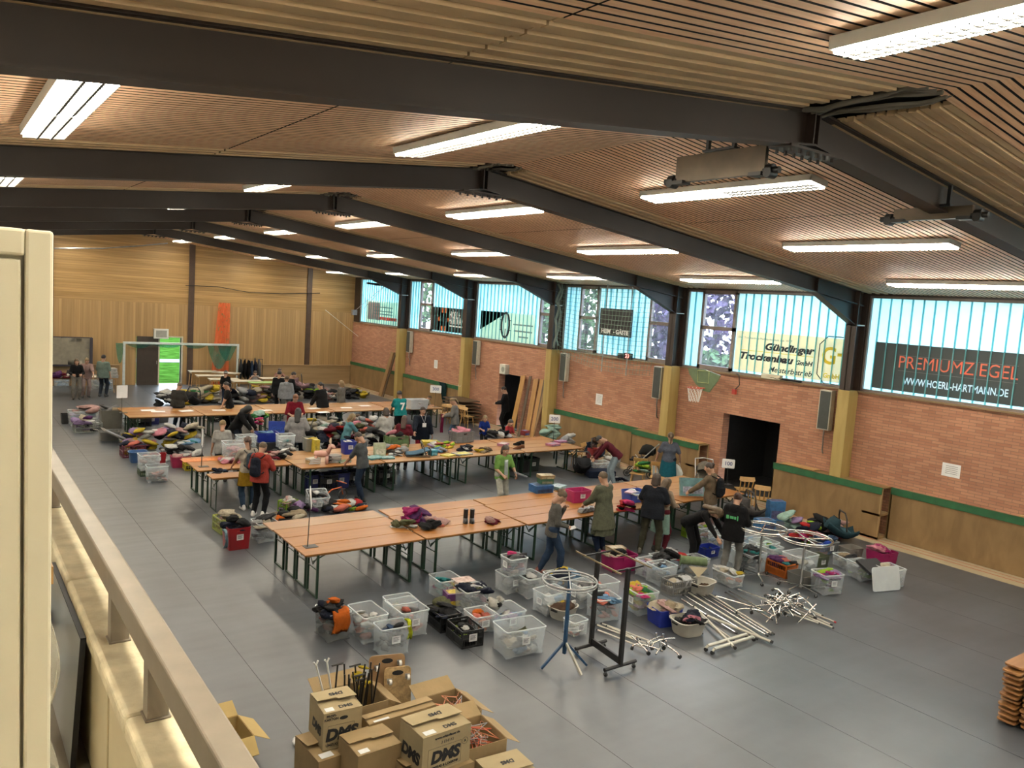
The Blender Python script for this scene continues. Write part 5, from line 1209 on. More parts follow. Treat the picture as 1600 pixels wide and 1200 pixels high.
for i, (tx, lab) in enumerate(((-.22, 'white pole with forked tip leaning left out of the pole box'), (-.12, 'second white pole beside the forked tip pole in the pole box'))):
    r = thing('white_pole', lab, 'pole', (3.62+.03*i, 7.80, .01), 0, 'white poles in the open box'); b = MB(); b.tube([(0, 0, 0), (tx, .1, .86)], .011, 6); b.build('rod', [M_white], r, smooth=60); b = MB(); b.tube([(tx-.03, .1, .90), (tx, .1, .86), (tx+.02, .1, .91)], .012, 6); b.build('fork', [M_white], r)
b = MB(); heapmesh(b, .2, .12, 0, .25, 5, 9, 1, False); tag(b.build('yellow_bag', [clothm((.70, .52, .03))], smooth=180, loc=(4.02, 8.0, .40)), 'yellow plastic bag behind the black poles', 'bag')
def dolly(x, y, z, w, h, rz, lean, m, label, holes):
    r = thing('furniture_dolly', label, 'dolly', (x, y, z), rz, 'furniture dollies'); r.rotation_euler = (lean, 0, rz); b = MB(); b.prism(rrect(w, h, .05, 4), .022, M=Matrix.Translation((0, 0, h/2)) @ Matrix.Rotation(math.pi/2, 4, 'X')); b.build('board', [m], r, bevel=.003)
    for (cx, cz) in holes:
        b = MB(); b.cyl((cx-.015, -.075, cz), (cx+.015, -.075, cz), .032, 14); wv = b.build('wheel', [M_white], r, smooth=40); b = MB(); b.box((cx-.03, -.028, cz-.03), (cx+.03, -.022, cz+.03)); b.bar((cx-.022, -.025, cz), (cx-.022, -.08, cz), .004, .03); b.bar((cx+.022, -.025, cz), (cx+.022, -.08, cz), .004, .03); b.build('caster_plate', [M_steel], wv)
    b = MB(); b.prism([(.07*math.cos(k*.524)*1.0, .03*math.sin(k*.524)) for k in range(12)], .026, M=Matrix.Translation((0, .002, h-.07)) @ Matrix.Rotation(math.pi/2, 4, 'X')); b.build('hand_hole', [M_dark], r)
M_osb = mat('osb_board', (.44, .29, .13), .7, .35, 22); M_bply = woodm('dolly_ply', (.30, .17, .075), (.38, .23, .11), 'Z', .5, .8, 9)
dolly(4.40, 8.06, 0, .44, .66, -.28, -.20, M_bply, 'brown plywood furniture dolly standing on edge behind the cartons', [(-.13, .52), (.15, .56)])
dolly(4.47, 7.92, 0, .33, .56, -.28, -.20, M_osb, 'chipboard furniture dolly leaning on the brown plywood dolly', [(-.10, .40), (.12, .44)])
HC = [(.72, .70, .66), (.68, .12, .05), (.70, .25, .12), (.015, .015, .016), (.30, .30, .31)]
def make_hanger(i):
    b = MB(); b.tube([(-.21, 0, 0), (0, 0, .09), (.21, 0, 0)], .006, 6, closed=True); b.tube([(0, 0, .09), (0, 0, .12)]+[(.022*math.sin(t*.6), 0, .142-.022*math.cos(t*.6)) for t in range(8)], .003, 5); return b
HM = None
for bi, (cx, cy, rn) in enumerate(((4.75, 7.20, 'farther'), (4.68, 6.60, 'nearer'))):
    for i in range(15):
        b = make_hanger(i); ci = rr.randrange(5) if i > 2 else (1, 0, 2)[i]
        o = b.build('clothes_hanger', [mat('hanger_plastic_%d' % ci, HC[ci], .35)], smooth=60, loc=(cx+rr.uniform(-.08, .08), cy+rr.uniform(-.1, .1), .22+.012*i)); o.rotation_euler = (rr.uniform(.9, 2.0), rr.uniform(-.4, .4), rr.uniform(0, 6.28))
        tag(o, '%s clothes hanger tangled in the %s open hanger box' % (('white', 'red', 'orange', 'black', 'grey')[ci], rn), 'hanger', '%s hangers in the %s box' % (('white', 'red', 'orange', 'black', 'grey')[ci], rn))
for i, (px, py) in enumerate(((462, 1163), (478, 1160), (482, 1180))):
    b = MB(); lump(b, (0, 0, .03), (.06, .05, .035), 40+i, 0, ico=ICO2); tag(b.build('paper_scrap', [M_paper], smooth=60, loc=fl(px, py)), ('left', 'upper right', 'lower right')[i]+' crumpled white scrap on the mats beside the carton stack', 'scrap', 'crumpled white scraps')
# stacked bench planks at the right edge
def make_bench():
    r = thing('bench_plank', 'x', 'bench'); b = MB(); b.prism(rrect(2.2, .225, .045, 4), .028); b.build('plank', [woodm('bench_wood', (.30, .13, .04), (.43, .21, .075), 'X', .4, .5, 11, coat=.2)], r, bevel=.005)
    b = MB(); b.box((-.95, -.09, -.036), (.95, -.06, -.001)); b.box((-.95, .06, -.036), (.95, .09, -.001)); b.build('folded_legs', [M_leg], r); return r
Bn = make_bench(); fb = True
cnt = ['lowest', 'second', 'third', 'fourth', 'fifth', 'sixth', 'seventh', 'eighth', 'ninth', 'tenth', 'eleventh', 'twelfth']
for col_ in range(2):
    for k in range(11+(col_ == 0)):
        o = Bn if fb else dup(Bn); fb = False
        o.location = (12.30+rr.uniform(-.04, .03)+col_*.03, 3.86-.245*col_+rr.uniform(-.012, .012), .037+.066*k); o.rotation_euler.z = rr.uniform(-.01, .01)
        o['label'] = 'folded wooden bench, %s from the floor in the %s column of the corner stack' % (cnt[k], ('left', 'right')[col_]); o['group'] = 'folded benches stacked at the right edge'
# ---------------------------------------------------------------- wooden chairs, school tables
M_chair = woodm('chair_wood', (.42, .235, .075), (.52, .31, .115), 'Y', .4, 1.5, 9)
def make_chair():
    r = thing('wooden_chair', 'x', 'chair'); b = MB(); b.prism([(-.19, -.19), (.19, -.19), (.22, .2), (-.22, .2)], .022, M=Matrix.Translation((0, 0, .44))); b.build('seat', [M_chair], r, bevel=.006)
    for sx in (-1, 1):
        for sy in (-1, 1): b = MB(); b.tube([(sx*.15, sy*.15, .44), (sx*.20, sy*.21, 0)], [.019, .012], 8); b.build('leg', [M_chair], r, smooth=60)
    b = MB()
    for x in (-.15, -.05, .05, .15): b.bar((x, -.17, .455), (x*1.12, -.27, .74), .03, .012)
    b.build('back_slats', [M_chair], r); b = MB(); b.prism([(-.21, 0), (-.14, -.03), (.14, -.03), (.21, 0), (.19, .10), (-.19, .10)], .02, M=Matrix.Translation((0, -.265, .745)) @ Matrix.Rotation(math.pi/2-.3, 4, 'X')); b.build('back_rail', [M_chair], r, bevel=.004); return r
H0 = make_chair(); H0.location = fl(1188, 806); H0.rotation_euler.z = -1.0; H0['label'] = 'wooden chair beside the large dark doorway'
for (px, py, rz, lab) in ((Vector((16.1, 15.45, 0)), 0, 2.2, 'left wooden chair seen from behind at the far side of the front row'), (Vector((16.25, 14.85, 0)), 0, 2.35, 'right wooden chair seen from behind at the far side of the front row'), (695, 662, -.4, 'wooden chair left of the grey sweater woman by the far wall'), (707, 664, -.9, 'wooden chair just behind the grey sweater woman'), (718, 664, -.6, 'wooden chair right behind the grey sweater woman'), (729, 668, -1.2, 'wooden chair nearest to the stacked dark boards'), (897, 731, .4, 'wooden chair at the right end of the middle row'), (1160, 790, -.7, 'wooden chair tucked behind the black hoodie person')):
    dup(H0, px if py == 0 else fl(px, py), rz, lab, 'wooden chairs')
def make_desk():
    r = thing('school_table', 'x', 'table'); b = MB(); b.box((-.65, -.33, .73), (.65, .33, .755)); b.build('tabletop', [mat('desk_laminate', (.66, .61, .50), .4, .06, 3)], r, bevel=.004)
    b = MB(); b.box((-.60, -.29, .66), (.60, .29, .729)); b.build('apron', [M_chair], r)
    for sx in (-1, 1):
        for sy in (-1, 1): b = MB(); b.tube([(sx*.56, sy*.26, .66), (sx*.60, sy*.29, 0)], [.024, .018], 8); b.build('leg', [M_chair], r, smooth=60)
    return r
D0 = make_desk(); fd = True
for (px, py, rz, lab) in ((318, 580, -.05, 'pale school table farthest back right of the goal'), (352, 582, -.75, 'pale school table below the orange net'), (330, 586.5, -.05, 'pale school table second from left in front of the goal post'), (350, 592, -.05, 'pale school table behind the black tee woman'), (386, 595, -.05, 'pale school table in the middle of the far cluster'), (411, 597, -.05, 'school table with a green top in the far cluster'), (428, 590.5, 0, 'pale school table behind the light grey hoodie'), (105, 588, 0, 'left school table with a coffee machine by the end wall'), (156, 588, 0, 'right school table with stacked white boxes by the end wall')):
    o = D0 if fd else dup(D0); fd = False; p = fl(px, py, .75); o.location = (p.x, p.y, 0); o.rotation_euler.z = rz; o['label'] = lab; o['group'] = 'school tables at the far end'
    if 'green top' in lab: t_ = [k for k in o.children if k.name.startswith('tabletop')][0]; t_.material_slots[0].link = 'OBJECT'; t_.material_slots[0].material = mat('green_cloth_top', (.36, .52, .18), .7)
# ---------------------------------------------------------------- things on the tables
def book(px, py, z, L, W, H, rz, col, label, group=None, dz=0):
    r = thing('book', label, 'book', fl(px, py, z)+Vector((0, 0, dz)), rz, group); b = MB(); b.box((-L/2, -W/2, 0), (L/2, W/2, H*.12)); b.box((-L/2, -W/2, H*.88), (L/2, W/2, H)); b.box((-L/2, -W/2, H*.12), (-L/2+.006, W/2, H*.88)); b.build('cover', [mat('cover_%02x%02x%02x' % tuple(int(c*255) for c in col), tuple(c*.72 for c in col), .45, .2, 14)], r); b = MB(); b.box((-L/2+.006, -W/2+.005, H*.12), (L/2-.006, W/2-.005, H*.88)); b.build('pages', [M_paper], r); return r
def pack(px, py, z, L, W, H, rz, col, col2, label, cat='box', name='toy_box', group=None, dz=0, rx=0, ry=0):
    r = thing(name, label, cat, fl(px, py, z)+Vector((0, 0, dz)), rz, group); r.rotation_euler = (rx, ry, rz); m = mat('pack_%02x%02x%02x' % tuple(int(c*255) for c in col), tuple(c*.72 for c in col), .5, .25, 12); m2 = mat('print_%02x%02x%02x' % tuple(int(c*255) for c in col2), tuple(c*.72 for c in col2), .5, .5, 18)
    b = MB(); b.box((-L/2, -W/2, 0), (L/2, W/2, H*.97)); b.build('carton', [m], r, bevel=.004); b = MB(); b.box((-L/2-.002, -W/2-.002, H*.60), (L/2+.002, W/2+.002, H)); b.build('lid', [m], r, bevel=.003); b = MB(); b.box((-L*.4, -W/2-.003, H*.12), (L*.4, -W/2-.001, H*.52)); b.box((-L*.38, -W*.36, H), (L*.38, W*.36, H+.0015)); b.build('printed_panel', [m2], r); return r
def garment(px, py, z, sx, sy, sz, names, label, cat='jacket', name='jacket', n=4, seed=1, rz=0, kind=None):
    return heap(px, py, z, sx, sy, sz, names, label, cat, n, seed, rz, name, kind, None, True)
T = .772
garment(650, 812, T, .55, .45, .24, 'mag purple', 'magenta and purple winter jacket piled on the front row tables', seed=201, n=6); garment(672, 826, T, .34, .34, .14, 'black purple', 'black purple jacket sleeve bundle below the magenta jacket', seed=202)
garment(632, 824, T, .34, .30, .15, 'black olive white', 'black and olive jacket left of the magenta jacket', seed=203); garment(682, 816, T, .34, .50, .07, 'rose coral', 'salmon pink coat spread right of the magenta jacket', seed=204); garment(768, 817, T, .32, .26, .10, 'maroon rose char', 'small maroon and grey cloth bundle right of the boots', 'clothes', 'cloth_bundle', seed=205)
for i, (px, py) in enumerate(((727, 815), (737, 815))):
    r = thing('rubber_boot', ('left', 'right')[i]+' black rubber boot standing on the front row tables', 'boot', fl(px, py, T), -.5, 'black rubber boots'); b = MB(); b.loft([[(x*.045, y*.05-.01, z) for x, y in [(math.cos(k*.628), math.sin(k*.628)) for k in range(10)]] for z in (.02, .10, .18, .25)]); b.build('shaft', [M_black], r, smooth=60)
    b = MB(); b.loft([[(x*.048, y*.12-.055, z) for x, y in [(math.cos(k*.628), math.sin(k*.628)) for k in range(10)]] for z in (.012, .05)]+[[(x*.035, y*.08-.03, .085) for x, y in [(math.cos(k*.628), math.sin(k*.628)) for k in range(10)]]]); b.build('foot', [M_black], r, smooth=60); b = MB(); b.loft([[(x*.052, y*.125-.055, z) for x, y in [(math.cos(k*.628), math.sin(k*.628)) for k in range(10)]] for z in (0, .014)]); b.build('sole', [M_rub], r, smooth=50)
pack(845, 768, T, .46, .34, .17, -.1, (.03, .14, .38), (.02, .05, .14), 'blue toy carton at the far edge of the front row'); pack(851, 766, T, .32, .24, .12, -.25, (.04, .16, .09), (.3, .3, .2), 'dark green box standing on the blue toy carton', dz=.17); pack(851, 766, T, .36, .26, .08, -.25, (.42, .28, .13), (.6, .5, .3), 'tan lid box on top of the dark green box', dz=.29); pack(872, 763, T, .36, .26, .07, .4, (.40, .60, .62), (.5, .6, .7), 'pale blue folder right of the blue toy carton')
cr('tub', 896, 787, .50, .36, .26, -4, 'hot pink tub on the front row tables', (.60, .03, .18), None, z0=T); 
for i in range(9): pack(909+i % 3*7, 801-(i % 3)*1.5, T, .14, .125, .030, .1*i, (.45, .46, .47), (.2, .2, .22), '%s disc case of the grey stacks beside the pink tub' % cnt[i].capitalize(), 'disc case', 'disc_case', 'grey disc cases beside the pink tub', dz=.031*(i//3))
book(938, 797, T, .30, .22, .03, .5, (.75, .75, .74), 'white picture book beside the olive tunic woman'); garment(977, 798, T, .42, .30, .22, 'red black hot', 'red and black school bag on the front row tables', 'bag', 'school_bag', seed=210, n=7)
cr('tub', 985, 787, .52, .38, .24, -5, 'bright blue box with books on its lid, front row', (.03, .10, .55), 'white papers', 'lgrey white lblue', 'bright blue box on the front row', 1.0, 6, z0=T); book(985, 770, T+.24, .24, .18, .03, .3, (.65, .45, .60), 'lilac book lying on the bright blue box'); book(996, 774, T+.24, .2, .15, .02, -.3, (.2, .2, .2), 'dark booklet lying on the bright blue box')
garment(952, 792, T, .3, .25, .05, 'hot rose', 'pink cloth under the tunic woman arm', 'clothes', 'pink_cloth', seed=211, n=3)
pack(1082, 775, T+.02, .62, .09, .42, -.5, (.16, .34, .36), (.42, .44, .56), 'large puzzle game box held upright on the front row', rx=-.25)
# middle row table top
cr('clear', 352, 718, .62, .50, .38, -3, 'large clear box with pink toys on the left of the middle row', None, 'pink and beige toys', 'rose beige coral white pink', 'large clear box on the middle row', .5, 9, z0=T, lab=None, fine=True)
cr('clear', 372, 700, .50, .40, .30, -3, 'clear box behind the large clear box on the middle row', None, 'grey cloth', 'lgrey grey', 'second clear box on the middle row', .5, 5, z0=T, lab=None, sup='dark lidded crate under the second clear box behind the middle row'); cr('tub', 402, 692, .60, .40, .26, -3, 'bright blue tub on the middle row left of the dark haired woman', BLUE, 'pale blue cloth', 'lblue white', 'bright blue tub on the middle row', .9, 6, z0=T, lab=None, sup='dark lidded crate under the bright blue tub behind the middle row')
pack(432, 676, T, .46, .03, .34, -.4, (.02, .07, .50), (.03, .10, .55), 'upright bright blue box lid behind the blue tub', 'lid', 'box_lid'); cr('clear', 436, 702, .44, .40, .36, -3, 'white clear box in front of the dark haired woman', None, 'teal and white cloth', 'teal white lgrey', 'white clear box by the dark haired woman', .5, 6, z0=T, lab=None)
garment(437, 716, T, .60, .34, .22, 'maroon black white char rose', 'maroon black and white soft toys piled on the middle row', 'soft toys', 'soft_toy_pile', 10, 221, kind='stuff'); garment(452, 704, T, .3, .25, .18, 'grey white char', 'grey striped cloth right of the maroon pile', 'clothes', 'striped_cloth', 4, 222)
garment(362, 722, T, .60, .34, .09, 'maroon pink hot lgrey white', 'maroon and pink baby clothes in front of the ponytail person', 'clothes', 'baby_clothes', 9, 223, kind='stuff'); garment(344, 737, T, .22, .34, .07, 'denim navy', 'blue jeans draped at the near left corner of the middle row', 'jeans', 'jeans', 3, 224); b = MB(); b.box((-.12, -.25, -.004), (.12, .25, 0)); 
pack(322, 718, T, 1.1, .36, .006, 0, (.80, .22, .02), (.80, .24, .03), 'bright orange sheet lying on the left end of the middle row', 'sheet', 'orange_sheet')
for i in range(3): book(489, 724-1.6*0, T, .30, .22, .045, .1*i, ((.60, .45, .22), (.55, .33, .12), (.7, .68, .6))[i], '%s book in the short tan pile left of the pink donkey' % cnt[i].capitalize(), 'tan book pile', dz=.045*i)
for i in range(6): book(521, 722, T, .32, .24, .03, .25*((i*7) % 3-1), ((.05, .03, .02), (.12, .05, .03), (.02, .02, .02), (.2, .16, .05), (.04, .05, .03), (.1, .08, .06))[i], '%s dark book in the pile right of the pink donkey' % cnt[i].capitalize(), 'dark book pile', dz=.03*i)
book(537, 722, T, .32, .22, .04, .1, (.10, .25, .10), 'green book lying right of the dark book pile')
# pink donkey toy
r = thing('donkey_toy', 'pink toy donkey with tall ears standing on the middle row', 'toy animal', fl(502, 724, T), -.6); b = MB()
b.lathe([(0.005, -.19), (.07, -.17), (.085, 0), (.075, .15), (.005, .19)], 14, M=Matrix.Translation((0, 0, .24)) @ Matrix.Rotation(math.pi/2, 4, 'Y')); b.tube([(.13, 0, .26), (.2, 0, .40), (.21, 0, .45)], [.06, .05, .055], 10); b.lathe([(.005, -.10), (.05, -.07), (.06, .03), (.004, .09)], 12, M=Matrix.Translation((.25, 0, .44)) @ Matrix.Rotation(math.pi/2+.4, 4, 'Y')); b.build('body', [mat('donkey_pink', (.66, .36, .30), .6)], r, smooth=180)
for sx in (-1, 1):
    for sy in (-1, 1): b = MB(); b.tube([(sx*.13, sy*.045, .2), (sx*.14, sy*.05, 0)], [.035, .028], 8); b.build('leg', [mat('donkey_pink', (.66, .36, .30))], r, smooth=180)
    b = MB(); b.tube([(.21, sx*.035, .49), (.2, sx*.05, .58), (.2, sx*.055, .65)], [.015, .022, .004], 8); b.build('ear', [mat('donkey_cream', (.72, .55, .42))], r, smooth=180)
cr('tub', 478, 706, .30, .40, .34, -4, 'grey and yellow box of papers behind the donkey', (.30, .31, .28), 'papers', 'cream white yellow', 'grey box behind the donkey', 1.0, 6, z0=T, lab=None); pack(492, 706, T, .14, .3, .34, 0, (.75, .60, .05), (.7, .6, .1), 'tall yellow box just behind the donkey')
cr('tub', 538, 711, .34, .36, .34, -4, 'deep blue box with a label beside the grey tee person', BLUE, 'white papers', 'white lgrey', 'deep blue box on the middle row', .9, 4, z0=T)
heap(520, 690, T-.1, 1.5, .7, .50, 'navy black red char navy maroon white', 'dark navy and red clothes heaped behind the donkey', n=22, seed=231, fine=True); heap(545, 685, T-.2, 1.4, .7, .50, 'char black pink char olive', 'black clothes heaped behind the grey tee person', n=18, seed=232, fine=True); heap(548, 668, T-.2, 1.2, .6, .40, 'cream white beige brown', 'cream clothes heaped in front of the light blue person', n=14, seed=233); heap(582, 677, T-.2, 1.3, .6, .55, 'white rose coral lgrey', 'white and pink clothes heaped left of the white tee person', n=16, seed=234); heap(588, 692, T-.1, 1.0, .5, .42, 'black white char mint', 'black and white bags heaped above the game boxes', n=12, seed=235); heap(500, 678, 0, 2.0, .6, .60, 'white lgrey cream yellow mint', 'pale cloths and papers heaped between the middle and back rows', n=18, seed=236)
cr('euro', 610, 701, .58, .38, .32, 3, 'green stacking crate of clothes on the middle row', (.16, .28, .12), 'pink and black clothes', 'rose black cream pink', 'green stacking crate', .95, 9, z0=T, lab=None, over=.12); cr('euro', 714, 693, .60, .40, .33, 4, 'grey stacking crate of soft toys on the middle row', (.27, .28, .29), 'cream pink and black toys', 'cream pink black rose', 'grey stacking crate', .95, 9, z0=T, lab=None, over=.07)
pack(593, 712, T, .30, .16, .34, -.2, (.55, .62, .42), (.75, .70, .55), 'upright green and cream play board on the middle row', rx=-.15); pack(585, 716, T, .46, .34, .04, .2, (.10, .35, .38), (.25, .45, .45), 'teal flat game box at the near edge of the middle row'); pack(605, 716, T, .34, .28, .04, -.2, (.14, .40, .45), (.3, .5, .5), 'smaller teal game box right of the flat one')
heap(615, 706, T, .8, .4, .20, 'white cream orange lgrey beige', 'wrapped packets and small toys piled on the middle row', 'toys', 14, 241, name='toy_pile'); heap(618, 712, T, .4, .25, .12, 'lgrey white grey', 'clear bags of toys at the near edge of the middle row', 'bags', 7, 242, name='toy_bags')
r = thing('baby_bouncer', 'blue baby bouncer seat with dark frame on the middle row', 'baby seat', fl(652, 712, T), -.35); b = MB(); b.sheet([[(-.3+.6*j/7, -.2+.4*i/5, .06+.14*(j/7)**2*(1 if True else 0)+.015*math.cos(i*1.25)) for j in range(8)] for i in range(6)], 0, .03); b.build('seat', [clothm((.12, .24, .36))], r, smooth=180); b = MB(); b.tube([(-.32, -.22, .02), (.3, -.22, .02), (.34, -.1, .2), (.34, .1, .2), (.3, .22, .02), (-.32, .22, .02)], .014, 8, closed=True); b.tube([(.2, -.2, .05), (.1, -.18, .35), (.1, .18, .35), (.2, .2, .05)], .012, 8); b.build('frame', [M_blackst], r, smooth=60)
for k in range(2): pack(655-3*k, 712, T, .44, .32, .03, -.3, ((.55, .40, .2), (.5, .3, .1))[k], (.5, .45, .3), ('tan game box half under the baby bouncer', 'brown game box half under the baby bouncer')[k])
pack(672, 694, T, .46, .34, .10, -.35, (.72, .58, .05), (.6, .45, .05), 'flat yellow game box at the far side of the middle row'); pack(676, 711, T, .20, .18, .15, .1, (.05, .38, .52), (.2, .5, .6), 'small cyan cube box on the middle row'); pack(700, 712, T, .36, .28, .03, .4, (.72, .62, .06), (.7, .6, .1), 'yellow tray at the near edge of the middle row'); pack(722, 710, T, .50, .34, .04, .15, (.40, .42, .44), (.75, .65, .1), 'grey and yellow game box flat on the middle row')
heap(685, 706, T, .45, .3, .12, 'white lblue lgrey lblue', 'blue and white plush toys on the middle row', 'toys', 8, 251, name='plush_toys'); heap(690, 699, T, .8, .35, .16, 'coral white yellow lilac lime', 'small plastic toys piled beside the yellow game box', 'toys', 12, 252, name='plastic_toys'); heap(730, 704, T, .6, .3, .15, 'lgrey char white navy', 'grey and white cloth pile in front of the grey crate', 'clothes', 9, 253); heap(757, 706, T, .45, .3, .10, 'white beige brown yellow', 'beige toys beside the grey cloth pile', 'toys', 7, 254, name='beige_toys')
pack(786, 696, T, .34, .24, .07, .5, (.62, .25, .38), (.75, .7, .7), 'pink box behind the green tee woman'); pack(864, 696, T, .42, .26, .07, .2, (.58, .22, .34), (.45, .35, .5), 'flat pink box below the sign reading 200'); pack(876, 691, T, .36, .24, .05, .1, (.50, .15, .35), (.4, .3, .4), 'second flat pink box right of the first')
def shoe(px, py, z, rz, col, label, group=None):
    r = thing('shoe', label, 'shoe', fl(px, py, z), rz, group); b = MB(); b.loft([[(x*.04*w, y*.13*l+o, zz) for x, y in [(math.cos(k*.628), math.sin(k*.628)) for k in range(10)]] for (w, l, o, zz) in ((1, 1, 0, .015), (1, 1, 0, .05), (.85, .7, -.035, .08), (.75, .45, -.06, .11))]); b.build('upper', [clothm(col)], r, smooth=60); b = MB(); b.loft([[(x*.043, y*.135, zz) for x, y in [(math.cos(k*.628), math.sin(k*.628)) for k in range(10)]] for zz in (0, .016)]); b.build('sole', [M_white if sum(col) > .3 else M_rub], r, smooth=50)
shoe(808, 696, T, .6, (.015, .015, .016), 'left black shoe on the middle row below the red tee boy', 'black shoes on the middle row'); shoe(813, 694, T, .8, (.015, .015, .016), 'right black shoe on the middle row below the red tee boy', 'black shoes on the middle row'); shoe(808, 703, T, 1.2, (.25, .10, .05), 'left brown shoe lying before the black shoes', 'brown shoes on the middle row'); shoe(813, 701, T, .9, (.25, .10, .05), 'right brown shoe lying before the black shoes', 'brown shoes on the middle row'); pack(820, 680, T, .22, .2, .16, .2, (.35, .05, .06), (.1, .15, .4), 'red and blue toy truck box beside the red tee boy')
heap(778, 683, T, .9, .4, .20, 'black char white black navy', 'black shoes and skates piled before the two boys', 'shoes', 14, 261, name='shoe_pile')
heap(858, 680, .1, 1.3, .5, .72, 'mint lime mint', 'pale green cloth dome behind the sign reading 200', 'cloth', 9, 262, name='green_cloth', at=Vector((17.35, 21.2, 0))); heap(884, 690, .2, .8, .4, .5, 'white lgrey', 'white sacks behind the flat pink boxes', 'sacks', 6, 263, name='white_sacks', at=Vector((17.25, 20.0, 0)))
# papers and boxes on the back row
for i, (px, py) in enumerate(((247, 643), (231, 641), (291, 642), (342, 641), (415, 641), (490, 638), (541, 637), (570, 634), (505, 644))):
    b = MB(); b.box((-.21, -.15, 0), (.21, .15, .002)); o = b.build('paper_sheet', [M_paper], loc=fl(px, py, T), rz=.2*(i % 3-1)); tag(o, '%s white paper sheet from the left lying on the back row' % ['First', 'Second', 'Third', 'Fourth', 'Fifth', 'Sixth', 'Eighth', 'Ninth', 'Seventh'][i], 'paper', 'white sheets on the back row')
cr('tub', 641, 640, .80, .5, .36, -2, 'large white box right of the teal shirt person on the back row', (.74, .76, .80), 'white cloth', 'white lgrey', 'large white box on the back row', .6, 4, z0=T); heap(655, 633, T, .7, .35, .14, 'char lgrey maroon white', 'dark odds and ends at the right end of the back row', 'odds and ends', 7, 271, name='odds_and_ends')
for i, (px, py, L, H, kd, col, lab) in enumerate(((192, 664, .5, .34, 'clear', None, 'clear box under the left end of the back row'), (203, 668, .5, .36, 'fold', BLK, 'black folding crate under the left end of the back row'), (216, 667, .42, .34, 'fold', BLK, 'second black folding crate under the back row'), (226, 664, .5, .30, 'tub', (.03, .04, .25), 'dark blue tub under the back row'), (241, 661, .5, .32, 'tub', (.12, .13, .14), 'slate tub under the back row'), (330, 660, .6, .36, 'fold', BLK, 'black crate under the second block of the back row'), (360, 660, .6, .34, 'fold', BLK, 'black crate under the third block of the back row'), (560, 656, .6, .4, 'clear', None, 'clear box under the back row behind the light blue person'), (640, 648, .6, .4, 'fold', BLK, 'black crate under the right part of the back row'))):
    cr(kd, px, py, L, .5, H, 0, lab, col, 'dark cloth', 'char black navy', lab.replace('clear box', 'clear box').split(' under')[0]+' number %d' % i if False else lab, .8, 5, lab='y' if i in (1, 3) else None)
for i, (px, py, kd, col, lab) in enumerate(((478, 768, 'tub', (.02, .03, .18), 'navy tub with label under the middle row'), (500, 768, 'fold', BLK, 'black crate under the middle row left of the jeans'), (520, 765, 'tub', (.02, .03, .20), 'navy tub under the middle row right of the black crate'), (542, 762, 'fold', BLK, 'black crate with label just behind the grey tee person'), (592, 758, 'fold', BLK, 'black crate right of the grey tee person under the middle row'), (808, 740, 'tub', BLK, 'black box left of the other under the right end of the middle row'), (824, 738, 'tub', (.03, .04, .035), 'labelled black box under the right end of the middle row'))):
    cr(kd, px, py, .48, .42, .40, 0, lab, col, 'dark cloth', 'char black navy', lab, .9, 5, lab='y' if i != 5 else None)
b = MB(); b.box((-.55, -.02, 0), (.55, .02, .5)); o = b.build('leaning_shelf_board', [M_white], loc=fl(848, 728), rz=-.9); o.rotation_euler = (-.5, .3, -.8); tag(o, 'white panel leaning under the right end of the middle row', 'panel')
# behind the back row
for i, (px, py, lx, hz, names, lab, sd) in enumerate(((262, 632, 1.0, .55, 'black char white char', 'dark clothes heap left of the charcoal sweater man', 281), (305, 630, 1.9, .62, 'cream white green beige yellow', 'cream and green clothes heap between two far people', 282), (328, 628, 1.0, .72, 'yellow cream white', 'yellow and cream clothes heap left of the black tee woman', 283), (372, 630, 1.6, .62, 'white lgrey black navy', 'white and grey clothes heap right of the black tee woman', 284), (410, 628, 1.1, .72, 'yellow rose cream', 'yellow topped clothes heap behind the back row', 285), (425, 628, .8, .72, 'grey char teal', 'grey clothes heap left of the light grey hoodie', 286), (477, 622, 1.4, .60, 'yellow black lime char', 'yellow and black clothes heap beside the baby seat', 287), (515, 625, 1.0, .52, 'white rose char', 'white and rose clothes heap between two far women', 288), (548, 622, .8, .42, 'black char', 'black bag heap right of the grey blond woman', 289), (560, 621, .9, .40, 'yellow cream', 'low yellow cloth heap at the far side of the back row', 290))): heap(px, py, 0, lx, .8, hz, names, lab, n=11, seed=sd)
# strollers, car seats, prams
def infant_seat(p, rz, col, label, sc=1.0):
    r = thing('infant_seat', label, 'car seat', p, rz); r.scale = (sc, sc, sc); b = MB(); n = 9; G = []
    for i in range(8):
        u = i/7; yy = -.34+.68*u; zz = .06+.30*abs(u-.35)**1.6*1.6; w = .20+.02*math.sin(u*3.1); G.append([(w*math.sin(-1.25+2.5*j/(n-1)), yy, zz+w*.9*(1-math.cos(-1.25+2.5*j/(n-1)))) for j in range(n)])
    b.sheet(G, 0, .05); b.build('shell', [clothm(col)], r, smooth=180); b = MB(); b.tube([(-.22, -.05, .22), (-.23, -.02, .5), (-.15, 0, .62), (.15, 0, .62), (.23, -.02, .5), (.22, -.05, .22)], .018, 8); b.build('handle', [M_black], r, smooth=60)
    b = MB(); lump(b, (0, .02, .2), (.16, .26, .10), 5, 0, ico=ICO3); b.build('cushion', [clothm(tuple(min(1, c*1.6+.02) for c in col))], r, smooth=180); b = MB(); b.loft([[(.21*math.cos(a), .10+.27*math.sin(a)*s2, .26+.22*s2b) for a in [math.pi*k/8 for k in range(9)]] for s2, s2b in ((1.0, 0), (.85, .5), (.5, .85), (.1, 1.0))], cap0=False, cap1=False); b.build('hood', [clothm(tuple(c*.8 for c in col))], r, smooth=180); return r
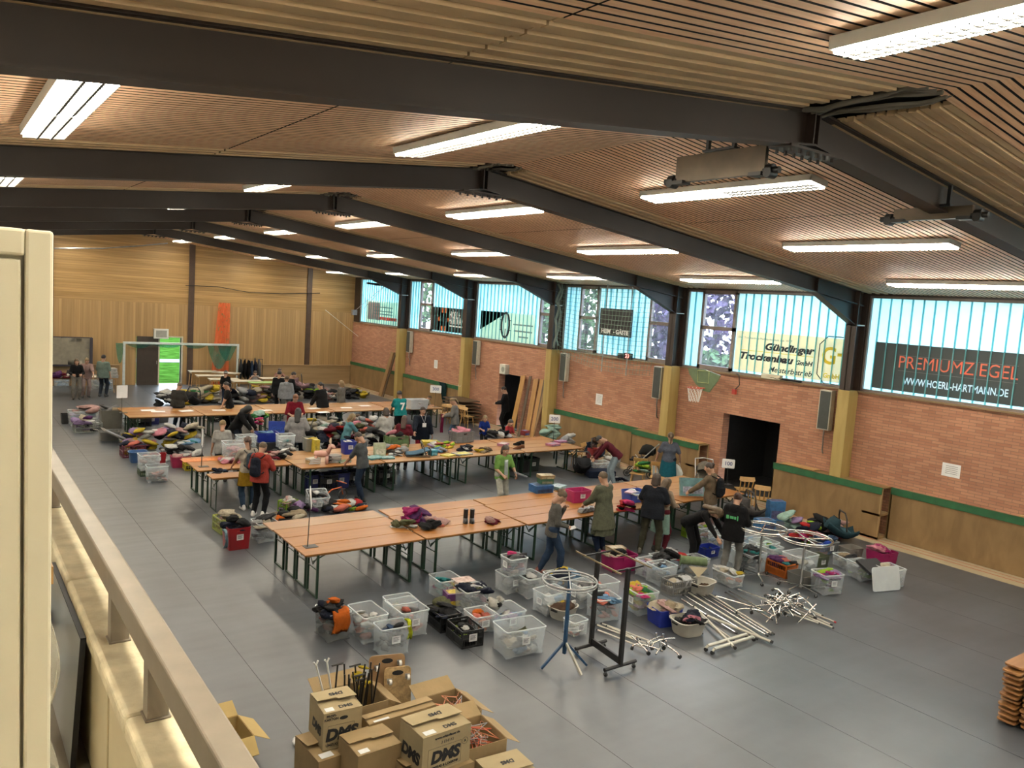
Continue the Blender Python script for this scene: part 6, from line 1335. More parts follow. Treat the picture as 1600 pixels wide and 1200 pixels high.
def stroller(p, rz, col, label, sc=1.0):
    r = thing('stroller', label, 'stroller', p, rz); r.scale = (sc, sc, sc); b = MB()
    for s in (-1, 1): b.tube([(s*.26, .38, .14), (s*.27, 0, .55), (s*.26, -.42, 1.02)], .016, 8); b.tube([(s*.26, -.34, .14), (s*.27, .05, .55), (s*.25, .2, .7)], .016, 8)
    b.tube([(-.26, -.42, 1.02), (0, -.46, 1.05), (.26, -.42, 1.02)], .018, 8); b.bar((-.26, -.34, .14), (.26, -.34, .14), .02, .02); b.build('frame', [M_steel], r, smooth=60)
    for sx in (-1, 1):
        for y_, rr_ in ((-.34, .14), (.40, .10)): b = MB(); b.tube([(sx*.29, y_+rr_*math.cos(k*.45), rr_+.01+rr_*math.sin(k*.45)) for k in range(14)], .02, 6, closed=True); b.cyl((sx*.27, y_, rr_+.01), (sx*.31, y_, rr_+.01), rr_*.6, 10); b.build('wheel', [M_rub], r, smooth=60)
    b = MB(); b.sheet([[(-.22+.44*j/6, -.25+.62*i/7, .50+.36*max(0, (.45-i/7))*1.5+.05*abs(j-3)/3) for j in range(7)] for i in range(8)], 0, .06); b.build('seat', [clothm(col)], r, smooth=180); b = MB(); b.loft([[(.24*math.cos(a), -.20+.30*math.cos(t)*1, .72+.30*math.sin(a)*math.sin(t+.25)) for a in [math.pi*k/8 for k in range(9)]] for t in (.1, .6, 1.1, 1.6, 2.1)], cap0=False, cap1=False); b.build('hood', [clothm(tuple(c*.7 for c in col))], r, smooth=180); return r
infant_seat(fl(908, 742), 2.6, (.03, .03, .035), 'black infant car seat on the floor at the right end of the middle row', 1.15); infant_seat(fl(925, 716, .1), .5, (.03, .05, .10), 'dark blue infant seat with tall handle behind the middle row', 1.1); infant_seat(fl(302, 634, .15), 2.3, (.03, .028, .03), 'black hooded baby seat behind the back row', 1.2); infant_seat(fl(470, 608, .45), 1.2, (.50, .30, .34), 'pink lined baby carrier held beside two black clad people', 1.1)
infant_seat(fl(1312, 842, .05), .9, (.04, .10, .13), 'teal black infant seat with handle behind the smoky box', 1.05); infant_seat(fl(1168, 808, 0), 1.2, (.16, .15, .15), 'grey baby seat beside the black hoodie person', 1.1)
stroller(Vector((17.45, 16.6, 0)), .6, (.03, .032, .03), 'black stroller against the plywood wall bench', 1.0); stroller(Vector((17.35, 14.1, 0)), 2.4, (.36, .32, .26), 'beige pram behind the game box person', .95)
garment(1000, 738, .47, .40, .36, .3, 'lime mint green', 'green patterned bag on the left wooden chair', 'bag', 'patterned_bag', 4, 301); garment(968, 752, 0, .6, .3, .10, 'denim navy white', 'blue and white bag on the floor right of the crouched plaid person', 'bag', 'floor_bag', 4, 302)
r = thing('suitcase', 'dark navy suitcase lying right of the black infant seat', 'suitcase', fl(937, 745), -.4); b = MB(); b.box((-.42, -.25, .0), (.42, .25, .22)); b.build('shell', [clothm((.015, .025, .06))], r, bevel=.03, seg=3); b = MB(); b.tube([(-.1, -.26, .11), (-.08, -.30, .11), (.08, -.30, .11), (.1, -.26, .11)], .01, 6); b.build('handle', [M_black], r, smooth=60)
cr('clear', 930, 742, .60, .44, .36, -8, 'clear box of toys below the plaid person', None, 'beige toys', 'beige cream white lgrey brown', 'clear box below the plaid person', .7, 9, lab=None, z0=0); cr('clear', 952, 731, .46, .40, .34, -8, 'clear box right of the plaid person', None, 'rose cloth', 'rose beige white', 'clear box right of the plaid person', .9, 8, lab=None, over=.1); cr('tub', 925, 726, .30, .3, .5, 0, 'dark red bin behind the suitcase', (.25, .02, .02), None, lab=None); garment(926, 706, .3, .5, .4, .4, 'rose char brown', 'rose grey bag left of the plaid person', 'bag', 'rose_bag', 5, 303)
garment(1303, 840, .0, .5, .4, .42, 'pink rose white', 'pink play tent cloth behind the right chrome ring', 'cloth', 'pink_cloth', 4, 304)
pack(1210, 812, 0, .40, .26, .50, -.5, (.06, .22, .50), (.12, .12, .28), 'tall blue toy carton standing beside the wall bench'); pack(1194, 826, .36, .40, .28, .22, -.3, (.05, .20, .45), (.06, .07, .14), 'blue toy carton lying in front of the tall carton'); heap(1234, 826, .2, .6, .5, .36, 'mint white mint lilac', 'mint towels piled right of the tall blue carton', 'towels', 7, 305, name='mint_towels')
heap(1262, 850, 0, .9, .5, .5, 'red white navy lime hot', 'colourful toys piled behind the wide clear box', 'toys', 12, 306, name='toy_heap'); heap(1290, 836, 0, .9, .5, .45, 'char black white pink', 'black bags behind the smoky box', 'bags', 8, 307, name='bag_heap')
pack(1363, 887, .30, .52, .40, .06, -.25, (.012, .012, .013), (.01, .01, .011), 'tilted black tray on the box at the right end', 'tray', 'black_tray', ry=.0, rx=.35)
b = MB(); b.prism(rrect(.66, .44, .04, 3), .02, M=Matrix.Rotation(math.pi/2, 4, 'X')); b.tube([(x, -.01, y) for x, y in rrect(.66, .44, .04, 3)], .012, 5, closed=True); p = fl(1380, 922); o = b.build('clear_box_lid', [CRIM], smooth=50, loc=(p.x, p.y-.02, .235)); o.rotation_euler = (-.22, .0, -.28); tag(o, 'frosted box lid leaning on the rightmost clear box', 'box lid')
r = thing('rolled_carpet', 'rolled green and beige carpet lying on a clear box', 'carpet', fl(1083, 886, .34), -.75); b = MB(); pts = [((.10-.0035*k)*math.cos(.45*k), (.10-.0035*k)*math.sin(.45*k)+.11) for k in range(22)]
G = [[(x_, p_[0], p_[1]) for p_ in pts] for x_ in (-.24, .24)]; b.sheet(G, 0, .006); b.tube([(-.24, .10*math.cos(k*.393), .11+.10*math.sin(k*.393)) for k in range(16)], .008, 5, closed=True); b.build('roll', [mat('carpet_green', (.12, .17, .08), .9, .3, 14)], r, smooth=60)
b = MB(); b.add([(-.1, -.16, .06), (.24, -.16, .06), (.08, -.22, -.12), (-.1, -.156, .06), (.24, -.156, .06), (.08, -.216, -.12)], [(0, 2, 1), (3, 4, 5), (0, 1, 4, 3), (1, 2, 5, 4), (2, 0, 3, 5)]); b.build('turned_corner', [mat('carpet_back', (.50, .42, .28), .9)], r)
r = thing('panda_toy', 'black and white panda toy lying in the near clear box', 'soft toy', fl(772, 948, .30), .4); b = MB(); lump(b, (0, 0, .05), (.13, .10, .09), 8, 0, ico=ICO3); lump(b, (.16, 0, .06), (.08, .08, .07), 9, 0, ico=ICO3); b.build('body', [clothm((.74, .72, .66))], r, smooth=180)
for s in (-1, 1): b = MB(); lump(b, (.0, s*.09, .06), (.06, .05, .05), 12+s, 0); b.build('paw', [clothm((.012, .012, .013))], r, smooth=180)
pack(708, 946, 0, .30, .24, .24, -.2, (.18, .05, .22), (.75, .55, .05), 'purple and yellow nappy carton in the near cluster'); 
for i in range(4): pack(723, 925, .12, .34, .24, .055, .1*((i*5) % 3-1), ((.72, .55, .1), (.70, .40, .42), (.75, .60, .15), (.72, .55, .5))[i], (.7, .5, .45), '%s flat game box in the pile beside the pink paper rolls' % cnt[i].capitalize(), group='flat game boxes in the near cluster', dz=.056*i)
b = MB(); b.box((-.17, -.12, 0), (.17, .12, .12)); 
pack(962, 862, .30, .36, .20, .10, -.3, (.55, .42, .26), (.7, .6, .45), 'tan shoe carton standing in the magenta tub', dz=0); pack(808, 868, .66, .40, .02, .17, -.05, (.014, .014, .015), (.02, .02, .02), 'black hinged panel across the pink filled box', 'panel', 'black_folded_lid', dz=-.14)
b = MB(); b.tube([(.32*math.cos(t*.5)*(.25 if False else 1), 0, .32+.0*t) for t in range(1)]+[(0, 0, 0)], .01, 4) if False else None
r = thing('balance_bike', 'small black and orange balance bike lying behind the pink hanger box', 'toy bike', fl(520, 785), .3); b = MB(); b.tube([(-.3, 0, .15), (-.05, 0, .32), (.25, 0, .34), (.3, 0, .15)], .016, 6); b.tube([(.25, -.18, .46), (.25, .18, .46)], .012, 6); b.build('frame', [mat('bike_orange', (.55, .10, .02), .4)], r, smooth=60)
for x_ in (-.3, .3): b = MB(); b.tube([(x_+.13*math.cos(k*.45), 0, .15+.13*math.sin(k*.45)) for k in range(14)], .02, 6, closed=True); b.build('wheel', [M_rub], r, smooth=60)
# gallery corner and far left tables
r = thing('leaning_board', 'grey board with dark edge leaning between locker and parapet', 'board', (.405, 3.55, 3.2)); b = MB(); b.box((-.012, -.45, 0), (0, .45, .50)); b.build('face', [mat('board_blue_grey', (.30, .32, .32), .3, .08, 2)], r); b = MB(); b.box((-.015, -.455, .0), (.004, -.45, .505)); b.box((-.015, -.455, .50), (.004, .455, .506)); b.build('edge', [M_print], r); r.rotation_euler = (0, .06, 0)
b = MB(); G = [[(.315+.02*math.sin(i*1.1+j*.8)+.015*math.sin(j*2.1), 2.93+.07*j+.015*math.sin(i), 3.2+.66*i/9) for j in range(7)] for i in range(10)]; b.sheet(G, 0, .002); tag(b.build('plastic_sheet', [clearplast('film', (.72, .70, .60), .35, .2)], smooth=180), 'crumpled plastic sheet hanging between locker and board', 'plastic sheet')
b = MB(); b.box((.05, 3.57, 3.755), (.385, 3.65, 3.83)); b.box((.08, 3.575, 3.2), (.13, 3.645, 3.755)); tag(b.build('wooden_batten', [M_chair], bevel=.003), 'pale wooden batten end sticking out behind the locker', 'batten')
for i, px in enumerate((108, 121)):
    r = thing('coffee_pot', ('left', 'right')[i]+' dark coffee pot on the far left tables', 'coffee pot', fl(px, 590, .76)); b = MB(); b.lathe([(.10, 0), (.12, .05), (.11, .2), (.08, .28), (.09, .31)], 14); b.build('pot', [M_black], r, smooth=50); b = MB(); b.tube([(.10, 0, .25), (.18, 0, .22), (.18, 0, .10), (.11, 0, .06)], .015, 6); b.build('handle', [M_black], r, smooth=60); b = MB(); b.cyl((-.05, -.125, .14), (-.05, -.118, .14), .05, 10); b.build('badge', [M_white], r)
for i in range(3): pack(171, 590, .76, .62-.06*i, .40, .13, .05*i, (.66, .66, .62), (.5, .5, .5), '%s white box of the stack on the far left tables' % cnt[i].capitalize(), group='white boxes on the far left tables', dz=.135*i)
garment(91, 590, .76, .9, .5, .22, 'maroon black purple', 'maroon and black coats piled on the far left table', 'coat', 'coat_pile', 7, 311, kind='stuff'); heap(92, 578, .5, 1.2, .5, .5, 'black char lblue', 'black coat and blue bags behind the far left table', 'coat', 7, 312, name='coat_heap'); heap(97, 590, .76, .5, .3, .08, 'white cream', 'white cups and napkins on the far left table', 'cups', 6, 313, name='cups'); heap(160, 591, .76, .7, .3, .10, 'beige cream lgrey', 'beige papers on the right far table', 'papers', 6, 314, name='papers')
cr('clear', 85, 605, .6, .5, .5, 0, 'clear box under the far left table', None, 'blue cloth', 'lblue white', 'clear box under the far left table', .6, 5, lab=None); cr('clear', 140, 609, 1.0, .5, .62, 0, 'large milky box under the right far table', None, 'grey cloth', 'lgrey lblue', 'large milky box under the right far table', .6, 5, lab=None)

rl_ = thing('coat_rail', 'low coat rail with dark coats right of the goal', 'coat rail', (12.75, 39.3, 0)); b = MB(); b.tube([(-.6, 0, 0), (-.6, 0, 1.35), (.6, 0, 1.35), (.6, 0, 0)], .018, 6); b.build('frame', [M_blackst], rl_); b = MB(); b.bar((-.6, -.25, .02), (-.6, .25, .02), .04, .03); b.bar((.6, -.25, .02), (.6, .25, .02), .04, .03); b.build('feet', [M_blackst], rl_)
for i in range(6):
    b = MB(); lump(b, (0, 0, 0), (.085, .2, .52), 315+i, 0, ico=ICO3, rot=Euler((0, 0, .2*(i % 3-1)))); o = b.build('coat', [clothm(pal('char black black denim navy grey')[i])], smooth=180, loc=(12.28+.18*i, 39.3, .84)); tag(o, '%s coat from the left on the low rail right of the goal, %s' % (cnt[i].capitalize() if i else 'First', ('charcoal', 'black', 'black', 'denim blue', 'navy', 'grey')[i]), 'coat', 'coats on the low rail')
for i in range(7): slab('stacked_board', 17.7+.03*(i % 2), 27.4, .08+.13*i, .9, 1.9-.06*i, .035, M_pk[1], '%s dark board in the stack left of the far doorway' % cnt[i].capitalize(), 'board', .04*(i % 3-1))['group'] = 'stacked dark boards by the far doorway'
b = MB(); b.box((17.4, 26.5, 0), (17.5, 28.3, .08)); b.box((17.9, 26.5, 0), (18.0, 28.3, .08)); tag(b.build('board_bearer', [M_pk[2]]), 'low bearers under the stacked dark boards', 'bearer')

# clothes that hang over the rims of the near boxes
def drape(name, px, py, z, w, drop, rz, col, label, cat='clothes', fwd=.16):
    b = MB(); G = []
    for i in range(9):
        t = i/8; yy = fwd*.9*(1-min(1, t*2.2)) - .03*math.sin(t*3.1)-.012; zz = .03-.02*t if t < .35 else .02-(t-.35)/.65*drop
        G.append([(-w/2+w*j/6+.015*math.sin(i*1.3+j), yy-.018*math.sin(j*1.9+i*.7)*t, zz+.012*math.sin(j*2.2)) for j in range(7)])
    b.sheet(G, 0, .018); o = b.build(name, [clothm(col)], smooth=180, loc=fl(px, py, z), rz=rz); return tag(o, label, cat)
b = MB(); heapmesh(b, .16, .5, 0, .55, 5, 77, 1, False, True); tag(b.build('pale_blue_bag', [clothm((.50, .62, .72))], smooth=180, loc=(.27, 4.05, 3.2)), 'pale blue plastic bag behind the wooden batten on the gallery', 'bag')
drape('orange_vest', 533, 957, .44, .26, .30, .1, C['orange'], 'bright orange vest hanging over the rim of the leftmost near clear box', 'vest')
garment(524, 946, .46, .30, .26, .14, 'orange coral', 'orange hood piled behind the hanging vest', 'vest', 'orange_hood', 4, 501)
drape('yellow_strap', 640, 975, .42, .05, .22, -.1, (.75, .85, .02), 'neon yellow strap hanging in the lowest left clear box', 'strap')
drape('paper_cover', 1073, 905, .27, .20, .16, -.08, (.75, .77, .80), 'white paper sheet hung over the side of the grey folding crate', 'paper')
drape('light_blue_strap', 353, 832, .44, .05, .30, .1, (.25, .40, .48), 'pale blue strap hanging down the tall red crate', 'strap')
# ---------------------------------------------------------------- people: signed-distance bodies meshed as one surface each
def surfnet(fn, lo, hi, h):
    lo = np.array(lo)-h*1.5; hi = np.array(hi)+h*1.5
    n = np.maximum(4, np.ceil((hi-lo)/h).astype(int)+1)
    ax = [lo[i]+h*np.arange(n[i]) for i in range(3)]
    P = np.stack(np.meshgrid(*ax, indexing='ij'), -1)
    D = fn(P.reshape(-1, 3)).reshape(n); S_ = D < 0
    cs = np.zeros(n-1, int); acc = np.zeros(tuple(n-1)+(3,)); cnt_ = np.zeros(n-1)
    for c in range(8):
        dx, dy, dz = c & 1, (c >> 1) & 1, (c >> 2) & 1
        cs += S_[dx:n[0]-1+dx, dy:n[1]-1+dy, dz:n[2]-1+dz]
    act = (cs > 0) & (cs < 8)
    for a in range(3):
        for u in (0, 1):
            for v in (0, 1):
                o0 = [0, 0, 0]; oth = [k for k in range(3) if k != a]; o0[oth[0]] = u; o0[oth[1]] = v; o1 = list(o0); o1[a] = 1
                d0 = D[o0[0]:n[0]-1+o0[0], o0[1]:n[1]-1+o0[1], o0[2]:n[2]-1+o0[2]]; d1 = D[o1[0]:n[0]-1+o1[0], o1[1]:n[1]-1+o1[1], o1[2]:n[2]-1+o1[2]]
                cr_ = (d0 < 0) != (d1 < 0); t = np.where(cr_, d0/np.where(cr_, d0-d1, 1), 0)
                for k in range(3): acc[..., k] += np.where(cr_, t if k == a else float(o0[k]), 0)
                cnt_ += cr_
    idx = -np.ones(n-1, int); ii = np.argwhere(act); idx[act] = np.arange(len(ii))
    V = lo+h*(ii+acc[act]/np.maximum(1, cnt_[act])[:, None]); Fs = []
    for a in range(3):
        b_, c_ = [(1, 2), (2, 0), (0, 1)][a]
        sl0 = [slice(1, n[k]-1) for k in range(3)]; sl1 = list(sl0); sl0[a] = slice(0, n[a]-1); sl1[a] = slice(1, n[a])
        s0 = S_[tuple(sl0)]; s1 = S_[tuple(sl1)]; e = np.argwhere(s0 != s1)
        if not len(e): continue
        base = e.copy(); base[:, b_] += 1; base[:, c_] += 1
        def g(db, dc):
            q = base.copy(); q[:, b_] -= db; q[:, c_] -= dc; return idx[q[:, 0], q[:, 1], q[:, 2]]
        qd = np.stack([g(1, 1), g(0, 1), g(0, 0), g(1, 0)], 1); fl_ = ~s0[tuple(e.T)]
        qd[fl_] = qd[fl_][:, ::-1]; Fs.append(qd)
    return V, np.concatenate(Fs)
def sdc(a, b, ra, rb=None, u=None, k=1.0):
    """tapered capsule, optionally widened along u (k < 1 widens)"""
    a = np.array(a, float); b = np.array(b, float); rb = ra if rb is None else rb
    u = None if u is None else np.array(u, float)/np.linalg.norm(u)
    def f(P):
        Q = P-a
        if u is not None: Q = Q+((k-1)*(Q @ u))[:, None]*u
        d = b-a; h = np.clip((Q @ d)/max(1e-9, d @ d), 0, 1)
        return np.linalg.norm(Q-h[:, None]*d, axis=1)-(ra+(rb-ra)*h)
    f.bb = (np.minimum(a, b)-max(ra, rb)/min(k, 1), np.maximum(a, b)+max(ra, rb)/min(k, 1)); return f
def sde(c, r, R=None):
    c = np.array(c, float); r = np.array(r, float)
    def f(P):
        Q = P-c
        if R is not None: Q = Q @ R
        q = np.linalg.norm(Q/r, axis=1); return (q-1)*r.min()*(.6+.4*1)
    f.bb = (c-r.max(), c+r.max()); return f
def union(fs, k=.03):
    def f(P):
        D = fs[0](P)
        for g in fs[1:]:
            e = g(P); h = np.clip(.5+.5*(D-e)/k, 0, 1); D = D*(1-h)+e*h-k*h*(1-h)
        return D
    f.bb = (np.min([g.bb[0] for g in fs], 0), np.max([g.bb[1] for g in fs], 0)); return f
def cut(f, g):
    def h(P): return np.maximum(f(P), g(P))
    h.bb = f.bb; return h
def mesh_of(f, h): return surfnet(f, f.bb[0], f.bb[1], h)
def npobj(name, parts, mats, parent, smooth=True):
    """parts: list of (V, F, material index)"""
    vs = []; fs = []; ms = []; o = 0
    for V, Fq, m in parts:
        vs.append(V); fs += [[int(x)+o for x in q] for q in Fq]; ms += [m]*len(Fq); o += len(V)
    me = bpy.data.meshes.new(name); me.from_pydata(np.concatenate(vs).tolist(), [], fs)
    for m in mats: me.materials.append(m)
    me.polygons.foreach_set('material_index', ms); me.polygons.foreach_set('use_smooth', [True]*len(fs))
    ob = bpy.data.objects.new(name, me); COL.objects.link(ob); ob.parent = parent; return ob
# a head with a face: local frame x to the person's left, y forward, z up, centre of the skull at the origin
def head_sdf():
    f = union([sde((0, -.008, .022), (.078, .096, .092)), sdc((0, .018, -.03), (0, .035, -.075), .060, .042, (1, 0, 0), .92), sdc((0, -.03, -.06), (0, -.045, -.17), .053, .056)], .05)
    nose = union([sdc((0, .088, .020), (0, .112, -.022), .010, .016), sdc((-.013, .098, -.026), (.013, .098, -.026), .010)], .012)
    brow = sdc((-.036, .080, .034), (.036, .080, .034), .012); ch = union([sdc((-.040, .064, -.022), (-.030, .060, -.045), .020), sdc((.040, .064, -.022), (.030, .060, -.045), .020)], .02)
    lips = union([sdc((-.020, .084, -.052), (.020, .084, -.052), .0085), sdc((-.016, .084, -.064), (.016, .084, -.064), .009)], .004); chin = sdc((-.012, .070, -.098), (.012, .070, -.098), .020)
    ears = union([sde((s*.078, -.012, -.004), (.012, .022, .034)) for s in (-1, 1)], .01)
    g = union([f, nose, brow, ch, lips, chin, ears], .014)
    so = union([sde((s*.032, .098, .012), (.020, .022, .013)) for s in (-1, 1)], .002)
    def h(P): 
        a = g(P); b = -so(P); k = .010; hh = np.clip(.5-.5*(b-a)/k, 0, 1); return a*hh+b*(1-hh)+k*hh*(1-hh)
    h.bb = (np.array((-.1, -.12, -.2)), np.array((.1, .14, .13))); return h
HEADV, HEADF = mesh_of(head_sdf(), .0085)
def ball(c, r, n=8):
    V = []; Fq = []
    for i in range(n+1):
        t = math.pi*i/n
        for j in range(n): V.append((c[0]+r*math.sin(t)*math.cos(6.2832*j/n), c[1]+r*math.sin(t)*math.sin(6.2832*j/n), c[2]+r*math.cos(t)))
    for i in range(n):
        for j in range(n): Fq.append((i*n+j, (i+1)*n+j, (i+1)*n+(j+1) % n, i*n+(j+1) % n))
    return np.array(V), Fq
EYES = [(ball((s*.032, .074, .012), .0135), ball((s*.032, .0835, .012), .0062)) for s in (-1, 1)]
_mouth = [(np.array([(x*.022, .0925-.004*abs(x), z) for x in (-1, -.5, 0, .5, 1) for z in (-.062, -.055)]), [(2*i, 2*i+2, 2*i+3, 2*i+1) for i in range(4)])]
def head_mat_index(V, F):
    """lips get their own material"""
    c = V[F].mean(1); return ((np.abs(c[:, 0]) < .024) & (c[:, 1] > .080) & (c[:, 2] < -.046) & (c[:, 2] > -.071)).astype(int)
HEADM = head_mat_index(HEADV, HEADF)
# a right hand: wrist at the origin, fingers along +y, palm facing -z, thumb on the +x side
def hand_sdf(curl):
    fs = [sdc((-.022, .015, 0), (-.022, .080, 0), .015, .013), sdc((0, .01, 0), (0, .085, 0), .016, .013), sdc((.020, .015, 0), (.022, .080, 0), .016, .013), sdc((0, -.03, 0), (0, .02, 0), .024, .024, (1, 0, 0), .8)]
    for (x, y, L, sp) in ((-.032, .078, .062, -.10), (-.011, .088, .078, -.03), (.011, .090, .084, .03), (.031, .084, .074, .10)):
        p = np.array((x, y, 0.)); a = 0
        for s in (.45, .31, .24):
            a += curl*(.9 if s == .45 else 1.1); q = p+L*s*np.array((sp*math.cos(a), math.cos(a), -math.sin(a))); fs.append(sdc(p, q, .0092, .0082)); p = q
    p = np.array((.030, .022, -.004)); a = .75
    for s in (.034, .028): q = p+s*np.array((math.sin(a), math.cos(a)*.9, -.35*curl-.12)); fs.append(sdc(p, q, .0115, .0095)); p = q; a -= .45
    return union(fs, .0065)
HANDS = {k: mesh_of(hand_sdf(c), .0056) for k, c in (('relax', .38), ('grip', .85), ('flat', .10))}
def norm(v): v = np.array(v, float); return v/np.linalg.norm(v)
def ik(a, c, l1, l2, bend):
    a = np.array(a, float); c = np.array(c, float); d = c-a; L = np.linalg.norm(d); L2 = min(L, (l1+l2)*.999); d = d/L; c = a+d*L2
    x = (l1*l1-l2*l2+L2*L2)/(2*L2); hgt = math.sqrt(max(0, l1*l1-x*x)); b = np.array(bend, float); b = b-d*(b @ d); b = b/max(1e-6, np.linalg.norm(b)); return a+d*x+b*hgt, c
def rotx(a): c, s = math.cos(a), math.sin(a); return np.array(((1, 0, 0), (0, c, -s), (0, s, c)))
def rotz(a): c, s = math.cos(a), math.sin(a); return np.array(((c, -s, 0), (s, c, 0), (0, 0, 1)))
SK = dict(fair=(.46, .26, .175), pale=(.52, .32, .24), tan=(.34, .185, .11))
def skinm(k): return mat('skin_'+k, SK[k], .5, .07, 12, spec=.35)
M_eye = mat('eye_white', (.75, .73, .70), .3); M_iris = mat('iris', (.03, .02, .015), .2); M_lip = mat('lips', (.45, .17, .14), .5)
HAIRC = dict(brown=(.060, .030, .016), dark=(.018, .011, .008), black=(.008, .007, .007), blond=(.42, .28, .12), dblond=(.20, .125, .058), red=(.33, .105, .03), grey=(.30, .28, .25), auburn=(.10, .035, .018))
def hair_sdf(style):
    cap = sde((0, -.016, .030), (.088, .104, .098))
    def face(P): return np.maximum(-((-P[:, 1]*.72+(P[:, 2]-.030)*.70)+.052), -.5)      # opens the cap over the face
    c = cut(cap, lambda P: -((P[:, 2]-.045)*.75-(P[:, 1]-.055)*.66+.0))
    if style == 'short': return cut(c, lambda P: -.045-P[:, 2]-.0*P[:, 1])
    if style == 'bald': return cut(c, lambda P: np.maximum(-.04-P[:, 2], P[:, 2]-.03))
    if style == 'bun': return union([c, sde((0, -.115, .060), (.040, .036, .040))], .015)
    if style == 'pony': return union([c, sdc((0, -.105, .045), (0, -.150, .0), .026, .030), sdc((0, -.150, .0), (0, -.145, -.20), .030, .014)], .02)
    if style == 'bob': return union([c, sdc((-.070, -.015, .0), (-.076, -.01, -.11), .026, .028), sdc((.070, -.015, .0), (.076, -.01, -.11), .026, .028), sdc((0, -.075, .0), (0, -.08, -.12), .055, .050, (1, 0, 0), .7)], .025)
    if style == 'long': return union([c, sdc((-.068, -.02, .0), (-.085, .0, -.22), .026, .022), sdc((.068, -.02, .0), (.085, .0, -.22), .026, .022), sdc((0, -.075, .0), (0, -.10, -.30), .055, .045, (1, 0, 0), .6)], .025)
    if style == 'hood': return cut(union([sde((0, -.022, .020), (.108, .122, .122)), sdc((0, -.04, -.06), (0, -.03, -.17), .095, .125)], .05), lambda P: -((-P[:, 1]+.070)+np.maximum(0, np.abs(P[:, 2])*.0)))
HAIRMESH = {k: mesh_of(hair_sdf(k), .0095) for k in ('short', 'bald', 'bun', 'pony', 'bob', 'long', 'hood')}
def shoe_sdf():
    f = union([sdc((0, -.055, .045), (0, .12, .035), .044, .036, (1, 0, 0), 1.0), sdc((0, -.05, .05), (0, -.035, .10), .040, .042)], .03); return cut(f, lambda P: -P[:, 2]+.002)
SHOEV = mesh_of(shoe_sdf(), .013)
# wrists as (x, y, z) of the standing figure; hands 'relax' | 'grip'
POSES = dict(
 stand=dict(lean=0, head=.15, wr=((.27, .05, .86), (-.27, .05, .86)), feet=((.11, .02), (-.11, -.02)), hand='relax'),
 hold=dict(lean=.08, head=.45, wr=((.15, .34, 1.08), (-.15, .34, 1.08)), feet=((.11, .03), (-.11, -.03)), hand='grip'),
 read=dict(lean=.05, head=.55, wr=((.12, .30, 1.14), (-.14, .30, 1.04)), feet=((.10, .10), (-.10, -.12)), hand='grip'),
 reach=dict(lean=.30, head=.55, wr=((.20, .58, .93), (-.20, .55, .93)), feet=((.12, .0), (-.12, -.06)), hand='relax'),
 bend=dict(lean=1.02, head=1.35, wr=((.16, .78, .52), (-.16, .74, .50)), feet=((.13, .06), (-.13, -.08)), hand='grip'),
 stoop=dict(lean=.60, head=.95, wr=((.16, .66, .72), (-.16, .62, .74)), feet=((.12, .06), (-.12, -.08)), hand='grip'),
 walk=dict(lean=.06, head=.2, wr=((.22, .28, 1.0), (-.24, .22, .98)), feet=((.10, .26), (-.10, -.28)), hand='grip'),
 lean1=dict(lean=.20, head=.25, wr=((.24, .30, .90), (-.26, .32, .82)), feet=((.11, .02), (-.11, -.04)), hand='flat'),
 crossed=dict(lean=.0, head=.2, wr=((-.05, .22, 1.16), (.05, .25, 1.10)), feet=((.11, .0), (-.11, 0)), hand='relax'),
 sit=dict(lean=.10, head=.5, wr=((.14, .34, .98), (-.14, .34, .98)), feet=((.12, .44), (-.12, .42)), hand='relax', hipz=.52),
 crouch=dict(lean=.45, head=.7, wr=((.16, .46, .62), (-.16, .46, .62)), feet=((.12, .16), (-.12, .02)), hand='grip', hipz=.45),
 photo=dict(lean=.0, head=.1, wr=((.12, .28, 1.45), (-.14, .26, 1.38)), feet=((.11, .0), (-.11, 0)), hand='grip'))
NP = [0]
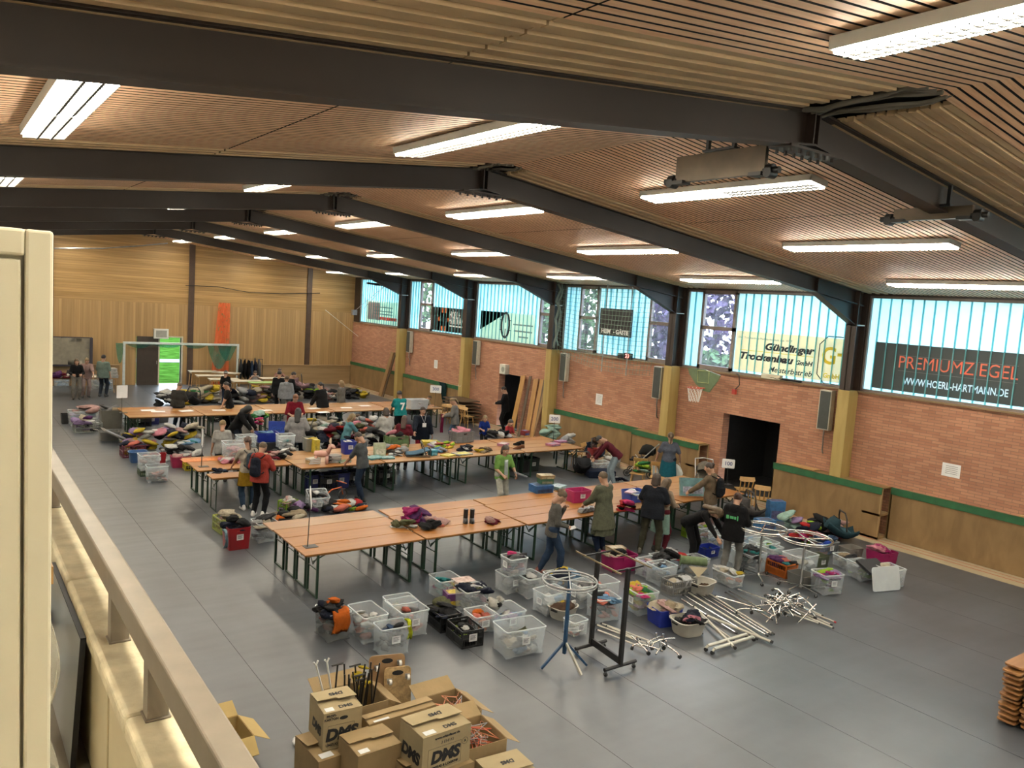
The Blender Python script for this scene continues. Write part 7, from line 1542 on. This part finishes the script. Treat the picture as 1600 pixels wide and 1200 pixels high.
def person(hx, hy, st, rel, pose, label, top, bottom, hair, hstyle='short', skin='fair', sleeve=.38, hem=.10, loose=0.0, shoes=(.03, .03, .03), skirt=None, wrap=None, fine=.02, turn=0.0, wr=None, feet=None, lean=None, head=None, under=0.0, hood=None, hand=None, zfix=None, wide=1.0, child=False, dress=False):
    """hx, hy: the head in the photo; st: body height in metres; rel: facing, 0 = away from the camera, 90 = to the right of the picture"""
    NP[0] += 1
    q = dict(POSES[pose]); k = st/1.75
    if wr: q['wr'] = wr
    if feet: q['feet'] = feet
    if lean is not None: q['lean'] = lean
    if head is not None: q['head'] = head
    if hand: q['hand'] = hand
    le = q['lean']; hz = q.get('hipz', .93); hip = np.array((0, -.16*math.sin(le), hz)); sp = np.array((0, math.sin(le), math.cos(le)))
    shc = hip+sp*.47; nk = hip+sp*.54; ha = q['head']; hd = np.array((0, math.sin(min(ha, le+.5)), math.cos(min(ha, le+.5)))); hc = nk+hd*.15; hk = 1.0 if not child else 1.0/max(.72, k)*.94
    # place the figure so that its head is where the photo shows it
    zh = hc[2]*k+under
    p = fl(hx, hy, zh); az = math.atan2(p.x, p.y)+math.radians(rel); Rz = -az
    Rf = rotz(Rz); off = Rf @ (hc*k); root = Vector((p.x-off[0], p.y-off[1], under))
    r = thing('person', label, 'person', root, 0); r.rotation_euler = (0, 0, Rz)
    mk = skinm(skin); c_top = clothm(top); c_bot = clothm(bottom); hk_ = tuple(c*.5 for c in HAIRC[hair]); M_hair = mat('hair_%s' % hair if isinstance(hair, str) else 'hair_x%d' % NP[0], hk_, .55, .3, 40, bump=.6, bscale=90)
    ux = (1, 0, 0); w = wide; t = 0
    def torso(g): return [sdc(hip+sp*.02, hip+sp*.12, .108*w+g, .098*w+g, ux, .64), sdc(hip+sp*.12, hip+sp*.30, .098*w+g, .108*w+g, ux, .66), sdc(hip+sp*.30, hip+sp*.42, .108*w+g, .090*w+g, ux, .60), sdc(shc-np.array((.13, 0, 0)), shc+np.array((.13, 0, 0)), .060+g)]
    arms = []; legs = []
    for s, wv in zip((1, -1), q['wr']):
        sh = shc+np.array((s*.172*(.5+.5*w), 0, -.01)); el, wr_ = ik(sh, wv, .285, .255, (s*.55, -.7, -.5)); arms.append((s, sh, el, wr_))
    for s, fv in zip((1, -1), q['feet']):
        hp = hip+np.array((s*.088*w, 0, -.02)); kn, an = ik(hp, (fv[0], fv[1], .085), .435, .43, (s*.12, 1, .2)); legs.append((s, hp, kn, an))
    kk = k
    body = torso(0)+[sdc(nk-sp*.06, hc-hd*.06, .054, .052)]
    for s, sh, el, wv in arms: body += [sdc(sh, el, .050, .038), sdc(el, wv, .040, .026)]
    for s, hp, kn, an in legs: body += [sdc(hp, kn, .082, .055), sdc(kn, kn+(an-kn)*.35, .056, .056), sdc(kn+(an-kn)*.35, an, .056, .038)]
    V, Fq = mesh_of(union(body, .035), fine*1.0/kk if False else fine); parts = [(V*k, Fq, 0)]
    # head and hands belong to the same skin mesh
    Rh = rotx(-min(ha, le+.6)*1.0) if False else rotx(-min(ha, le+.6)); Rt = rotz(turn); HV = (HEADV*hk) @ (Rt @ Rh.T if False else (Rh @ Rt)).T if False else (HEADV*hk) @ (rotz(turn) @ rotx(-min(ha, le+.6))).T
    RH = rotz(turn) @ rotx(-min(ha, le+.6))
    def hx_(V): return (np.asarray(V)*hk @ RH.T+hc)*k
    for mi in (0, 1): parts.append((hx_(HEADV), HEADF[HEADM == mi], (0, 3)[mi]))
    for (bw, bi) in EYES: parts.append((hx_(bw[0]), bw[1], 1)); parts.append((hx_(bi[0]), bi[1], 2))
    for s, sh, el, wv in arms:
        y = norm(wv-el); pn = np.array((-s*.75, .0, -.65)) if q['hand'] != 'flat' else np.array((0, .2, -1.)); z = -(pn-y*(pn @ y)); z = norm(z); x = np.cross(y, z)
        HVv, HF = HANDS[q['hand']]; HV2 = HVv.copy()
        if (x @ np.array((s, 0, 0)) if False else s) > 0: HV2 = HV2*np.array((-1, 1, 1)); HF = HF[:, ::-1]
        parts.append(((HV2 @ np.stack((x, y, z)) + wv-y*.0)*k, HF, 0))
    npobj('body', parts, [mk, M_eye, M_iris, M_lip], r)
    # clothes follow the same skeleton
    g = .013+loose
    tp = torso(g)
    if hem > 0: tp.append(sdc(hip+sp*.05, hip-sp*hem, .118*w+g, (.124+.05*(1 if dress else 0))*w+g, ux, .66))
    for s, sh, el, wv in arms:
        if sleeve <= .55: tp.append(sdc(sh, sh+(el-sh)*min(1, sleeve/.5), .056+g*.8, .052+g*.8))
        else: tp += [sdc(sh, el, .055+g*.8, .044+g*.8), sdc(el, el+(wv-el)*(sleeve-.5)/.5*.97, .044+g*.8, .034+g*.7)]
    hm = hip-sp*(hem+.02); Vt, Ft = mesh_of(cut(union(tp, .03), lambda P: np.maximum((P-(nk-sp*.005)) @ sp, np.where(np.abs(P[:, 0]-hip[0]) < .24*w+.05, (hm-P) @ sp, -9)*((P-hip) @ sp < .1)-9.*((P-hip) @ sp >= .1))), fine); npobj('top', [(Vt*k, Ft, 0)], [c_top], r)
    bt = [sdc(hip-np.array((.03, 0, 0)), hip+np.array((.03, 0, 0))+sp*.04, .112*w+.008, .112*w+.008, ux, .72)]
    ll = 1.0 if skirt is None else 0
    for s, hp, kn, an in legs:
        if under < -.5: continue
        short = skirt == 'shorts'; bt.append(sdc(hp, kn if not short else hp+(kn-hp)*.75, .088+.010, .062+.010+(.02 if short else 0)))
        if not short: bt += [sdc(kn, kn+(an-kn)*.4, .062+.010, .062+.008), sdc(kn+(an-kn)*.4, an+np.array((0, 0, .015)), .062+.008, .050+.006)]
    Vb, Fb = mesh_of(union(bt, .03), fine); npobj('trousers' if skirt != 'shorts' else 'shorts', [(Vb*k, Fb, 0)], [c_bot], r)
    if wrap:
        z0 = hip+sp*.06; zb = z0[2]-wrap[1]; Vw, Fw = mesh_of(cut(union([sdc(z0, z0+np.array((0, -.02, -wrap[1])), .125*w, .165*w, ux, .62)], .03), lambda P: np.maximum(zb-P[:, 2], P[:, 2]-z0[2]-.02)), fine); npobj(wrap[2], [(Vw*k, Fw, 0)], [clothm(wrap[0])], r)
    if hood is not None:
        Vh, Fh = mesh_of(union([sdc(nk+np.array((-.06, -.06, -.02)), nk+np.array((.06, -.06, -.02)), .055), sde(nk+np.array((0, -.09, -.06)), (.10, .06, .10))], .03), fine); npobj('hood', [(Vh*k, Fh, 0)], [clothm(hood)], r)
    HVm, HFm = HAIRMESH[hstyle]; npobj('hair' if hstyle != 'hood' else 'hood', [(hx_(HVm), HFm, 0)], [M_hair], r)
    sc = mat('shoe_%02x%02x%02x' % tuple(int(c*255) for c in shoes), shoes, .6, .1, 9)
    for s, hp, kn, an in legs:
        SVv, SF = SHOEV; a_ = -s*.12; R_ = rotz(a_); lift = an[2]-.085; npobj('shoe', [((SVv @ R_.T + np.array((an[0], an[1]+.0, max(0, lift))))*k, SF, 0)], [sc], r)
    r['_k'] = k
    return r, dict(hip=hip*k, nk=nk*k, sp=sp, hc=hc*k, wr=[a[3]*k for a in arms], k=k)
def carry(o, r, off):
    """stand a separate thing at a place of a person's frame"""
    o.location = r.matrix_basis @ Vector(off); return o
def backpack(r, d, col, label, sc=1.0):
    b = MB(); k = d['k']*sc; t = thing('backpack', label, 'backpack'); t.rotation_euler = r.rotation_euler; carry(t, r, d['hip']+d['sp']*.28*d['k']+np.array((0, -.165*d['k'], 0)))
    V, Fq = mesh_of(union([sdc((0, -.06, -.16), (0, -.05, .14), .085, .075, (1, 0, 0), .62), sdc((0, -.13, -.12), (0, -.13, -.02), .045, .045, (1, 0, 0), .5)], .03), .02); npobj('bag', [(V*k, Fq, 0)], [clothm(col)], t)
    for s in (-1, 1): b = MB(); b.tube([(s*.11*k, -.02*k, .20*k), (s*.13*k, .12*k, .25*k), (s*.14*k, .27*k, .12*k), (s*.15*k, .18*k, -.10*k), (s*.14*k, 0, -.16*k)], .014*k, 6); b.build('strap', [clothm(tuple(c*.6 for c in col))], t, smooth=60)
    return t
WHITE = (.72, .72, .70)
# --- people at the front row
P, D = person(878, 776, 1.66, 78, 'read', 'person in a grey long sleeved top and jeans reading beside the front row', (.19, .18, .165), (.04, .075, .15), 'dblond', 'bun', sleeve=.98, hem=.10, fine=.016, shoes=(.30, .10, .07), feet=((.10, .16), (-.10, -.20)), head=.75, lean=.10, wr=((.10, .26, 1.02), (-.10, .22, 1.34)))
o = thing('booklet', 'small open booklet held by the person in the grey top', 'booklet'); b = MB(); b.box((-.09, -.06, 0), (0, .06, .008)); b.box((0, -.06, .002), (.09, .06, .01)); b.build('pages', [M_paper], o); carry(o, P, D['wr'][0]+np.array((-.03, .10, -.03))); o.rotation_euler = (.3, 0, P.rotation_euler.z)
P, D = person(942, 746, 1.72, -50, 'hold', 'person with short light hair in a flowing olive tunic at the front row', (.175, .185, .125), (.02, .035, .08), 'dblond', 'short', sleeve=.92, hem=.36, loose=.02, fine=.016, dress=True, wr=((.20, .42, 1.06), (-.20, .36, 1.0)), shoes=(.02, .02, .02), head=.35)
b = MB(); G = [[((.235+.02*math.sin(j*2.1)+.05*i/3)*math.cos(j*.2618)*D['k'], (-.03+(.17+.02*math.sin(j*2.1)+.04*i/3)*math.sin(j*.2618))*D['k'], (.66-.22*i/3)*D['k']) for j in range(25)] for i in range(4)]; b.sheet(G, 0, .004); b.build('ruffle', [clothm((.175, .185, .125))], P, smooth=180)
P, D = person(1026, 748, 1.74, 12, 'reach', 'person in a dark navy tee and olive trousers seen from behind at the front row', (.018, .022, .034), (.10, .095, .065), 'brown', 'bob', sleeve=.42, hem=.12, loose=.01, fine=.016, wide=1.15, lean=.16, head=.2, wr=((.22, .30, 1.0), (-.30, .34, 1.0)), shoes=(.10, .09, .07), feet=((.16, .02), (-.20, -.02)))
P, D = person(1043, 755, 1.60, 40, 'hold', 'person in a mint skirt half hidden behind the navy tee person', (.45, .36, .27), (.22, .03, .05), 'dblond', 'long', sleeve=.9, wrap=((.42, .66, .58), .52, 'skirt'), fine=.02, shoes=(.03, .03, .03))
P, D = person(1108, 731, 1.74, -75, 'hold', 'person in a beige hoodie with backpack holding the puzzle box', (.26, .19, .125), (.03, .05, .10), 'brown', 'bun', sleeve=.98, hem=.12, loose=.012, fine=.016, head=.35, hood=(.26, .19, .125), wr=((.22, .48, .96), (-.20, .45, 1.0)))
backpack(P, D, (.018, .02, .026), 'dark backpack worn by the person in the beige hoodie')
P, D = person(1122, 802, 1.68, 115, 'bend', 'person in black with long light hair bending over the pink plush box', (.008, .009, .012), (.01, .012, .02), 'dblond', 'long', sleeve=.9, fine=.018, lean=1.0, head=1.5)
P, D = person(1153, 779, 1.66, 18, 'hold', 'person in a black hoodie with green back print and grey trousers', (.008, .008, .009), (.28, .28, .27), 'auburn', 'bun', sleeve=.97, hem=.16, loose=.02, fine=.016, head=.3, hood=(.008, .008, .009), shoes=(.10, .08, .06), feet=((.12, .06), (-.12, -.12)))
b = MB()
for i_, (x_, w_, h_) in enumerate(((-.10, .05, .07), (-.04, .03, .05), (.0, .04, .05), (.05, .035, .05), (.10, .02, .09))): b.box((x_-w_/2, -.148*D['k'], 1.25*D['k']-h_/2), (x_+w_/2, -.138*D['k'], 1.25*D['k']+h_/2))
b.build('green_print', [mat('green_print', (.08, .42, .16), .7)], P)
P, D = person(1048, 682, 1.72, -6, 'stand', 'person in a blue grey tee with a turquoise jacket tied round the waist', (.15, .175, .24), (.02, .03, .05), 'dblond', 'pony', sleeve=.42, wrap=((.015, .17, .25), .62, 'tied_jacket'), wr=((.34, .14, .92), (-.34, .14, .92)), hand='grip', head=.05)
for s in (0, 1): o = thing('carrier_bag', ('left', 'right')[s]+' clear bag carried by the person with the turquoise jacket', 'bag'); b = MB(); lump(b, (0, 0, -.30), (.10, .16, .26), 400+s, 0, ico=ICO3); b.build('pouch', [clearplast('bag_film', (.72, .78, .78), .5)], o, smooth=180); b = MB(); b.tube([(-.03, 0, -.1), (0, 0, .0), (.03, 0, -.1)], .006, 5); b.build('handle', [M_paper], o); carry(o, P, D['wr'][s]+np.array((0, .04, -.06)))
P, D = person(937, 687, 1.70, -95, 'bend', 'person in a maroon checked shirt bending over a clear box', (.16, .02, .035), (.40, .50, .58), 'char' if False else 'dark', 'short', sleeve=.95, shoes=(.7, .68, .66), lean=.85, head=1.2)
P, D = person(790, 703, 1.66, 150, 'read', 'person in a lime tee and white trousers standing between the table rows', (.30, .58, .14), (.72, .70, .63), 'brown', 'bob', sleeve=.42, hem=.06, wr=((.10, .24, .98), (-.22, .32, 1.0)), head=.45)
b = MB(); b.sheet([[(-.05+.10*j/3, .155+.02*i/4, 1.30-.42*i/6) for j in range(4)] for i in range(7)], 0, .012); b.build('scarf', [clothm((.62, .70, .70))], P, smooth=180)
o = thing('pencil_case', 'silver flat box held by the person in the lime tee', 'box'); b = MB(); b.box((-.16, -.06, 0), (.16, .06, .04)); b.build('case', [M_steel], o, bevel=.006); b = MB(); b.box((-.14, -.062, .016), (.14, -.060, .024)); b.build('seam', [M_print], o); carry(o, P, D['wr'][1]+np.array((-.05, .12, .02))); o.rotation_euler = (0, -.35, P.rotation_euler.z)
P, D = person(758, 654, 1.22, 165, 'hold', 'child with blond hair in a royal blue shirt behind the middle row', (.015, .05, .36), (.015, .015, .02), 'blond', 'bob', sleeve=.42, child=True)
P, D = person(798, 661, 1.28, 130, 'hold', 'child in a red shirt standing at the far side of the middle row', (.62, .06, .07), (.02, .02, .03), 'brown', 'short', sleeve=.44, child=True)
P, D = person(787, 609, 1.78, -80, 'hold', 'person in black standing at the far dark doorway', (.012, .013, .017), (.010, .011, .014), 'dark', 'short', sleeve=.97, hem=.14, loose=.015)
P, D = person(707, 627, 1.70, -85, 'hold', 'person with a blond ponytail in a grey sweater and jeans by the wooden chairs', (.30, .29, .28), (.10, .17, .28), 'blond', 'pony', sleeve=.95, hem=.12, loose=.015, head=.6)
o = thing('folded_garment', 'magenta garment held up by the person in the grey sweater', 'clothes'); b = MB(); b.sheet([[(-.06+.12*j/3+.02*math.sin(i), .02*math.sin(j*2+i), -.62*i/6) for j in range(4)] for i in range(7)], 0, .02); b.build('cloth', [clothm((.42, .03, .12))], o, smooth=180); carry(o, P, D['wr'][0]+np.array((-.06, .10, .02)))
# --- people at the middle row
P, D = person(661, 642, 1.70, 160, 'reach', 'person with glasses in a navy cardigan and red trousers with a name badge', (.012, .018, .035), (.38, .02, .05), 'brown', 'short', sleeve=.92, hem=.20, loose=.03, wide=1.22, lean=.06, head=.25, wr=((.38, .42, .96), (-.32, .12, .86)))
b = MB(); b.box((-.06, .24, 1.10), (.06, .246, 1.22)); b.build('name_badge', [M_paper], P); b = MB(); b.tube([(-.08, .12, 1.46), (0, .24, 1.22), (.08, .12, 1.46)], .006, 5); b.build('lanyard', [M_paper], P); b = MB(); b.tube([(D['hc'][0]-.055, D['hc'][1]+.085, D['hc'][2]+.012), (D['hc'][0], D['hc'][1]+.10, D['hc'][2]+.012), (D['hc'][0]+.055, D['hc'][1]+.085, D['hc'][2]+.012)], .004, 5); b.build('glasses', [M_black], P)
P, D = person(632, 655, 1.60, 8, 'hold', 'person with auburn hair in a maroon tee seen from behind', (.22, .022, .04), (.02, .02, .025), 'auburn', 'long', sleeve=.44, loose=.015, head=.35)
P, D = person(603, 643, 1.68, -20, 'hold', 'person with short brown hair in a white tee seen from behind', WHITE, (.015, .015, .018), 'brown', 'bob', sleeve=.46, hem=.02, loose=.015, head=.3)
P, D = person(551, 652, 1.60, 70, 'stoop', 'person with a blond ponytail in a light blue top behind the clothes heap', (.16, .40, .47), (.03, .04, .06), 'blond', 'bob', sleeve=.44, lean=.25, head=.5)
P, D = person(560, 683, 1.70, -60, 'hold', 'person in a grey tee and dark jeans at the near side of the middle row', (.13, .145, .155), (.025, .045, .09), 'brown', 'short', sleeve=.62, hem=.08, fine=.018, head=.85, lean=.12, wr=((.10, .40, .98), (-.14, .36, .96)), shoes=(.02, .02, .022), feet=((.10, .08), (-.12, -.14)))
P, D = person(411, 699, 1.66, 30, 'hold', 'child in a red hoodie with a dark string bag at the middle row', (.58, .08, .06), (.012, .012, .015), 'dblond', 'short', sleeve=.96, hem=.10, loose=.012, fine=.018, hood=(.58, .08, .06), shoes=(.70, .68, .66), wr=((.12, .30, 1.25), (-.20, .32, 1.10)))
backpack(P, D, (.02, .025, .045), 'dark string bag worn by the child in the red hoodie')
P, D = person(387, 690, 1.66, -20, 'reach', 'person in a white tee and jeans with a yellow cloth round the waist', (.64, .58, .49), (.05, .09, .16), 'auburn', 'pony', sleeve=.40, hem=.02, fine=.018, lean=.12, head=.3, wrap=((.50, .29, .02), .40, 'tied_cloth'), wr=((.30, .50, .86), (-.25, .46, .92)), shoes=(.72, .70, .68))
backpack(P, D, (.07, .11, .15), 'blue grey backpack worn by the person with the yellow cloth', .9)
P, D = person(348, 663, 1.60, 4, 'stand', 'person with short blond hair seen from behind the large clear box', (.60, .60, .58), (.04, .06, .10), 'blond', 'short', sleeve=.45, head=.3)
P, D = person(388, 640, 1.66, 120, 'stoop', 'person in a black hooded jacket leaning over green and pink clothes', (.008, .008, .010), (.012, .016, .03), 'black', 'hood', skin='tan', sleeve=.97, hem=.16, loose=.025, lean=.55, head=.9)
garment(405, 652, .72, .5, .4, .18, 'green lime mint', 'green cloth held by the black hooded person', 'clothes', 'green_cloth_bundle', 4, 321); garment(402, 664, .55, .35, .3, .22, 'hot coral', 'hot pink cloth below the green cloth bundle', 'clothes', 'pink_cloth_bundle', 3, 322)
P, D = person(466, 644, 1.70, 6, 'stand', 'person with long black hair in a pale denim jacket with a black shoulder bag', (.50, .49, .50), (.010, .011, .015), 'black', 'long', sleeve=.95, hem=.16, loose=.025, wide=1.1, head=.35, wr=((.26, .16, .98), (-.22, .22, 1.02)))
o = thing('shoulder_bag', 'black shoulder bag of the person in the pale denim jacket', 'bag'); b = MB(); lump(b, (0, 0, 0), (.12, .20, .20), 410, 0, ico=ICO3); b.build('pouch', [clothm((.012, .012, .013))], o, smooth=180); b = MB(); b.tube([(0, -.12, .14), (.06, -.05, .42), (.08, .02, .46), (.06, .06, .42), (0, .12, .14)], .012, 6); b.build('strap', [M_black], o, smooth=60); carry(o, P, (.36, .0, .95)); o.rotation_euler = P.rotation_euler
P, D = person(462, 622, 1.76, 170, 'hold', 'person with red hair in a dark red shirt at the back row', (.32, .015, .035), (.07, .10, .15), 'red', 'short', sleeve=.6, hem=.12, loose=.015, head=.6)
P, D = person(624, 616, 1.74, -25, 'reach', 'person in a teal jersey and black shorts leaning over the back row', (.02, .36, .38), (.010, .010, .012), 'dark', 'short', skin='tan', sleeve=.45, hem=.06, loose=.02, lean=.22, head=.4, skirt='shorts', wr=((.34, .50, .94), (-.15, .48, .95)))
text('7', .34, M_white, P, (0.02, -.135, 1.18), (math.pi/2-.2, 0, 0), .012)
# --- people behind the back row and at the end wall
P, D = person(281, 603, 1.64, 35, 'hold', 'person with grey brown hair in a charcoal sweater behind the back row', (.055, .052, .048), (.16, .24, .36), 'dblond', 'short', sleeve=.75, hem=.05, loose=.03, wide=1.1)
P, D = person(353, 602, 1.70, -100, 'lean1', 'person with dark ponytail in a black tee behind the back row', (.011, .011, .013), (.015, .016, .02), 'dark', 'pony', sleeve=.40, hem=.10, wr=((.22, .18, .86), (-.22, .28, .84)))
P, D = person(448, 592, 1.68, 5, 'stand', 'person in a light grey hoodie and pale trousers behind the back row', (.42, .44, .48), (.40, .40, .38), 'dblond', 'bun', sleeve=.97, hem=.10, loose=.03, hood=(.42, .44, .48))
P, D = person(437, 584, 1.78, 20, 'stand', 'person with black hair in black beside the light grey hoodie', (.010, .011, .016), (.010, .011, .014), 'black', 'short', sleeve=.97, loose=.02)
P, D = person(459, 586, 1.76, 80, 'hold', 'person in black carrying the pink lined baby carrier', (.010, .010, .012), (.05, .06, .09), 'dark', 'short', sleeve=.97, loose=.02)
P, D = person(500, 602, 1.70, -55, 'lean1', 'person with a dark ponytail in a wide black coat behind the back row', (.009, .010, .014), (.03, .03, .03), 'dark', 'pony', sleeve=.97, hem=.16, loose=.04, wide=1.12)
P, D = person(533, 599, 1.62, -70, 'crossed', 'person with pale hair in a grey cardigan behind the back row', (.24, .235, .22), (.07, .11, .19), 'blond', 'bob', sleeve=.97, hem=.20, loose=.03)
P, D = person(399, 583, 1.35, 180, 'sit', 'child in a white vest sitting at the green topped school table', (.62, .60, .60), (.20, .22, .28), 'brown', 'short', sleeve=.1, child=True, under=.02)
P, D = person(437, 579, 1.45, 170, 'sit', 'child with brown hair sitting at the farthest right school table', (.45, .22, .20), (.10, .10, .12), 'auburn', 'short', sleeve=.45, child=True, under=.05)
P, D = person(353, 583, 1.45, 20, 'stand', 'child in black with a white headband between the school tables', (.010, .010, .012), (.03, .05, .10), 'dark', 'short', sleeve=.5, child=True)
b = MB(); b.tube([(D['hc'][0]+.088*math.cos(t*.5236), D['hc'][1]-.01+.105*math.sin(t*.5236), D['hc'][2]+.045) for t in range(12)], .014, 6, closed=True); b.build('headband', [M_paper], P, smooth=60)
P, D = person(120, 565, 1.68, 175, 'hold', 'person with long blond hair in a black sweater behind the far left tables', (.012, .012, .014), (.30, .28, .25), 'dblond', 'long', sleeve=.9, hem=.0)
P, D = person(136, 564, 1.68, 170, 'reach', 'person with pale hair in a pink top pouring at the far left tables', (.55, .36, .33), (.55, .42, .40), 'blond', 'bun', sleeve=.5, lean=.22, loose=.02)
P, D = person(162, 559, 1.76, 25, 'stand', 'person in a pale green tee standing with back turned at the end wall', (.28, .38, .33), (.03, .04, .06), 'dark', 'short', sleeve=.45, hem=.12, loose=.025)
P, D = person(671, 622, 1.2, 60, 'crouch', 'child in a cream top crouching left of the wooden chairs', (.55, .50, .40), (.20, .16, .10), 'dblond', 'short', sleeve=.6, child=True)
